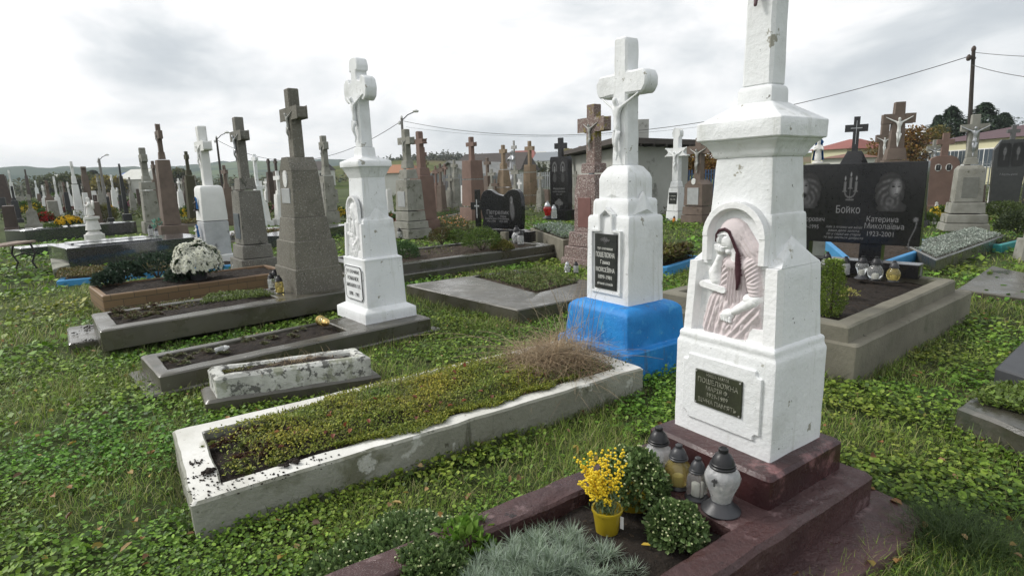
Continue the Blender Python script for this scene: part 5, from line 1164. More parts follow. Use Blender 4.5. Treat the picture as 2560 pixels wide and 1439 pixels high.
# grey stone with plain crucifix beside the bare grave
mono('weathered grey stone cross with a blank white plate and twin medallions beside the marigolds',1030,598,.04,[('plinth',[(598,104),(576,100)]),('step',[(573,88),(556,85)]),('lower_block',[(553,76),(530,73)]),('pedestal',[(527,72),(450,64)]),('neck',[(447,50),(424,42)]),('cross_foot',[(421,34),(402,30)])],
 (324,361,345,42,24,20),GSTONE,.8,TL,plaque=(3,.12,.62,.60,PLQ_GREY,None),cs=(.62,PEWTER),b=.01,step=.3,name='weathered_cross_monument')
ROWS=[ # label,x,y,z0,parts,cross,mat,extra
('pinkish stone cross with rounded arms directly behind the weathered grey cross',1062,585,0,[('plinth',[(585,80),(552,78)]),('pedestal',[(550,66),(440,60)]),('neck',[(438,46),(420,40)])],(329,360,349,34,24,17,'round'),PINKST,{}),
('small pinkish cross right of the pinkish rounded cross',1064,540,0,[('pedestal',[(540,44),(430,32)])],(369,391,382,22,18,14),PINKST,{}),
('slim pale green-grey cross far behind the small pinkish cross',1070,520,0,[('pedestal',[(520,20),(435,15)])],(400,412,407,16,8,6),MOSSST,{}),
('reddish-brown stone with carved drapery and a cross left of the black heart stone',1186,556,0,[('plinth',[(556,74),(520,70)]),('pedestal',[(516,58),(450,54)]),('carved_block',[(447,54),(401,50)])],(343,366,357,27,17,13),PINKST,dict(th=TH0)),
('tan stone cross with sloping shoulders left of the silver figure',1262,522,0,[('plinth',[(522,50),(470,46)]),('pedestal',[(468,38),(425,26)]),('neck',[(423,20),(408,18)])],(363,383,374,20,12,10),TANST,dict(th=TH0)),
('tan stone cross with a small niche right of the silver figure',1327,520,0,[('plinth',[(520,42),(490,39)]),('pedestal',[(488,36),(432,33)]),('carved_block',[(430,32),(412,30)])],(353,376,367,25,11,10),TANST,dict(th=TH0)),
('pale mossy stone cross in front of the gabled shed',1141,530,0,[('plinth',[(530,38),(510,36)]),('pedestal',[(508,26),(447,23)]),('neck',[(445,17),(432,14)])],(400,418,411,18,9,8),GSTONE,dict(th=TH0)),
('thin pink stone cross left of the mossy cross by the picket fence',1116,510,0,[('pedestal',[(510,16),(447,13)])],(410,424,418,14,7,6),PINKST,{}),
('brown-pink cross behind the carved reddish stone',1222,522,0,[('pedestal',[(522,24),(440,20)])],(395,412,405,18,10,8),BROWNST,{}),
('thin plain pink-grey cross just left of the chipped granite pillar',1452,505,0,[('pedestal',[(505,34),(420,30)])],(366,384,375,30,12,11),PINKST,dict(th=TH0)),
('mossy-topped small cross behind the tall black stone',1418,520,0,[('pedestal',[(520,30),(400,26)])],(371,384,373,26,14,12),MOSSST,dict(th=TH0)),
('bright white lobed cross with a black plaque between the blue-based cross and the pillar',1689,553,0,[('plinth',[(553,50),(530,48)]),('pedestal',[(528,46),(470,38)]),('neck',[(468,34),(454,28)])],(346,390,372,46,26,22,'fancy'),WHITE,dict(th=TH0,plaque=(1,.30,.80,.78,PLQ_BLACK,(LETTER,[('Б. Зеленко',.7,.14),('1902-1984',.4,.14)])),cs=(.7,WHITE),step=.1,amp=.002)),
('brown granite stone with a gabled top, oval and grey plate left of the main pillar',1744,560,0,[('plinth',[(560,86),(540,84)]),('lower_block',[(538,80),(518,77)]),('pedestal',[(515,74),(462,70)])],(345,384,366,66,28,24),BROWNST,dict(th=TH0,plaque=(2,.05,.85,.62,PLQ_GREY,None),portrait=(2,1.15,.24,.3),gable=.14,cs=(.8,PEWTER))),
('tall brown-grey cross with a white crucifix above the right end of the broad black stone',2226,520,0,[('plinth',[(520,110),(480,100)]),('pedestal',[(478,86),(402,74)]),('neck',[(400,62),(372,52)])],(256,309,286,86,44,30),BROWNST,dict(th=math.radians(-20),cs=(1.0,PORC))),
('smaller grey-brown cross with a pale crucifix left of the tall brown-grey cross',2196,505,0,[('pedestal',[(505,60),(412,50)]),('neck',[(410,38),(396,34)])],(300,355,338,44,26,22),BROWNST,dict(th=math.radians(-20),cs=(.9,PORC))),
('pale stone cross with a tiny figure behind the pink oval stone',2320,520,0,[('pedestal',[(520,34),(440,28)])],(350,378,366,40,14,13),GSTONE,dict(th=math.radians(-20),cs=(.6,SILVER))),
('weathered grey cross monument with a carved niche behind the silver-leaved bed',2408,578,.1,[('plinth',[(578,136),(560,130)]),('step',[(557,122),(537,118)]),('lower_block',[(533,104),(508,99)]),('pedestal',[(505,84),(424,80),(414,62)]),('neck',[(411,42),(395,34)])],(287,328,312,72,34,26),GSTONE,dict(th=math.radians(-25),cs=(.95,SILVER),plaque=(3,.12,.68,.58,M('stone_panel',(.20,.20,.18),(.16,.16,.14),8,.8,.3),None),b=.012)),
('low grey monument foot cut off by the right edge',2590,655,0,[('plinth',[(655,120),(600,110)]),('pedestal',[(598,80),(300,70)])],None,GSTONE,dict(th=math.radians(-25))),
# left rows
('light brown pillar with a small cross and cross-shaped pedestal left of the grey pillar',432,591,.28,[('plinth',[(591,84),(566,80)]),('pedestal',[(563,52),(400,38)]),('neck',[(398,20),(380,17)])],(311,349,328,20,14,12),BROWNST,dict(th=TL,cs=(.55,PEWTER))),
('grey stone cross with a figure between the angel and the slender brown pillar',385,585,0,[('plinth',[(585,60),(556,57)]),('pedestal',[(553,46),(478,40)]),('capital',[(475,42),(456,40)]),('neck',[(453,26),(440,22)])],(370,405,388,22,20,16),GSTONE,dict(th=TL,cs=(.55,PEWTER))),
('dark mossy stone cross right of the light brown pillar',488,560,0,[('pedestal',[(560,36),(440,26)]),('neck',[(438,19),(425,15)])],(379,398,388,13,10,9),M('dark_mossy_stone',(.07,.065,.035),(.05,.048,.03),5,.8,.4,50),dict(th=TL)),
('dark cross seen past the slender brown pillar',403,560,0,[('pedestal',[(560,22),(450,18)])],(403,422,413,12,9,8),BROWNST,dict(th=TL)),
('weathered grey cross left of the white lobed cross',826,560,0,[('plinth',[(560,52),(530,50)]),('pedestal',[(528,42),(440,36)]),('neck',[(438,26),(418,20)])],(340,374,356,24,20,16),GSTONE,dict(th=TL,cs=(.6,PEWTER),plaque=(1,.2,.8,.55,M('carved_panel',(.34,.33,.30),(.2,.2,.18),12,.8,.8,30),None))),
('white cross with a blue-robed figure behind the slender grey cross',655,570,0,[('pedestal',[(570,30),(465,22)])],(386,402,394,18,11,9),WHITE,dict(th=TL)),
('first dark brown cross right of the white cross with the blue figure',683,525,0,[('pedestal',[(525,20),(430,17)])],(398,408,402,9,8,7),DARKST,dict(th=TL)),
('second dark brown cross, nearest the tall grey cross',700,520,0,[('pedestal',[(520,20),(428,18)])],(397,409,403,10,8,7),DARKST,dict(th=TL)),
('grey-topped pillar behind the slender grey cross',574,520,0,[('pedestal',[(520,14),(428,12)])],(423,430,427,8,6,6),GSTONE,dict(th=TL)),
('white pillar with a dark tip and a red wreath behind the white angel',201,546,0,[('plinth',[(546,34),(528,30)]),('pedestal',[(526,23),(462,17)]),('neck',[(460,14),(440,11)])],(404,418,412,8,9,6),WHITE2,dict(th=TL)),
('brown stone with a broad flat top behind the white angel',226,530,0,[('pedestal',[(530,22),(440,18)])],(417,422,420,14,15,13),BROWNST,dict(th=TL)),
('small polished black post left of the thin black pillar',279,560,.2,[('pot_base',[(560,18),(546,18)]),('pedestal',[(544,10),(492,8)])],None,BLACKM,dict(th=TL)),
('thin black granite pillar on a black pot-shaped base',319,553,.25,[('pot_base',[(553,26),(536,25)]),('pedestal',[(534,13),(440,10)])],(410,418,416,7,6,5),BLACKM,dict(th=TL)),
('massive dark brown stone cut off by the left edge',4,530,0,[('plinth',[(530,104),(512,98)]),('pedestal',[(510,64),(436,46)])],(380,400,395,20,24,14),DARKST,dict(th=TL)),
('thin dark brown stone beside the massive one at the left edge',24,512,0,[('pedestal',[(512,16),(440,10)])],None,DARKST,dict(th=TL)),
('tall white cross pillar second from the left edge',36,506,0,[('pedestal',[(506,12),(456,9)])],(426,436,432,8,5,4),WHITE2,dict(th=TL)),
('blue-black slanting stone in the far left field',76,500,0,[('pedestal',[(500,11),(440,8)])],(424,430,428,7,5,4),DARKST,dict(th=TL)),
('white cross pillar right of the blue-black slanting stone',96,500,0,[('pedestal',[(500,11),(470,9)])],(452,459,456,9,5,4),WHITE,dict(th=TL)),
]
HERO=[]
for lab,x,y,z0,parts,cr_,mt,ex in ROWS:
    ex=dict(ex); ex.setdefault('th',TL); ex.setdefault('step',.6); 
    HERO.append((x,lab,mono(lab,x,y,z0,parts,cr_,mt,.8,name=ex.pop('name','cross_monument' if cr_ else 'stone_pillar'),**ex)))
# blue pedestal blocks of the light brown pillar
# ------------------------------------------------------------------ upright slabs
def px_slab(label,x0,x1,ytop,ybot,z0b,th,thick,mat,shape=None,base=None,name='headstone',D=None,feet=None,px_base=None):
    """upright slab; its lower near corner x,ybot lies at height z0b"""
    g=P((x0+x1)/2,ybot,z0b); c=np.array(g[:2]); hw=solve_bar(c,z0b,x1-x0,thick/2,th); zt=zat(c,ytop); t=thing(name,label,'gravestone',(c[0],c[1],0),th); h=zt-z0b
    pts=[(u*hw,z0b+v*h) for u,v in (shape or [(-1,0),(1,0),(1,1),(-1,1)])]
    s=ob('stone',extrude(pts,-thick/2,thick/2,.006),mat,t); return t,s,c,hw,zt
# broad black stone
thB=math.radians(-47); tb,sb_,cb_,hwb,ztb=px_slab('broad black double headstone engraved with two portraits and candles on the wide pale grave',1935,2291,409,606,.725,thB,.10,BLACK,[(-1,.0),(1,0),(1.0,1),(-1.0,1)])
zb_b=.725; hb_=ztb-zb_b
for k in(-.66,.38): ob('leg',box(hwb*k-.10,hwb*k+.10,-.06,.06,.545,zb_b-.001),BLACK,tb)
ob('base',loft([(.415,hwb*1.04,.10),(.55,hwb*1.04,.10)],.006),BLACK,tb)
yf=-.0515
def on(u,v): return (hwb*u,yf,zb_b+hb_*v)
S=sb_
text('Бойко',hb_*.135,S,on(.02,.42),LETTER_G,ext_=.0006,wid=.72)
text('Катерина',hb_*.095,S,on(.50,.31),LETTER_G,ext_=.0006,wid=.8); text('Миколаївна',hb_*.095,S,on(.53,.225),LETTER_G,ext_=.0006,wid=.8); text('1923-2001',hb_*.085,S,on(.49,.13),LETTER_G,ext_=.0006,wid=.85)
text('Теодорович',hb_*.085,S,on(-.55,.29),LETTER_G,ext_=.0006,wid=.8); text('1919-1995',hb_*.075,S,on(-.55,.19),LETTER_G,ext_=.0006,wid=.85)
for k,s_ in enumerate(('Хай з літами не міліє','ваша доля золота','бо у серці не старіє','те що зветься доброта')): text(s_,hb_*.042,S,on(-.02,.20-.045*k),LETTER_G,ext_=.0004,shear=.3)
engraving('veiled_woman_engraving',S,on(.60,.66),hwb*.50,hb_*.50,face_fn(1)); engraving('bearded_man_engraving',S,on(-.62,.68),hwb*.50,hb_*.50,face_fn(0)); engraving('candles_engraving',S,on(.03,.72),hwb*.28,hb_*.38,face_fn(5),40,60); engraving('rose_engraving',S,on(.90,.15),hwb*.2,hb_*.4,face_fn(7),24,40)
# black heart-shaped stone
HS=[(-.93,0),(.97,0),(1.0,.25),(1.02,.55),(1.0,.78),(.93,.92),(.8,.99),(.62,1.0),(.42,.97),(.28,.9),(.18,.84),(.0,.86),(-.2,.9),(-.42,.985),(-.62,1.0),(-.8,.95),(-.92,.84),(-.97,.68),(-.93,.45),(-.84,.25)]
th_=math.radians(-38); tt,ss,cc,hw,zt=px_slab('low black heart-shaped headstone with an engraved veiled figure behind the dark stepped curb',1200,1312,474,572,.48,th_,.12,BLACK,HS)
h=zt-.48; ob('base',loft([(.30,hw*1.12,.16),(.47,hw*1.12,.16)],.006),BLACK,tt)
text('Петрелик',h*.16,ss,(-hw*.12,-.0615,.48+h*.42),LETTER_G,ext_=.0006); 
for s_,x_,z_ in(('Іван',-.45,.32),('Васильович',-.45,.26),('Марія',.15,.32),('Степанівна',.15,.26),('1921-1998',-.45,.19),('1925-2007',.15,.19)): text(s_,h*.07,ss,(hw*x_,-.0615,.48+h*z_),LETTER_G,ext_=.0005)
engraving('kneeling_figure_engraving',ss,(hw*.55,-.0615,.48+h*.55),hw*.55,h*.68,face_fn(4),34,50)
p=P(1208,575,.3); tc_=thing('standing_cross','small black granite cross standing against the heart stone','cross',(p[0]-.10,p[1]-.12,.285),th_)
hc=zat(p,474)-.285; ob('cross',extrude([(x*hc,z*hc) for x,z in ((-.06,0),(.06,0),(.06,.52),(.2,.52),(.2,.70),(.06,.70),(.06,1),(-.06,1),(-.06,.70),(-.2,.70),(-.2,.52),(-.06,.52))],-.04,.04,.004),BLACK,tc_)
ob('inlaid_cross',extrude([(x*hc*.5,hc*.32+z*hc*.5) for x,z in ((-.03,0),(.03,0),(.03,.55),(.15,.55),(.15,.62),(.03,.62),(.03,.9),(-.03,.9),(-.03,.62),(-.15,.62),(-.15,.55),(-.03,.55))],-.043,-.038,0),SILVER,tc_)
# blocks beside the heart stone
for x,y,w_,hh_,mt,lb in((1262,602,22,.17,CONC_L,'pale concrete block under the heart stone'),(1318,606,44,.2,BLACK,'black granite block right of the heart stone')):
    c,s=place(x,y,.28,w_,.8,th_); o=ob('granite_block' if mt is BLACK else 'concrete_block',loft([(0,s,s*.8),(hh_,s,s*.8)],.005),mt,None,(c[0],c[1],.278)); o.rotation_euler=(0,0,th_); tagit(o,lb,'block')
# tall black stone with icons
th5=math.radians(-42); tt,ss,cc,hw,zt=px_slab('tall black headstone with two haloed icons topped by a black cross',1376,1431,392,524,.55,th5,.22,BLACK,[(-1,0),(1,0),(1,.95),(.92,1),(-.92,1),(-1,.95)])
h=zt-.55; ob('base',loft([(.25,hw*1.25,.24),(.55,hw*1.25,.24)],.006),BLACK,tt)
zc_=zat(cc,345); ob('cross',extrude([(x,z) for x,z in cross_poly(zt-.01,zc_,lerp(zt,zc_,.42),lerp(zt,zc_,.72),hw*.62,hw*.22,hw*.22)],-.05,.05,.004),BLACK,tt)
for k in(-.46,.46): engraving('icon_engraving',ss,(hw*k,-.1115,.55+h*.72),hw*.85,h*.42,face_fn(2),30,50)
text('Федорович',h*.05,ss,(0,-.1115,.55+h*.40),LETTER_G,ext_=.0006); text('МАРІЯ ІВАНІВНА',h*.035,ss,(0,-.1115,.55+h*.34),LETTER_G,ext_=.0006); text('1930 - 1999',h*.03,ss,(0,-.1115,.55+h*.29),LETTER_G,ext_=.0006)
engraving('flower_spray_engraving',ss,(0,-.1115,.55+h*.12),hw*1.2,h*.22,face_fn(6),34,34)
# black stone by the store
tt,ss,cc,hw,zt=px_slab('small black headstone with a pale icon in front of the concrete store',1646,1678,404,482,.05,th5,.16,BLACKM,[(-1,0),(1,0),(1,1),(-1,1)]); engraving('icon_engraving',ss,(hw*.3,-.0815,.05+(zt-.05)*.62),hw*.9,(zt-.05)*.4,face_fn(2),24,34)
tt,ss,cc,hw,zt=px_slab('dark slab edge just left of the small black headstone by the store',1636,1648,402,486,.05,th5,.14,BLACKM)
# pink rounded stone with ovals
th6=math.radians(-22); tt,ss,cc,hw,zt=px_slab('pink-brown rounded headstone with two oval portraits behind the broad black stone',2302,2388,390,522,.1,th6,.16,PINKST,[(-1,0),(1,0),(1,.75),(.93,.88),(.75,.96),(.4,1),(-.4,1),(-.75,.96),(-.93,.88),(-1,.75)])
zc_=zat(cc,333); ob('cross',extrude(cross_poly(zt-.01,zc_,lerp(zt,zc_,.5),lerp(zt,zc_,.72),hw*.52,hw*.22,hw*.2),-.06,.06,.006),PINKST,tt); ob('base',loft([(-.02,hw*1.35,.2),(.22,hw*1.35,.2)],.01),PINKST,tt); h=zt-.1
for k in(-.32,.32):
    f=ob('portrait_medallion',extrude([(hw*k+math.cos(a)*hw*.20,.1+h*.78+math.sin(a)*hw*.26) for a in np.linspace(0,2*math.pi,17)[:-1]],-.095,-.07,.002),PORC,tt); engraving('portrait',f,(hw*k,-.0962,.1+h*.78),hw*.28,hw*.42,face_fn(3),16,20)
# dark grey octagonal stone at the far right
tt,ss,cc,hw,zt=px_slab('tall dark grey headstone with a couple portrait and small cross at the far right',2462,2553,349,522,.15,th6,.14,M('dark_grey_granite',(.05,.052,.052),(.038,.04,.04),10,.25,0),[(-.85,0),(.75,0),(1,.86),(.72,1),(-.62,1),(-1,.86)])
zc_=zat(cc,313); ob('cross',extrude(cross_poly(zt-.01,zc_,lerp(zt,zc_,.45),lerp(zt,zc_,.7),hw*.36,hw*.13,hw*.12),-.05,.05,.004),M('grey_stone_cross',(.12,.12,.12)),tt); h=zt-.15; ob('base',loft([(0,hw*1.1,.16),(.15,hw*1.1,.16)],.006),BLACKM,tt)
for k in(-.38,.38): engraving('couple_engraving',ss,(hw*k,-.0715,.15+h*.78),hw*.72,h*.34,face_fn(3),30,34)
text('Мельник',h*.05,ss,(0,-.0715,.15+h*.50),LETTER_G,ext_=.0006)
tt,ss,cc,hw,zt=px_slab('grey engraved headstone half hidden at the right edge',2550,2600,430,510,.1,th6,.12,M('dark_grey_granite',(.05,.05,.05)))
# black cross on a black mound
c,s=place(2127,500,0,72,.8,math.radians(-30)); zm0=zat(c,408); zm1=zat(c,378); zt_=zat(c,292); tk=thing('black_cross_monument','black granite cross with a pale inlaid line rising behind the broad black headstone','gravestone',(c[0],c[1],0),math.radians(-30))
ob('pedestal',loft([(-.01,s,s*.7),(zm0,s*.95,s*.66),(zm1,s*.5,s*.4)],.01),BLACK,tk); wz=s*.22; ob('cross',extrude(cross_poly(zm1-.01,zt_,zat(c,330),zat(c,312),s*.80,wz,wz),-.06,.06,.005),BLACK,tk); ob('inlay',merge(box(-.012,.012,-.064,-.0605,lerp(zm1,zt_,.2),lerp(zm1,zt_,.88)),box(-s*.4,s*.4,-.066,-.0625,zat(c,322),zat(c,320))),SILVER,tk)
figurine('small Virgin statue in a blue and white cloak left of the black granite cross',(lambda q:(q[0],q[1],q[2]))(PD(2044,407,9.5)),.36,STSKIN,STBLUE,rz=math.radians(-30)); q=PD(2044,407,9.5); o=ob('statue_plinth',loft([(0,.14,.14),(q[2]+.0,.12,.12)],.01),GSTONE,None,(q[0],q[1],-.01)); tagit(o,'plain grey plinth under the small Virgin statue','plinth')
# silver figure on a silver pedestal
c,s=place(1284,520,0,42,.9,TH0); ts_=thing('silver_figure_monument','silver-painted monument with a mourning figure and small cross behind the heart stone','gravestone',(c[0],c[1],0),TH0)
za_=[zat(c,y) for y in(520,470,462,448,440,432,366)]; ob('pedestal',loft([(-.01,s,s*.9),(za_[1],s*.95,s*.85),(za_[2],s*.62,s*.6),(za_[3],s*.6,s*.55),(za_[4],s*.42,s*.42),(za_[5],s*.40,s*.40)],.01),SILVER,ts_)
hf=(za_[6]-za_[5]); o=link('figure',matcopy(_mc['fig0'],SILVER),None,ts_,(0,0,za_[5]-.02)); o.scale=(hf,hf,hf*.97); zq=zat(c,352); ob('cross',extrude(cross_poly(za_[5],zq,lerp(za_[5],zq,.74),lerp(za_[5],zq,.84),s*.62,s*.14,s*.12),.08,.16,.004),PEWTER,ts_)
# ------------------------------------------------------------------ black and grey granite tombs at the left
def tomb(label,near,right,left,z,mat,top=None,seed=0,wd=None,ln=None,panels=()):
    q=rect_from(P(*near,z),P(*right,z),P(*left,z)); q=[np.array(p) for p in q]
    if wd: e=(q[1]-q[0])/np.linalg.norm(q[1]-q[0]); n=np.array([-e[1],e[0]]); q[3]=q[0]+n*wd; q[2]=q[1]+n*wd
    t,_,_=grave(label,q,-.02,z,mat,solid=True,seed=seed,amp=0,name='granite_tomb',cat_='tomb',step=.5,b=.008,topmat=top)
    c=np.mean(np.array(q),0); e=q[1]-q[0]; n=q[3]-q[0]
    for u0,u1,v0,v1,dz in panels: ob('raised_panel',curbmesh([tuple(q[0]+e*u+n*v-c) for u,v in((u0,v0),(u1,v0),(u1,v1),(u0,v1))],z-.01,z+dz,None,None,.006,.01,.5,0,0,True),top or mat,t)
    return t,q
tomb('large polished black granite tomb with raised panels at the left',(165,622),(520,590),(149,599),.42,GREYG,seed=1,wd=1.5,panels=((.10,.66,.10,.42,.03),(.10,.66,.55,.90,.03)))
tomb('second polished black tomb behind the white angel',(62,577),(340,554),(57,567),.38,GREYG,seed=2,wd=1.0,panels=((.12,.3,.2,.8,.02),))
tomb('low polished black slab left of the large black tomb',(50,622),(160,612),(47,616),.2,GREYG,seed=3,wd=.8)
q=[P(x,y,.12)[:2] for x,y in((132,676),(175,664),(168,640),(125,644))]; grave('short worn white slab leaning at the foot of the large black tomb',q,-.02,.14,WCURB,solid=True,seed=21,name='white_slab',cat_='slab',step=.2)
tomb('grey polished slab behind the tall grey cross',(700,590),(880,560),(690,575),.3,GREYG,seed=5,wd=.9); tomb('low white marble-edged slab behind the slender grey cross',(560,590),(700,568),(555,580),.25,M('white_marble',(.6,.6,.6),(.5,.5,.5),4,.3,0),seed=6,wd=.8)
# white angel on a vase pedestal
p=P(236,588,.36); p[2]=0; z1=zat(p,542); z2=zat(p,486); ta=thing('angel_statue','white kneeling angel with folded wings on a vase-shaped white pedestal','statue',(p[0],p[1],0),TL)
k=z1; zf=zat(p,586); ob('pedestal',lathe([(.22,0),(.22,zf),(.18,zf+.001),(.17,zf+.04),(.12,zf+.07),(.15,lerp(zf,k,.4)),(.17,k*.6),(.12,k*.9),(.17,k*.93),(.17,k)],18),STSKIN,ta); hf=z2-z1
figk=skinmesh([((0,.02,.02),.2,.2),((0,-.04,.16),.19,.17),((0,0,.38),.14,.13),((0,-.01,.58),.125,.09),((0,-.02,.70),.05,.05),((0,-.03,.80),.085,.085),((0,-.03,.90),.07,.07),((.12,-.02,.62),.05),((.17,-.10,.48),.04),((.04,-.17,.55),.03),((-.12,-.02,.62),.05),((-.17,-.10,.48),.04),((-.03,-.17,.56),.03)],[(0,1),(1,2),(2,3),(3,4),(4,5),(5,6),(3,7),(7,8),(8,9),(3,10),(10,11),(11,12)])
o=link('angel_body',matcopy(figk,STSKIN),None,ta,(0,0,k-.01)); o.scale=(hf,hf,hf)
for s in(-1,1): ob('wing',[(x,y,z+k) for x,y,z in extrude([(s*.03*hf,.35*hf),(s*.30*hf,.35*hf),(s*.42*hf,.62*hf),(s*.34*hf,.74*hf),(s*.12*hf,.66*hf)][::s],.10*hf,.15*hf,.01)[0]] and ([(x,y,z+k) for x,y,z in extrude([(s*.03*hf,.35*hf),(s*.30*hf,.35*hf),(s*.42*hf,.62*hf),(s*.34*hf,.74*hf),(s*.12*hf,.66*hf)][::s],.10*hf,.15*hf,.01)[0]],extrude([(s*.03*hf,.35*hf),(s*.30*hf,.35*hf),(s*.42*hf,.62*hf),(s*.34*hf,.74*hf),(s*.12*hf,.66*hf)][::s],.10*hf,.15*hf,.01)[1]),STSKIN,ta)
# bench at the left edge
p=P(14,690,0); zt=zat(p,612); tbn=thing('park_bench','slatted bench with curved iron legs at the left edge','bench',(p[0],p[1],0),math.radians(100))
for k in range(3): ob('slat',box(-.75,.75,-.16+k*.12,-.07+k*.12,zt-.035,zt),WOODS,tbn)
for s in(-1,1): ob('leg',merge(tube([(s*.6,-.14,zt-.04),(s*.6,-.2,zt*.6),(s*.6,-.12,zt*.3),(s*.6,-.2,0)],.018,6),tube([(s*.6,.14,zt-.04),(s*.6,.2,zt*.6),(s*.6,.12,zt*.3),(s*.6,.2,0)],.018,6),tube([(s*.6,-.15,zt-.05),(s*.6,.15,zt-.05)],.018,6),tube([(s*.6,-.16,zt*.5),(s*.6,0,zt*.62),(s*.6,.16,zt*.5)],.014,6)),IRON,tbn)
# ------------------------------------------------------------------ graves between: low curbs with planting
def bed(label,near,right,left,z,mat,wd=None,cols=None,n=1500,ls=.04,hgt=.1,plant=None,ds=.08,soil=SOILB,seed=0,flow=None):
    q=rect_from(P(*near,z),P(*right,z),P(*left,z)); q=[np.array(p) for p in q]
    if wd: e=(q[1]-q[0])/np.linalg.norm(q[1]-q[0]); nn_=np.array([-e[1],e[0]]); q[3]=q[0]+nn_*wd; q[2]=q[1]+nn_*wd
    t,iq,zs=grave(label,q,-.02,z,mat,ds=ds,zs=z-.03,soil=soil,seed=seed,step=.4,amp=.003)
    if plant:
        cover(plant,iq,zs,n,cols,ls,hgt,flow)
    return q
def cover(label,iq,zs,n,cols,ls,hgt,flow=None,name='bed_planting',cat_='ground cover'):
    p=quad_pts(inset(ccw([tuple(map(float,a[:2])) for a in iq]),.02),n); h=hgt*(.35+.65*np.array([.5+.5*mnoise.noise(Vector((x*3,y*3,1))) for x,y in p]))*RNG.uniform(.3,1,n)
    P3=np.column_stack([p,zs+h]); d=unit(RNG.normal(0,1,(n,3))*[1,1,.4]+[0,0,.5]); parts=[leaves(P3,d,ls*RNG.uniform(.6,1.3,n),ls*.55,pal(n,cols,.25))]
    st=P3.copy(); st[:,2]=zs-.01; m_=n//3; parts.append(leaves(st[:m_],unit(np.column_stack([RNG.normal(0,.15,(m_,2)),np.ones(m_)])),h[:m_],.006,pal(m_,[(.06,.07,.03)],.2)))
    o=folob(name,cat(*parts)); tagit(o,label,cat_,None,'stuff')
    if flow: fc,fn,fs=flow; i=RNG.integers(0,n,fn); q=P3[i]+[0,0,hgt*.35]; flower_heads(q,unit(RNG.normal(0,.4,(fn,3))+[0,0,1]),fs,fc,o)
    return o
bed('blue-painted stepped grave behind the broad black stone',(2150,678),(2345,612),(2060,600),.2,BLUE2,None,seed=31)
bed('blue-edged planted bed between the blue-based cross and the pillar',(1668,668),(1760,640),(1640,650),.15,BLUE2,1.0,[(.13,.15,.03),(.10,.10,.03),(.20,.18,.05),(.09,.05,.03)],2600,.09,.28,'yellow-green straggling plants in the blue-edged bed',seed=32)
q=rect_from(P(2350,655,.3),P(2515,590,.3),P(2240,590,.3)); 
bed('raised concrete bed of silver-leaved ground cover at the right',(2340,650),(2516,588),(2262,612),.22,CONC_D,None,[(.34,.38,.33),(.26,.31,.26),(.42,.45,.40)],9000,.035,.08,'dense silver-green ground cover in the raised concrete bed',seed=33,ds=.05)
bed('concrete trough bed with grey-green plants under the tall black stone',(1408,600),(1500,586),(1325,570),.42,CONC_L,None,G_GREY+[(.12,.2,.06)],3500,.05,.14,'grey-green and bright green plants filling the concrete trough',seed=34,ds=.04)
bed('teal-painted grave border at the right edge',(2506,612),(2600,590),(2500,575),.14,TEAL,1.2,G_BOX,1500,.05,.12,'low green plants inside the teal border',seed=35)
bed('pale curb with marigolds in front of the weathered grey cross',(1120,590),(1205,578),(1080,560),.1,CONC_L,None,[(.10,.13,.035),(.14,.12,.04),(.07,.09,.03)],2600,.07,.30,'straggling marigolds and stems beside the carved reddish stone',seed=36,flow=([(.75,.22,.02),(.8,.35,.02),(.7,.7,.66)],60,.035))
bed('white-edged bed in front of the mossy cross',(1092,545),(1165,530),(1086,528),.1,WCURB,2.0,G_GRASS,1800,.07,.15,'green tussocks in the white-edged bed before the mossy cross',seed=37)
bed('low bed with reddish and green plants behind the light brown pillar',(505,560),(600,545),(500,548),.1,CONC_L,1.5,[(.12,.10,.03),(.09,.12,.03),(.2,.14,.03)],1500,.08,.22,'orange-tinged plants behind the light brown pillar',seed=38)
bed('narrow bed with a green and red plant behind the tall grey cross',(672,600),(740,585),(668,580),.12,CONC_L,1.2,[(.08,.12,.03),(.13,.13,.03),(.2,.06,.04)],1500,.07,.30,'leafy green and red plants just left of the tall grey cross',seed=39)
# low field graves: flat curbs and tufts further off, at the left and in the middle
# ------------------------------------------------------------------ the small monuments far off
FARM={'white':(WHITE2,'white-painted'),'grey':(GSTONE,'weathered grey'),'brown':(BROWNST,'brown stone'),'dark':(DARKST,'dark brown'),'black':(BLACKM,'black granite'),'pink':(PINKST,'pinkish stone')}
far=[]
for x in (12,46,57,86,112,122,133,145,158,170,181,216,236,247,262,284,292,308,330,341,366,378,414,421,446,456,464,502,508,585,592,598,634,642,672,692,716,724,790,812,838,5,30,66,104,118,139,152,164,176,224,240,270,300,336,350,420,438,470,480,496,515,577,604,618,662,706): far.append(x)
far+= [958,974,1082,1094,1106,1128,1160,1232,1240,1290,1300,1352,1362,1440]
far+= [2078,2100,2175,2286,2296,2390,2440,2486,2590]
FORMS=['plain cross on a pillar','rounded cross on a pillar','thin pillar stone','upright slab']
marks=[(0,'the left edge'),(201,'the wreathed white pillar'),(319,'the thin black pillar'),(385,'the grey figure cross'),(432,'the light brown pillar'),(545,'the white statue cross'),(638,'the slender grey cross'),(776,'the tall grey cross'),(943,'the white lobed cross'),(1030,'the blank-plated grey cross'),(1186,'the reddish carved stone'),(1262,'the sloping tan cross'),(1327,'the niched tan cross'),(1404,'the black icon stone'),(1486,'the chipped red cross'),(2127,'the black granite cross'),(2226,'the tall brown-grey cross'),(2345,'the pink oval stone'),(2408,'the grey monument at right'),(2505,'the far-right dark headstone')]
R2=random.Random(11); gaps={}
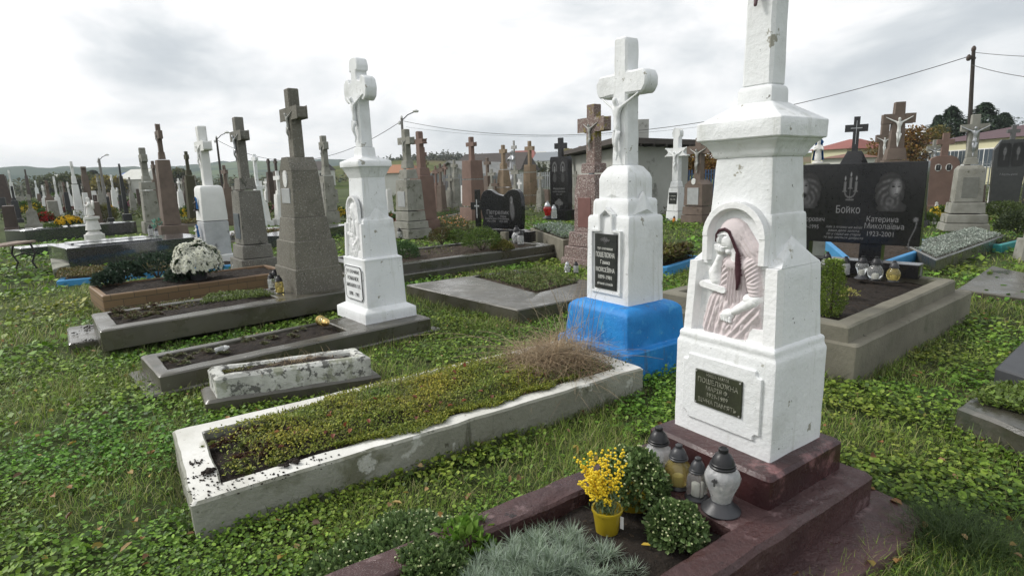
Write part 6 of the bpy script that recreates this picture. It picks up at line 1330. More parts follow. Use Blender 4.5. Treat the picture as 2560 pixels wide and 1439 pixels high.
for x in far:
    col=R2.choice(['white','white','grey','grey','brown','dark','dark','black','brown']); fm=R2.randrange(4)
    if 950<x<1500: col=R2.choice(['grey','pink','brown','white'])
    near=max([m_ for m_ in marks if m_[0]<=x],key=lambda m_:m_[0]); gaps.setdefault(near,[]).append((x,col,fm))
ORD=['first','second','third','fourth','fifth','sixth','seventh','eighth','ninth','tenth','eleventh','twelfth','thirteenth','fourteenth','fifteenth','sixteenth','seventeenth','eighteenth','nineteenth','twentieth','twenty-first','twenty-second','twenty-third','twenty-fourth']
for mk,L_ in gaps.items():
    for i,(x,col,fm) in enumerate(sorted(L_)):
        hy=485.7-(x+173)*.028; left=x<880; D=R2.uniform(20,48) if left else R2.uniform(20,30)
        if x>2000: D=R2.uniform(13,20)
        yb=hy+1420*H/D; hh=R2.uniform(1.35,2.35) if fm<2 else R2.uniform(.9,1.5); yt=hy-(hh-H)*1420/D; S=1420/D
        mt,nm=FARM[col]; lab='far %s %s, %s past %s'%(nm,FORMS[fm],ORD[i],mk[1])
        w_=S*R2.uniform(.55,.8)*.95; th=TL if x<1000 else TH0+.2; H_=yb-yt
        kw=dict(th=th,step=2,b=.006,group='small monuments far off in the field')
        if fm<2:
            s1=yb-H_*.12; s2=yb-H_*R2.uniform(.5,.62); s3=s2-H_*.07
            mono(lab,x,yb,0,[('plinth',[(yb,w_),(s1,w_*.94)]),('pedestal',[(s1-1,w_*.72),(s2,w_*.55)]),('neck',[(s2-.5,w_*.38),(s3,w_*.32)])],(yt,lerp(yt,s3,.45),lerp(yt,s3,.27),w_*.5,w_*.24,w_*.18,'round' if fm else 'plain'),mt,.8,name='cross_monument',**kw)
        elif fm==2: mono(lab,x,yb,0,[('plinth',[(yb,w_*.9),(yb-H_*.15,w_*.85)]),('pedestal',[(yb-H_*.15-1,w_*.55),(yt,w_*.42)])],None,mt,.8,name='stone_pillar',**kw)
        else: mono(lab,x,yb,0,[('plinth',[(yb,w_*1.1),(yb-H_*.14,w_*1.05)]),('pedestal',[(yb-H_*.14-1,w_*.95),(yt,w_*.9)])],None,mt,.22,name='headstone',**kw)
# far flat grave curbs with their planting (things), and scrub patches between them
k=0
for x,y,w_,mt,lb in ((110,548,90,CONC_L,'pale curb in the grass left of the yellow chrysanthemum'),(30,548,40,GSTONE,'short grey slab in the grass by the massive brown stone'),(145,522,120,CONC_L,'long pale curb in the far left field'),(90,506,90,CONC_L,'thin far curb below the white cross pillars'),(255,512,110,CONC_L,'far curb behind the small black post'),(330,535,90,CONC_L,'pale curb right of the thin black pillar'),(520,522,90,CONC_L,'far curb behind the statue cross'),(610,505,80,CONC_L,'far curb past the slender grey cross'),(735,520,70,GSTONE,'far curb right of the dark brown crosses'),(740,548,80,M('white_marble',(.6,.6,.6)),'white marble slab behind the tall grey cross'),(1330,528,110,WCURB,'white curb before the tan crosses'),(1640,510,90,WCURB,'white curb left of the bright white lobed cross'),(2545,520,90,CONC_D,'dark curb by the dark grey headstone')):
    a=P(x-w_/2,y,.0)[:2]; e=UN(1,0); n_=UN(0,1); L_=np.linalg.norm(P(x+w_/2,y,0)[:2]-a); q=[a,a+e*1.9,a+e*1.9+n_*.9,a]; q[3]=a+n_*.9
    grave(lb,q,-.02,.16,mt,ds=.1,zs=.12,seed=k,step=.6,amp=.003,soil=SOILB); k+=1
def tufts(label,region,n,cols,ls,hgt,name='low_plants',clump=.45,blade=False):
    """irregular ground planting in a pixel quad on the ground"""
    q=[P(a,b,0)[:2] for a,b in region]; p=quad_pts(q,n*3); d=np.array([mnoise.noise(Vector((x*1.1,y*1.1,7)))+.35*mnoise.noise(Vector((x*4,y*4,2))) for x,y in p]); p=p[d>np.quantile(d,clump)][:n]; dd=np.sort(d)[-len(p):]; n=len(p)
    hv=hgt*RNG.uniform(.05,1,n)*np.array([.4+.8*abs(mnoise.noise(Vector((x*2.3,y*2.3,3)))*2) for x,y in p]); P3=np.column_stack([p,hv]); dirn=unit(RNG.normal(0,1,(n,3))*[1,1,.5]+[0,0,.6])
    o=folob(name,leaves(P3,dirn,ls*RNG.uniform(.6,1.3,n),ls*.6,pal(n,cols,.3))); return tagit(o,label,'plants',None,'stuff')
tufts('low green planting and weeds between the graves of the far left field',[(-60,556),(760,556),(700,498),(-40,500)],26000,[(.06,.10,.025),(.10,.14,.035),(.14,.15,.04),(.05,.07,.02)],.14,.42,clump=.5)
tufts('reddish autumn plants among the far left graves',[(100,540),(420,540),(420,505),(120,505)],1500,[(.16,.05,.03),(.20,.09,.03),(.14,.12,.03)],.13,.55,clump=.85)
tufts('weeds and low plants between the middle graves',[(960,545),(1460,545),(1420,470),(960,478)],16000,[(.06,.10,.025),(.10,.14,.035),(.15,.15,.04)],.11,.35,clump=.5)
tufts('weeds between the graves at the right',[(2020,560),(2620,560),(2600,455),(2040,470)],9000,[(.05,.08,.02),(.10,.12,.03),(.14,.12,.035)],.09,.35,clump=.45)
tufts('weeds beside the white lobed cross',[(1600,560),(1860,560),(1850,470),(1600,480)],6000,[(.06,.09,.025),(.12,.11,.03),(.12,.05,.03)],.09,.4,clump=.5)
# ------------------------------------------------------------------ named shrubs and flowers
def at(px,py,z): return tuple(P(px,py,z))
MW=[(.88,.88,.78),(.82,.82,.70),(.90,.90,.84)]
p=at(497,702,.24); tw=bush('large white chrysanthemum in full bloom at the end of the brick-tiled grave',p,.29,G_DARK,'chrysanthemum','flower',2600,.04,1.15,None,(MW,820,.034))
b_=[(p[0]+.0,p[1],p[2])]
ob('pot',lathe([(.09,-.02),(.12,.12),(.13,.15),(.125,.15)],14),PLASTIC_G,tw)
p=at(172,566,.38); bush('round yellow chrysanthemum on the second black tomb',p,.34,G_DARK,'chrysanthemum','flower',900,.06,.6,None,([(.75,.48,.01),(.65,.38,.01),(.8,.6,.05)],260,.045))
p=at(178,535,0.1); bush('dark red chrysanthemum behind the yellow one',p,.55,[(.16,.015,.02),(.10,.012,.015),(.05,.06,.02)],'chrysanthemum','flower',1500,.06,.5)
p=at(133,592,0.1); bush('small dense green box bush left of the large black tomb',p,.27,G_BOX,'box_shrub','shrub',1300,.04,1.0)
for x,y,z,r,f,cols,lab in ((1205,628,.25,.36,.75,G_BOX,'largest round box bush in front of the heart stone'),(1142,612,.25,.24,.8,G_BOX,'middle-sized box bush left of the largest one'),(1105,612,.25,.26,.85,[(.06,.07,.02),(.10,.10,.03),(.12,.07,.03)],'straggly brownish shrub left of the box bushes'),(1255,628,.25,.20,.6,[(.16,.15,.03),(.12,.15,.03),(.2,.16,.05)],'yellow-green low shrub right of the largest box bush'),(1014,654,.2,.22,1.0,[(.05,.11,.03),(.08,.15,.05)],'small blue-green bush right of the white lobed cross'),
  (2322,560,.05,.2,.9,G_BOX,'small bright green shrub by the pink stone'),(2508,548,.05,.5,.6,[(.07,.10,.03),(.10,.14,.04)],'feathery green shrub below the dark grey headstone'),(2548,590,.1,.42,.75,[(.04,.06,.025),(.06,.08,.03)],'dark rounded shrub at the right edge'),(1400,478,.0,.3,.9,[(.10,.14,.03),(.2,.18,.04)],'yellow-green bush by the white fence'),(1352,486,0,.35,1.0,[(.05,.1,.02),(.25,.2,.05)],'flowering bush at the foot of the white fence'),(388,540,.0,.55,1.1,[(.20,.18,.04),(.12,.14,.03)],'yellowing bush behind the grey cross with the figure'),(262,560,.0,.5,1.1,[(.16,.15,.03),(.10,.11,.03)],'olive bush beside the small black post'),(1096,496,.0,.0001,1,G_BOX,'')):
    if lab: bush(lab,at(x,y,z),r,cols,'shrub','shrub',1700 if r>.3 else 1100,.035 if r<.4 else .06,f)
bush('black wreath stand with white flowers by the gabled shed',at(1104,505,0),.38,G_DARK,'flower_bush','flower',600,.08,.9,None,(MW,90,.07))
p=at(2074,795,.35)
def column_bush():
    t=thing('box_shrub','upright clipped box bush standing in the dark earth beside the main pillar','shrub',p); n=3300; a=RNG.uniform(0,6.283,n); z=RNG.uniform(.02,.46,n); r=.088*RNG.uniform(.3,1.25,n)**.5*(1-.35*(z/.46)**4)*(.75+.25*np.minimum(1,z/.12))*(1+.22*np.sin(a*3+z*17)); P3=np.column_stack([r*np.cos(a),r*np.sin(a),z]); d=unit(np.column_stack([np.cos(a),np.sin(a),.6+0*a])+RNG.normal(0,.5,(n,3)))
    folob('foliage',leaves(P3,d,.017*RNG.uniform(.7,1.3,n),.011,pal(n,[(.20,.29,.04),(.28,.36,.07),(.10,.16,.03)],.25),hexa=True),FOL,t); ob('stem',tube([(0,0,-.03),(.01,0,.2),(0,.01,.42)],.012,6,.003),BARK,t)
column_bush()
c_=at(2122,752,.36); bush('sparse yellowing plant right of the upright box bush',c_,.07,[(.5,.45,.15),(.3,.3,.08)],'small_plant','plant',70,.03,1.0)
for x,y,r in((310,705,.22),(395,695,.30),(270,716,.16),(450,705,.16)):
    bush({310:'dark glossy strawberry-like plant at the foot of the brick-tiled grave',395:'largest dark glossy plant in the middle of the brick-tiled grave',270:'low dark plant in the near corner of the brick-tiled grave',450:'small dark plant beside the white chrysanthemum'}[x],at(x,y,.24),r,[(.018,.04,.022),(.035,.06,.035),(.06,.09,.06)],'dark_plant','plant',650,.055,.75,hexa=True)
# ------------------------------------------------------------------ the foreground bed of the red grave
def mum(label,c,r,flat,n,buds,seedcol=G_GRASS,pot=False):
    t=bush(label,c,r,[(.12,.19,.06),(.18,.26,.09),(.07,.12,.04)],'chrysanthemum','plant',n,.024,flat,hexa=True,wr=.6)
    m_=buds; p_,d=dome(m_,(0,0,r*flat*.55),r*1.06,flat,.97,0); V=[];
    bs=[xf(lathe([(.001,-.003),(.0042,0),(.004,.003),(.001,.005)],6),tuple(q)) for q in p_]; ob('buds',merge(*bs),M('pale_green_buds',(.42,.47,.20),(.55,.56,.35),30,.6,0),t)['kind']='stuff'
    if pot: ob('pot',lathe([(.055,-.03),(.075,.06),(.08,.065)],14),YPOT,t)
    return t
mum('green budding chrysanthemum bush behind the yellow flowers',tuple(np.append(UN(1.62,1.51),.14)),.135,1.15,2600,150,pot=True)
mum('smaller budding chrysanthemum in front of the glass lanterns',tuple(np.append(UN(1.575,1.25),.125)),.105,.95,1900,100)
mum('low budding chrysanthemum at the bottom edge of the photo',(float(P(1010,1425,.03)[0]),float(P(1010,1425,.03)[1]),.02),.25,.42,6500,300)
mum('second low budding chrysanthemum spilling over the dark red kerb at the bottom edge',(float(P(1075,1440,.12)[0]),float(P(1075,1440,.12)[1]),.12),.13,.5,2400,90)
mum('leftmost low budding chrysanthemum at the bottom edge',(float(P(880,1452,.03)[0]),float(P(880,1452,.03)[1]),.0),.18,.45,3200,120)
bush('bright leafy plant beside the silver pinks',(float(P(1160,1385,.1)[0]),float(P(1160,1385,.1)[1]),.08),.10,[(.12,.24,.03),(.18,.30,.05)],'leafy_plant','plant',420,.05,.8,hexa=True)
# yellow pot with mimosa sprays
def mimosa():
    c=np.append(UN(1.40,1.435),.135); t=thing('yellow_flower_pot','yellow plastic pot holding sprays of small yellow flowers on the red grave','flower pot',c)
    ob('pot',lathe([(.040,0),(.055,.105),(.060,.108),(.060,.116),(.053,.116),(.045,.10),(.01,.098)],20),YPOT,t,sharp=40)
    sp=[];fl=[];lf=[];pc=[]
    R_=random.Random(5)
    for k in range(22):
        a=R_.uniform(0,6.28); s=R_.uniform(.01,.10); L_=R_.choice([R_.uniform(.10,.18),R_.uniform(.17,.27)]); b=(math.cos(a)*s-.035,math.sin(a)*s*.7+.01,.09+L_)
        pts=[(0,0,.06),(b[0]*.4,b[1]*.4,.09+L_*.5),b]; sp.append(tube(pts,.0018,4,.0008))
        for j in range(9):
            u=lerp(.45,1,j/8); x=np.array(pts[1])*(1-max(0,(u-.5)*2))+np.array(pts[2])*max(0,(u-.5)*2)
            for q in range(4): o_=np.array([R_.gauss(0,.010),R_.gauss(0,.010),R_.gauss(0,.009)]); fl.append(xf(lathe([(.001,-.0045),(.0045,-.002),(.0048,.002),(.001,.0045)],6),tuple(x+o_)))
    ob('stems',merge(*sp),M('green_stem',(.08,.13,.04)),t); ob('flowers',merge(*fl),M('yellow_blossom',(.82,.62,.03),(.72,.50,.02),60,.7,0),t)
    n=420; B=np.column_stack([RNG.normal(0,.02,n)+.0,RNG.normal(0,.02,n),.09+RNG.uniform(0,.07,n)]); D=unit(np.column_stack([RNG.normal(0,.5,(n,2)),np.ones(n)])); folob('leaves',leaves(B,D,.035*RNG.uniform(.6,1.2,n),.005,pal(n,[(.13,.19,.08),(.2,.27,.16)],.2)),FOL,t)
    ob('price_tag',xf(box(.0,.014,-.0008,.0008,.05,.10),(.044,-.034,0),-.7),WPOT,t)
mimosa()
# silver pinks: spiky rosettes
def pinks():
    c=UN(1.05,1.36); n=0; Bs=[];Ds=[];Ls=[];Cc=[]
    for k in range(215):
        u=RNG.normal(-.06,.22); v=RNG.normal(.02,.11)
        if u<-.6 or u>.27 or abs(v)>.22: continue
        p=UN(1.05+u,1.36+v); z=.13+.075*math.exp(-(u/.25)**2-(v/.2)**2)+RNG.normal(0,.012); m_=66; d=rdir(m_,.0,1); d=unit(d+[0,0,.25]+RNG.normal(0,.1,3)); Bs.append(np.tile([p[0],p[1],z],(m_,1))+RNG.normal(0,.006,(m_,3))); Ds.append(d); Ls.append(RNG.uniform(.035,.075,m_)); Cc.append(pal(m_,[(.25,.32,.23),(.38,.45,.37),(.16,.22,.13)],.2)*RNG.uniform(.8,1.15))
    o=folob('silver_pinks',blades(np.concatenate(Bs),np.concatenate(Ds),np.concatenate(Ls),.0023,np.concatenate(Cc),.15)); tagit(o,'spiky silver-grey pinks spreading over the front of the red grave','plant'); return o
pinks()
# ------------------------------------------------------------------ lanterns
def pl(px,py,z): return tuple(P(px,py,z))
Lz=.203
lantern('clear bulbous lantern with a tall black cap, farthest left of the four by the pillar',tuple(np.append(UN(1.815,1.545),Lz)),.232,'bulb',GLASS_F)
lantern('amber bulbous lantern second from the left by the pillar',tuple(np.append(UN(1.800,1.425),Lz)),.20,'bulb',GLASS_Y,PLASTIC_G)
lantern('square glass lantern with a small cap, third of the four by the pillar',tuple(np.append(UN(1.795,1.325),Lz)),.205,'box',GLASS,PLASTIC_G)
lantern('tallest lantern with a frosted urn-shaped jar and cross mark by the pillar',tuple(np.append(UN(1.80,1.215),Lz)),.25,'tall',GLASS_F,PLASTIC,mark=True,rz=math.radians(-30),n=24)
lantern('leftmost clear lantern at the foot of the tall grey cross',pl(680,722,.27),.20,'plain',GLASS)
lantern('middle lantern at the foot of the tall grey cross',pl(690,718,.27),.23,'plain',GLASS_F)
lantern('rightmost gold-trimmed lantern at the foot of the tall grey cross',pl(700,733,.27),.22,'plain',GLASS_Y)
q=P(800,800,.17+.045); lantern('lantern lying on its side beside the white lobed cross',tuple(q),.20,'plain',GLASS_Y,GOLD,tilt=(math.radians(90),0,math.radians(40)))
q=P(537,884,.16); lantern('small white lantern cup tipped over in the bare grey grave',tuple(q+[0,0,.02]),.12,'plain',GLASS_F,WPOT,tilt=(math.radians(80),.2,math.radians(120)),base=False)
for k,(x,y,h,st,gl,cp,lb) in enumerate(((2066,676,.26,'bulb',GLASS_F,PLASTIC,'first lantern on the pale curb, half hidden by the box bush'),(2112,688,.25,'plain',GLASS_F,PLASTIC,'dark-capped lantern second along the curb of the broad black stone'),(2153,696,.27,'tall',GLASS,PLASTIC,'tall slim lantern in the middle of the row below the broad black stone'),(2187,701,.30,'bulb',GLASS,PLASTIC,'round clear lantern with the tallest cap below the broad black stone'),(2232,704,.26,'bulb',GLASS_Y,PLASTIC_G,'silver and gold lantern at the right end of the row on the pale curb'))):
    lantern(lb,pl(x,y,.42),h*.82,st,gl,cp)
lantern('left of two white lanterns at the foot of the chipped granite cross',pl(1418,680,.17),.16,'bulb',GLASS_F,SILVER); lantern('right of two lanterns at the foot of the chipped granite cross',pl(1440,682,.17),.17,'plain',GLASS_F)
for x,y,lb in((984,580,'left lantern on the step of the weathered grey cross'),(991,584,'middle lantern on the step of the weathered grey cross'),(999,594,'right lantern on the step of the weathered grey cross')): lantern(lb,pl(x,y,.06),.26,'plain',GLASS_F)
lantern('black lantern with a frosted jar beside the black block at the heart stone',pl(1292,608,.3),.34,'bulb',GLASS_F); lantern('second frosted lantern right beside it at the heart stone',pl(1302,612,.3),.28,'plain',GLASS_F)
lantern('red glass lantern in front of the tall black stone',pl(1369,546,.45),.42,'tall',GLASS_R,SILVER); lantern('silver lantern right of the red glass lantern',pl(1385,546,.45),.36,'plain',GLASS_F,SILVER)
lantern('tiny orange lantern at the foot of the bright white lobed cross',pl(1685,556,.05),.2,'plain',M('orange_glass',(.7,.25,.04)),PLASTIC)
lantern('dark lantern behind the statue cross by the white chrysanthemum',pl(590,680,.1),.22,'plain',GLASS_F)
lantern('white lantern on the large black tomb, nearer the brown pillar',pl(378,590,.44),.26,'plain',GLASS_F,PLASTIC); lantern('dark-capped lantern on the large black tomb beside the white one',pl(392,592,.44),.2,'plain',GLASS_F,PLASTIC)
bush('turquoise artificial flowers in a white vase on the large black tomb',at(400,572,.44),.15,[(.10,.40,.32),(.2,.5,.42),(.5,.35,.25)],'artificial_flowers','flowers',220,.08,1.0)
for x,y,lb in((2340,528,'white angel figurine at the foot of the pink oval stone'),(2336,560,'small white figurine on the curb below the pink oval stone')): figurine(lb,at(x,y,.05),.32 if y<540 else .26,STSKIN,STSKIN)
# ------------------------------------------------------------------ cover of the foreground bed
def mound(u,v): return .155+.045*min(1,6*min(u-.22,2.70-u,v-2.66,3.35-v)) if True else 0
def moss_bed():
    n=26000; u=RNG.uniform(.25,2.68,n); v=RNG.uniform(2.69,3.32,n)
    dens=np.clip((u-.32)/.35,.12,1)*np.clip((2.25-u)/.2,.05,1); keep=RNG.random(n)<dens; u=u[keep];v=v[keep];n=len(u)
    # let it creep over the near curb in the middle
    m_=8000; uu=RNG.uniform(.75,2.35,m_); vv=2.70-RNG.random(m_)**1.3*.125*np.clip(.5+1.1*np.array([mnoise.noise(Vector((x*2.3,1,0)))+.6*mnoise.noise(Vector((x*8,1,4))) for x in uu]),.05,1.1)*np.clip(1.5-1.4*abs(uu-1.55),0,1); u=np.concatenate([u,uu]); v=np.concatenate([v,vv]); m2=4200; uu=RNG.uniform(.9,2.3,m2); vv=3.31+RNG.random(m2)**1.8*.12*np.clip(1.3-abs(uu-1.6),0,1); u=np.concatenate([u,uu]); v=np.concatenate([v,vv]); n=len(u)
    xy=np.array([UN(a,b) for a,b in zip(u,v)]); lump=np.array([mnoise.noise(Vector((x*5,y*5,2)))+.5*mnoise.noise(Vector((x*13,y*13,2))) for x,y in xy])
    edge=np.clip(np.minimum(v-2.66,3.36-v)/.16,0,1); z=.178+.055*edge+.032*lump*edge+RNG.uniform(-.006,.016,n); z=np.maximum(z,.204+RNG.uniform(0,.012,n))
    tint=np.array([mnoise.noise(Vector((x*3,y*3,9))) for x,y in xy])[:,None]; c=pal(n,[(.27,.31,.04),(.19,.235,.03),(.36,.35,.06),(.10,.13,.025)],.22); c=c*(1+.5*tint*np.array([[1.2,.5,.3]]))
    d=unit(RNG.normal(0,1,(n,3))*[1,1,.5]+[0,0,.75]); o=folob('sedum_mat',leaves(np.column_stack([xy,z]),d,.016*RNG.uniform(.6,1.4,n),.010,np.clip(c,.01,1))); tagit(o,'yellow-green sedum and moss mat filling the long white grave','ground cover',None,'stuff')
    # thin grass through it
    n=3600; u=np.clip(RNG.normal(1.45,.5,n),.4,2.5); v=RNG.uniform(2.72,3.3,n); xy=np.array([UN(a,b) for a,b in zip(u,v)]); k=np.array([mnoise.noise(Vector((x*4,y*4,5))) for x,y in xy])>-.1; xy=xy[k]; n=len(xy)
    o=folob('grass_tufts',blades(np.column_stack([xy,np.full(n,.19)]),np.column_stack([RNG.normal(0,.55,(n,2)),np.ones(n)]),RNG.uniform(.05,.13,n),.0024,pal(n,[(.12,.16,.04),(.17,.19,.06),(.25,.22,.10)],.2),.6)); tagit(o,'thin grass growing through the moss of the long white grave','grass',None,'stuff')
moss_bed()
def rosette(c,r,n,cols,parts):
    a=np.arange(n)*2.4; t=np.linspace(.15,1,n); d=unit(np.column_stack([np.cos(a)*t,np.sin(a)*t,1.15-t])); parts.append(leaves(np.tile(c,(n,1))+d*r*.15,d,r*(.5+.5*t),r*.38,pal(n,cols,.12)*(.75+.35*t[:,None]),up=np.tile([0,0,1.],(n,1)),cup=.3,hexa=True))
def succ(label,spots,zb,r,cols,name='succulents'):
    parts=[]
    for (x,y) in spots:
        for _ in range(3): rosette(np.array([x+RNG.normal(0,r*.7),y+RNG.normal(0,r*.7),zb+RNG.uniform(0,.02)]),r*RNG.uniform(.6,1.15),22,cols,parts)
    o=folob(name,cat(*parts)); return tagit(o,label,'succulents',None,'stuff')
SG=[(.13,.17,.06),(.20,.22,.09),(.09,.13,.04)]; SR=[(.10,.035,.03),(.16,.10,.05),(.06,.025,.02)]
R3=random.Random(3)
succ('green houseleek rosettes at the foot of the long white grave',[UN(R3.uniform(.25,.62),R3.uniform(2.71,3.25)) for _ in range(34)],.172,.030,[(.17,.21,.05),(.24,.25,.07),(.10,.14,.04)])
succ('dark reddish houseleeks at the foot of the long white grave',[UN(R3.uniform(.27,.5),R3.uniform(2.85,3.2)) for _ in range(8)],.18,.034,SR)
def alongP(pxs,z,j=.05): return [P(x,y,z)[:2]+np.array([R3.gauss(0,j),R3.gauss(0,j)]) for x,y in pxs]
succ('dark and green houseleeks in the bare grey grave',alongP([(425,905),(445,895),(470,900),(455,910),(520,885),(545,880),(560,893),(625,850),(670,862),(690,850),(738,833),(745,848),(610,858)],.135,.02),.14,.045,[(.16,.19,.09),(.24,.25,.14),(.08,.05,.035)])
succ('red-brown and pale green houseleeks in the two-step grey grave',alongP([(290,780),(305,788),(320,780),(335,775),(345,790),(300,795),(365,778),(380,790),(400,778),(410,785),(330,800)],.24,.03),.24,.060,[(.16,.18,.08),(.10,.05,.04),(.22,.22,.12),(.07,.035,.03)])
def coverq(label,pts,z,n,cols,ls,h,name='ground_cover',edge=0):
    q=[P(x,y,z)[:2] for x,y in pts]; p=quad_pts(q,n); k=np.array([mnoise.noise(Vector((x*5,y*5,4)))+.3 for x,y in p])>-.12; p=p[k]; n=len(p)
    zz=z+h*(.3+.7*np.array([.5+.5*mnoise.noise(Vector((x*4,y*4,1))) for x,y in p]))*RNG.uniform(.3,1,n); d=unit(RNG.normal(0,1,(n,3))*[1,1,.5]+[0,0,.6]); o=folob(name,leaves(np.column_stack([p,zz]),d,ls*RNG.uniform(.6,1.3,n),ls*.6,pal(n,cols,.25))); return tagit(o,label,'ground cover',None,'stuff')
coverq('bright green creeping sedum at the head of the two-step grey grave',[(500,765),(690,744),(650,728),(520,742)],.235,4200,[(.10,.15,.03),(.15,.20,.045),(.07,.10,.02)],.024,.06)
coverq('dry stalks and weeds in the two-step grey grave',[(370,790),(500,768),(480,750),(360,765)],.235,700,[(.14,.10,.05),(.10,.12,.04)],.03,.03)
coverq('bright green weeds in the opening of the wide grey slab',[(1342,733),(1450,706),(1345,679),(1180,690)],.145,5200,[(.10,.16,.03),(.15,.20,.05),(.16,.14,.06),(.06,.10,.02)],.03,.07)
coverq('moss and low weeds filling the blue-edged grave at the left',[(140,700),(470,676),(440,655),(150,678)],.10,9000,[(.11,.11,.025),(.08,.10,.02),(.16,.13,.04),(.14,.08,.03)],.035,.08)
coverq('moss in the mottled child grave',[(545,938),(760,912),(740,900),(560,925)],.22,1600,[(.12,.14,.035),(.18,.16,.06)],.018,.02)
coverq('weeds on the dark earth before the heart stone',[(1010,652),(1150,632),(1100,610),(1000,625)],.25,260,[(.10,.12,.04),(.14,.13,.05)],.04,.04)
# tangle of dry stalks at the head of the white grave
def tangle(label,c,ru,rv,z,n,Lr,h,name='dry_stalks',w=.0026,cols=((.30,.22,.13),(.22,.15,.09),(.38,.30,.19)),spread=1.0,vert=.25):
    u=np.clip(RNG.normal(0,.45,n),-1,1)*ru; v=np.clip(RNG.normal(0,.45,n),-1,1)*rv; B=np.array([np.append(c+UN(a,b),z+h*max(0,1-(a/ru)**2-(b/rv)**2)*RNG.random()) for a,b in zip(u,v)]); D=RNG.normal(0,1,(n,3))*[1,1,vert]*[spread,spread,1]+[0,0,vert*.7]
    o=folob(name,blades(B,D,RNG.uniform(*Lr,n),w,pal(n,cols,.2),.25),DRY); return tagit(o,label,'dry stalks',None,'stuff')
tangle('heap of tangled dry brown stalks at the head of the long white grave',UN(2.40,3.0),.42,.36,.17,3600,(.10,.36),.19)
tangle('tall loose dry stalks leaning against the blue base',UN(2.62,3.12),.34,.32,.2,90,(.3,.85),.12,w=.0035,vert=1.5,cols=((.36,.30,.2),(.25,.2,.13)))
coverq('weeds creeping over the mossy concrete block at the lower right',[(2430,1005),(2620,1060),(2620,985),(2500,960)],.16,1800,[(.12,.19,.03),(.18,.24,.05),(.08,.12,.03)],.035,.05)
tangle("dry stalks on the mottled child's grave",P(750,900,.25)[:2],.28,.05,.235,260,(.05,.16),.02)
tangle('dry brown flower stems standing in the moss of the long white grave',UN(1.1,3.05),.5,.28,.19,60,(.10,.26),.0,w=.003,vert=3,cols=((.10,.07,.04),(.16,.11,.06)))
def twigs():
    T_=[]; R_=random.Random(8)
    for k in range(26):
        b=np.append(UN(R_.uniform(2.2,2.75),R_.uniform(2.75,3.3)),.18); a=R_.uniform(0,6.28); L_=R_.uniform(.25,.75); d=np.array([math.cos(a)*.6,math.sin(a)*.6+.2,R_.uniform(.4,1.0)]); d/=np.linalg.norm(d); q=[]
        for j in range(9):
            t=j/8; q.append(b+d*L_*t+np.array([math.cos(a),math.sin(a),-1.1])*L_*.45*t*t+np.array([R_.gauss(0,.004),R_.gauss(0,.004),0])); 
        q=[np.array([x,y,max(z,.19)]) for x,y,z in q]; T_.append(tube(q,.0032,4,.0012))
    o=ob('dry_twigs',merge(*T_),M('dry_twig',(.36,.28,.19),(.20,.14,.09),20,.8,0)); tagit(o,'long arching dry twigs rising from the stalk heap against the blue base','dry twigs',None,'stuff')
twigs()
# bouquets among the far graves
FC_={'yellow':[(.75,.5,.02),(.7,.6,.1)],'red':[(.45,.02,.02),(.6,.06,.05)],'white':[(.8,.8,.75)],'orange':[(.75,.28,.03),(.7,.4,.05)],'pink':[(.6,.2,.3),(.7,.4,.45)]}
for x,y,cn,wh in ((78,535,'yellow','in the far left field'),(105,558,'red','left of the round yellow chrysanthemum'),(262,540,'orange','by the small black post'),(355,512,'white','behind the thin black pillar'),(478,545,'yellow','by the dark mossy cross'),(520,548,'white','just left of the statue cross'),(612,520,'red','behind the slender grey cross'),(730,548,'orange','beyond the tall grey cross'),(850,545,'yellow','beside the weathered cross left of the lobed one'),(972,560,'red','left of the blank-plated grey cross'),(1100,520,'white','by the mossy cross'),(1240,530,'red','behind the heart stone'),(1350,505,'yellow','near the white fence'),(1700,540,'red','by the bright white lobed cross'),(2350,548,'yellow','below the pink oval stone'),(2488,540,'white','below the dark grey headstone'),(150,515,'white','in the far rows at the left'),(310,525,'pink','by the thin black pillar'),(560,515,'yellow','behind the statue cross'),(665,535,'pink','by the white cross with the blue figure')):
    p=at(x,y,.12); D_=math.hypot(p[0],p[1]); bush('%s grave bouquet %s'%(cn,wh),p,.010*D_+.05,G_GRASS,'flower_bouquet','flowers',160,.008*D_,.8,None,(FC_[cn],60,.0045*D_),stem=False)
# greenery on the dry heap
n=420; B=np.array([np.append(UN(RNG.uniform(2.0,2.8),RNG.uniform(2.62,2.82)),RNG.uniform(.17,.26)) for _ in range(n)]); o=folob('creeping_weed',leaves(B,unit(RNG.normal(0,1,(n,3))+[0,0,.3]),.02,.011,pal(n,[(.10,.13,.04),(.07,.10,.03)],.2))); tagit(o,'straggling small-leaved weed hanging over the white curb','weed',None,'stuff')
# crumbs of soil on the curb
def crumbs(label,spots,z,n,r,mat=SOIL,name='soil_crumbs'):
    P_=[]
    for _ in range(n):
        c=spots[R3.randrange(len(spots))]; s=r*R3.uniform(.3,1.3); x,y=c[0]+R3.gauss(0,c[2]),c[1]+R3.gauss(0,c[2]); P_.append(xf(disp(lathe([(.3*s,-.3*s),(s,.1*s),(.8*s,.5*s),(.2*s,.75*s)],6),s*.35,1/s),(x,y,z)))
    o=ob(name,merge(*P_),mat); return tagit(o,label,'soil crumbs',None,'stuff')
S_=lambda u,n,s:tuple(UN(u,n))+(s,)
crumbs('crumbs of dark soil scattered on the white curb',[S_(.17,2.62,.05),S_(.17,2.78,.035),S_(.30,2.61,.05),S_(.45,2.60,.05),S_(.62,2.60,.05),S_(.19,2.70,.05),S_(.16,2.95,.02)],.203,230,.005)
crumbs('two dark clods on the near edge of the white curb',[S_(.50,2.645,.012),S_(.20,2.80,.014),S_(.55,2.66,.01)],.21,34,.014)
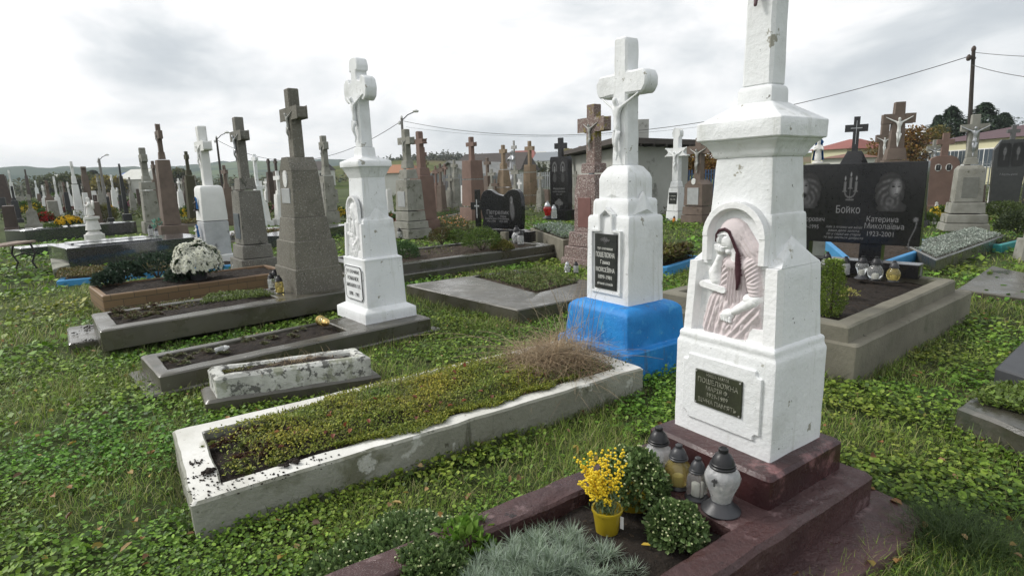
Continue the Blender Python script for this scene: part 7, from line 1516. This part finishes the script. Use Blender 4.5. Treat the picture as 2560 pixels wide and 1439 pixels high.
crumbs('crumbs of soil on the foot of the two-step grey grave',[tuple(P(x,y,.12)[:2])+(.04,) for x,y in((190,830),(215,850),(225,815),(250,790))],.112,90,.010)
# fallen leaves
def fallen():
    n=620; r=RNG.uniform(1.6,9,n); a=RNG.uniform(-.78,.78,n); x=r*np.sin(a); y=r*np.cos(a); d=unit(np.column_stack([RNG.normal(0,1,(n,2)),RNG.normal(0,.2,n)])); up=unit(RNG.normal(0,.35,(n,3))+[0,0,1]); c=pal(n,[(.22,.10,.04),(.34,.18,.06),(.12,.06,.03),(.40,.27,.13),(.38,.29,.06)],.2)
    o=folob('fallen_leaves',leaves(np.column_stack([x,y,RNG.uniform(.03,.075,n)]),d,RNG.uniform(.018,.055,n),RNG.uniform(.014,.034,n),c,up=up,cup=.35,hexa=True)); tagit(o,'brown and yellow fallen leaves scattered over the grass','fallen leaves',None,'stuff')
    u=RNG.uniform(.5,2.3,46); v=RNG.uniform(2.68,3.25,46); xy=np.array([UN(a,b) for a,b in zip(u,v)]); o=folob('fallen_leaves',leaves(np.column_stack([xy,np.full(46,.245)]),unit(RNG.normal(0,1,(46,3))*[1,1,.25]),.035,.022,pal(46,[(.22,.06,.03),(.30,.12,.05),(.16,.05,.03)],.2),hexa=True,cup=.4)); tagit(o,'rusty fallen leaves lying on the moss of the long white grave','fallen leaves',None,'stuff')
fallen()
q=np.append(UN(1.42,1.28),.172); o=folob('fallen_leaf',leaves(np.array([q]),np.array([[1,-.3,.1]]),.035,.018,np.array([[.55,.38,.05]]),hexa=True)); tagit(o,'single yellow leaf on the dark soil below the yellow pot','leaf')
# ------------------------------------------------------------------ lawn: clover-like leaves and grass blades
def lawn():
    brown=[(P(80,765)[:2],.9,.35),(P(330,690)[:2],.5,.3),(P(2250,880)[:2],.5,.3),(P(700,1180)[:2],.3,.2)]
    solid=[UNq(.76,2.52,1.02,1.75),UNq(1.3,2.7,.9,1.8),UNq(.13,2.81,2.58,3.43),G3o,G4o,G5o,G7o,G8o,G9o]
    def scat(r0,r1,dens):
        W_=1.25 if r1<7 else 1.0; A=.5*(r1*r1-r0*r0)*2*W_; n=int(A*dens); r=np.sqrt(RNG.uniform(r0*r0,r1*r1,n)); a=RNG.uniform(-W_,W_,n); p=np.column_stack([r*np.sin(a),r*np.cos(a)]); k=np.ones(n,bool)
        for q in solid: k&=~in_quad(p,q)
        return p[k]
    def fld(p,s,z,o=1): return np.array([mnoise.noise(Vector((x*s,y*s,z))) for x,y in p])
    leafp=[];bl=[]
    for r0,r1,dl,db,ls in((1.0,2.6,11000,6500,.0142),(2.6,4.2,5600,4200,.020),(4.2,6.5,2600,2400,.027),(6.5,11,800,900,.045),(11,22,120,150,.08)):
        p=scat(r0,r1,dl); d1=fld(p,1.3,1); d2=fld(p,5,3); dry=fld(p,.8,11)
        for bc,br,_ in brown: g_=np.exp(-(np.hypot(p[:,0]-bc[0],p[:,1]-bc[1])/br)**2); dry=dry+g_*1.2; d1=d1-g_*.35
        k=RNG.random(len(p))<np.clip(.62+1.9*d1+1.0*d2,.03,1); p=p[k];d1=d1[k];dry=dry[k]; n=len(p)
        # clover leaflets: threes of small rounded leaves facing up
        z=RNG.uniform(.012,.055,n)*(1+.6*d1)+.002; a=RNG.uniform(0,6.283,n); d=np.column_stack([np.cos(a),np.sin(a),RNG.normal(.1,.35,n)]); up=unit(np.column_stack([RNG.normal(0,.38,(n,2)),np.ones(n)])); sz=ls*RNG.uniform(.55,1.5,n)*(1+.35*(RNG.random(n)<.07)*1.6)
        c=pal(n,[(.10,.20,.014),(.155,.275,.026),(.24,.37,.05),(.05,.11,.012)],.22); c=c*(1+np.clip(dry,-.5,1.1)[:,None]*np.array([[.45,-.05,.2]])); leafp.append(leaves(np.column_stack([p,z]),d,sz,sz*.78,np.clip(c,.008,1),up=up,cup=.12,hexa=r1<4.3))
        p=scat(r0,r1,db); g=fld(p,1.1,21); g=.6*g-.9*fld(p,1.3,1); k=RNG.random(len(p))<np.clip(.45+1.5*g,.06,1); p=p[k]; g=g[k]; n=len(p)
        c=pal(n,[(.13,.23,.018),(.19,.30,.035),(.25,.31,.06),(.34,.31,.14)],.22); bl.append(blades(np.column_stack([p,np.zeros(n)]),np.column_stack([RNG.normal(0,.55,(n,2)),np.ones(n)]),RNG.uniform(.03,.085,n)*(1+.7*np.clip(g,0,1))*(1 if r1<6 else 1.3),ls*.13+.0006,c,.5))
    # flatten hexa / quad mixtures into separate objects
    groups={}
    for v,f,c in leafp: groups.setdefault(('leaf',f.shape[1]),[]).append((v,f,c))
    for v,f,c in bl: groups.setdefault(('leaf',f.shape[1]),[]).append((v,f,c))
    for k,L_ in groups.items():
        o=folob('lawn',cat(*L_)); tagit(o,'clover, ground ivy and short grass covering the cemetery ground','lawn',None,'stuff')
    # bigger tufts: the dark tuft right of the red base and grass along the curbs
    def tuft(label,c,r,n,Lr,cols,wd=.003):
        p=np.column_stack([c[0]+RNG.normal(0,r,n),c[1]+RNG.normal(0,r,n)]); o=folob('grass_tuft',blades(np.column_stack([p,np.zeros(n)]),np.column_stack([(p-c)*2.2+RNG.normal(0,.3,(n,2)),np.ones(n)]),RNG.uniform(*Lr,n),wd,pal(n,cols,.2),.7)); tagit(o,label,'grass',None,'stuff')
    tuft('dark soft grass tuft at the right of the red footing',UN(2.62,.66)[:2],.10,3200,(.06,.17),[(.03,.06,.012),(.05,.09,.02),(.075,.12,.03)],.0022)
    tuft('longer grass at the lower right corner',UN(2.25,.42)[:2],.20,2600,(.05,.12),[(.05,.10,.02),(.08,.14,.03)],.0025)
    E=[]
    for q in (G3o,G4o,G7o,G9b,G10b,G5o):
        q=ccw([tuple(map(float,a[:2])) for a in q])
        for i in range(4):
            a=np.array(q[i]);b=np.array(q[(i+1)%4]); k=int(np.linalg.norm(b-a)*260); t=RNG.random((k,1)); xy=a+(b-a)*t+RNG.normal(0,.03,(k,2)); o_=(xy-np.mean(q,0)); xy=xy+unit(o_)*.05; E.append(blades(np.column_stack([xy,np.zeros(k)]),np.column_stack([RNG.normal(0,.5,(k,2)),np.ones(k)]),RNG.uniform(.04,.13,k)*(.4+.9*abs(np.sin(t[:,0]*11))),.005,pal(k,[(.09,.15,.03),(.13,.19,.05),(.2,.2,.09)],.2),.5))
    for (u0,n0,u1,n1,k) in((.1,2.55,2.85,2.55,1500),(.09,2.55,.09,3.5,420),(.8,1.83,2.0,1.83,500)):
        t=RNG.random(k); xy=np.array([UN(lerp(u0,u1,a),lerp(n0,n1,a)) for a in t])+RNG.normal(0,.018,(k,2)); E.append(blades(np.column_stack([xy,np.zeros(k)]),np.column_stack([RNG.normal(0,.4,(k,2)),np.ones(k)]),RNG.uniform(.04,.12,k)*(.5+.9*abs(np.sin(t*9))),.003,pal(k,[(.06,.11,.02),(.10,.15,.04),(.16,.15,.07)],.2),.5))
    o=folob('edge_grass',cat(*E)); tagit(o,'longer grass along the edges of the nearest curbs','grass',None,'stuff')
lawn()
for o in scn.objects:
    if o.parent is None and o.type in('MESH','EMPTY') and 'category' not in o and 'kind' not in o: print('UNTAGGED',o.name)

# ------------------------------------------------------------------ the damp air over the valley
hz=ob('haze',box(-1500,1500,-40,1420,-12,72),None,sharp=0); hz.data.materials.clear(); mh=bpy.data.materials.new('haze_air'); mh.use_nodes=True; N=mh.node_tree.nodes; L=mh.node_tree.links
for n in list(N):
    if n.type!='OUTPUT_MATERIAL': N.remove(n)
pv=N.new('ShaderNodeVolumePrincipled'); pv.inputs['Color'].default_value=(.90,.95,1.0,1); pv.inputs['Density'].default_value=.00038; L.new(pv.outputs[0],[n for n in N if n.type=='OUTPUT_MATERIAL'][0].inputs['Volume']); hz.data.materials.append(mh); hz['kind']='stuff'; hz['label']='pale damp haze over the far valley'
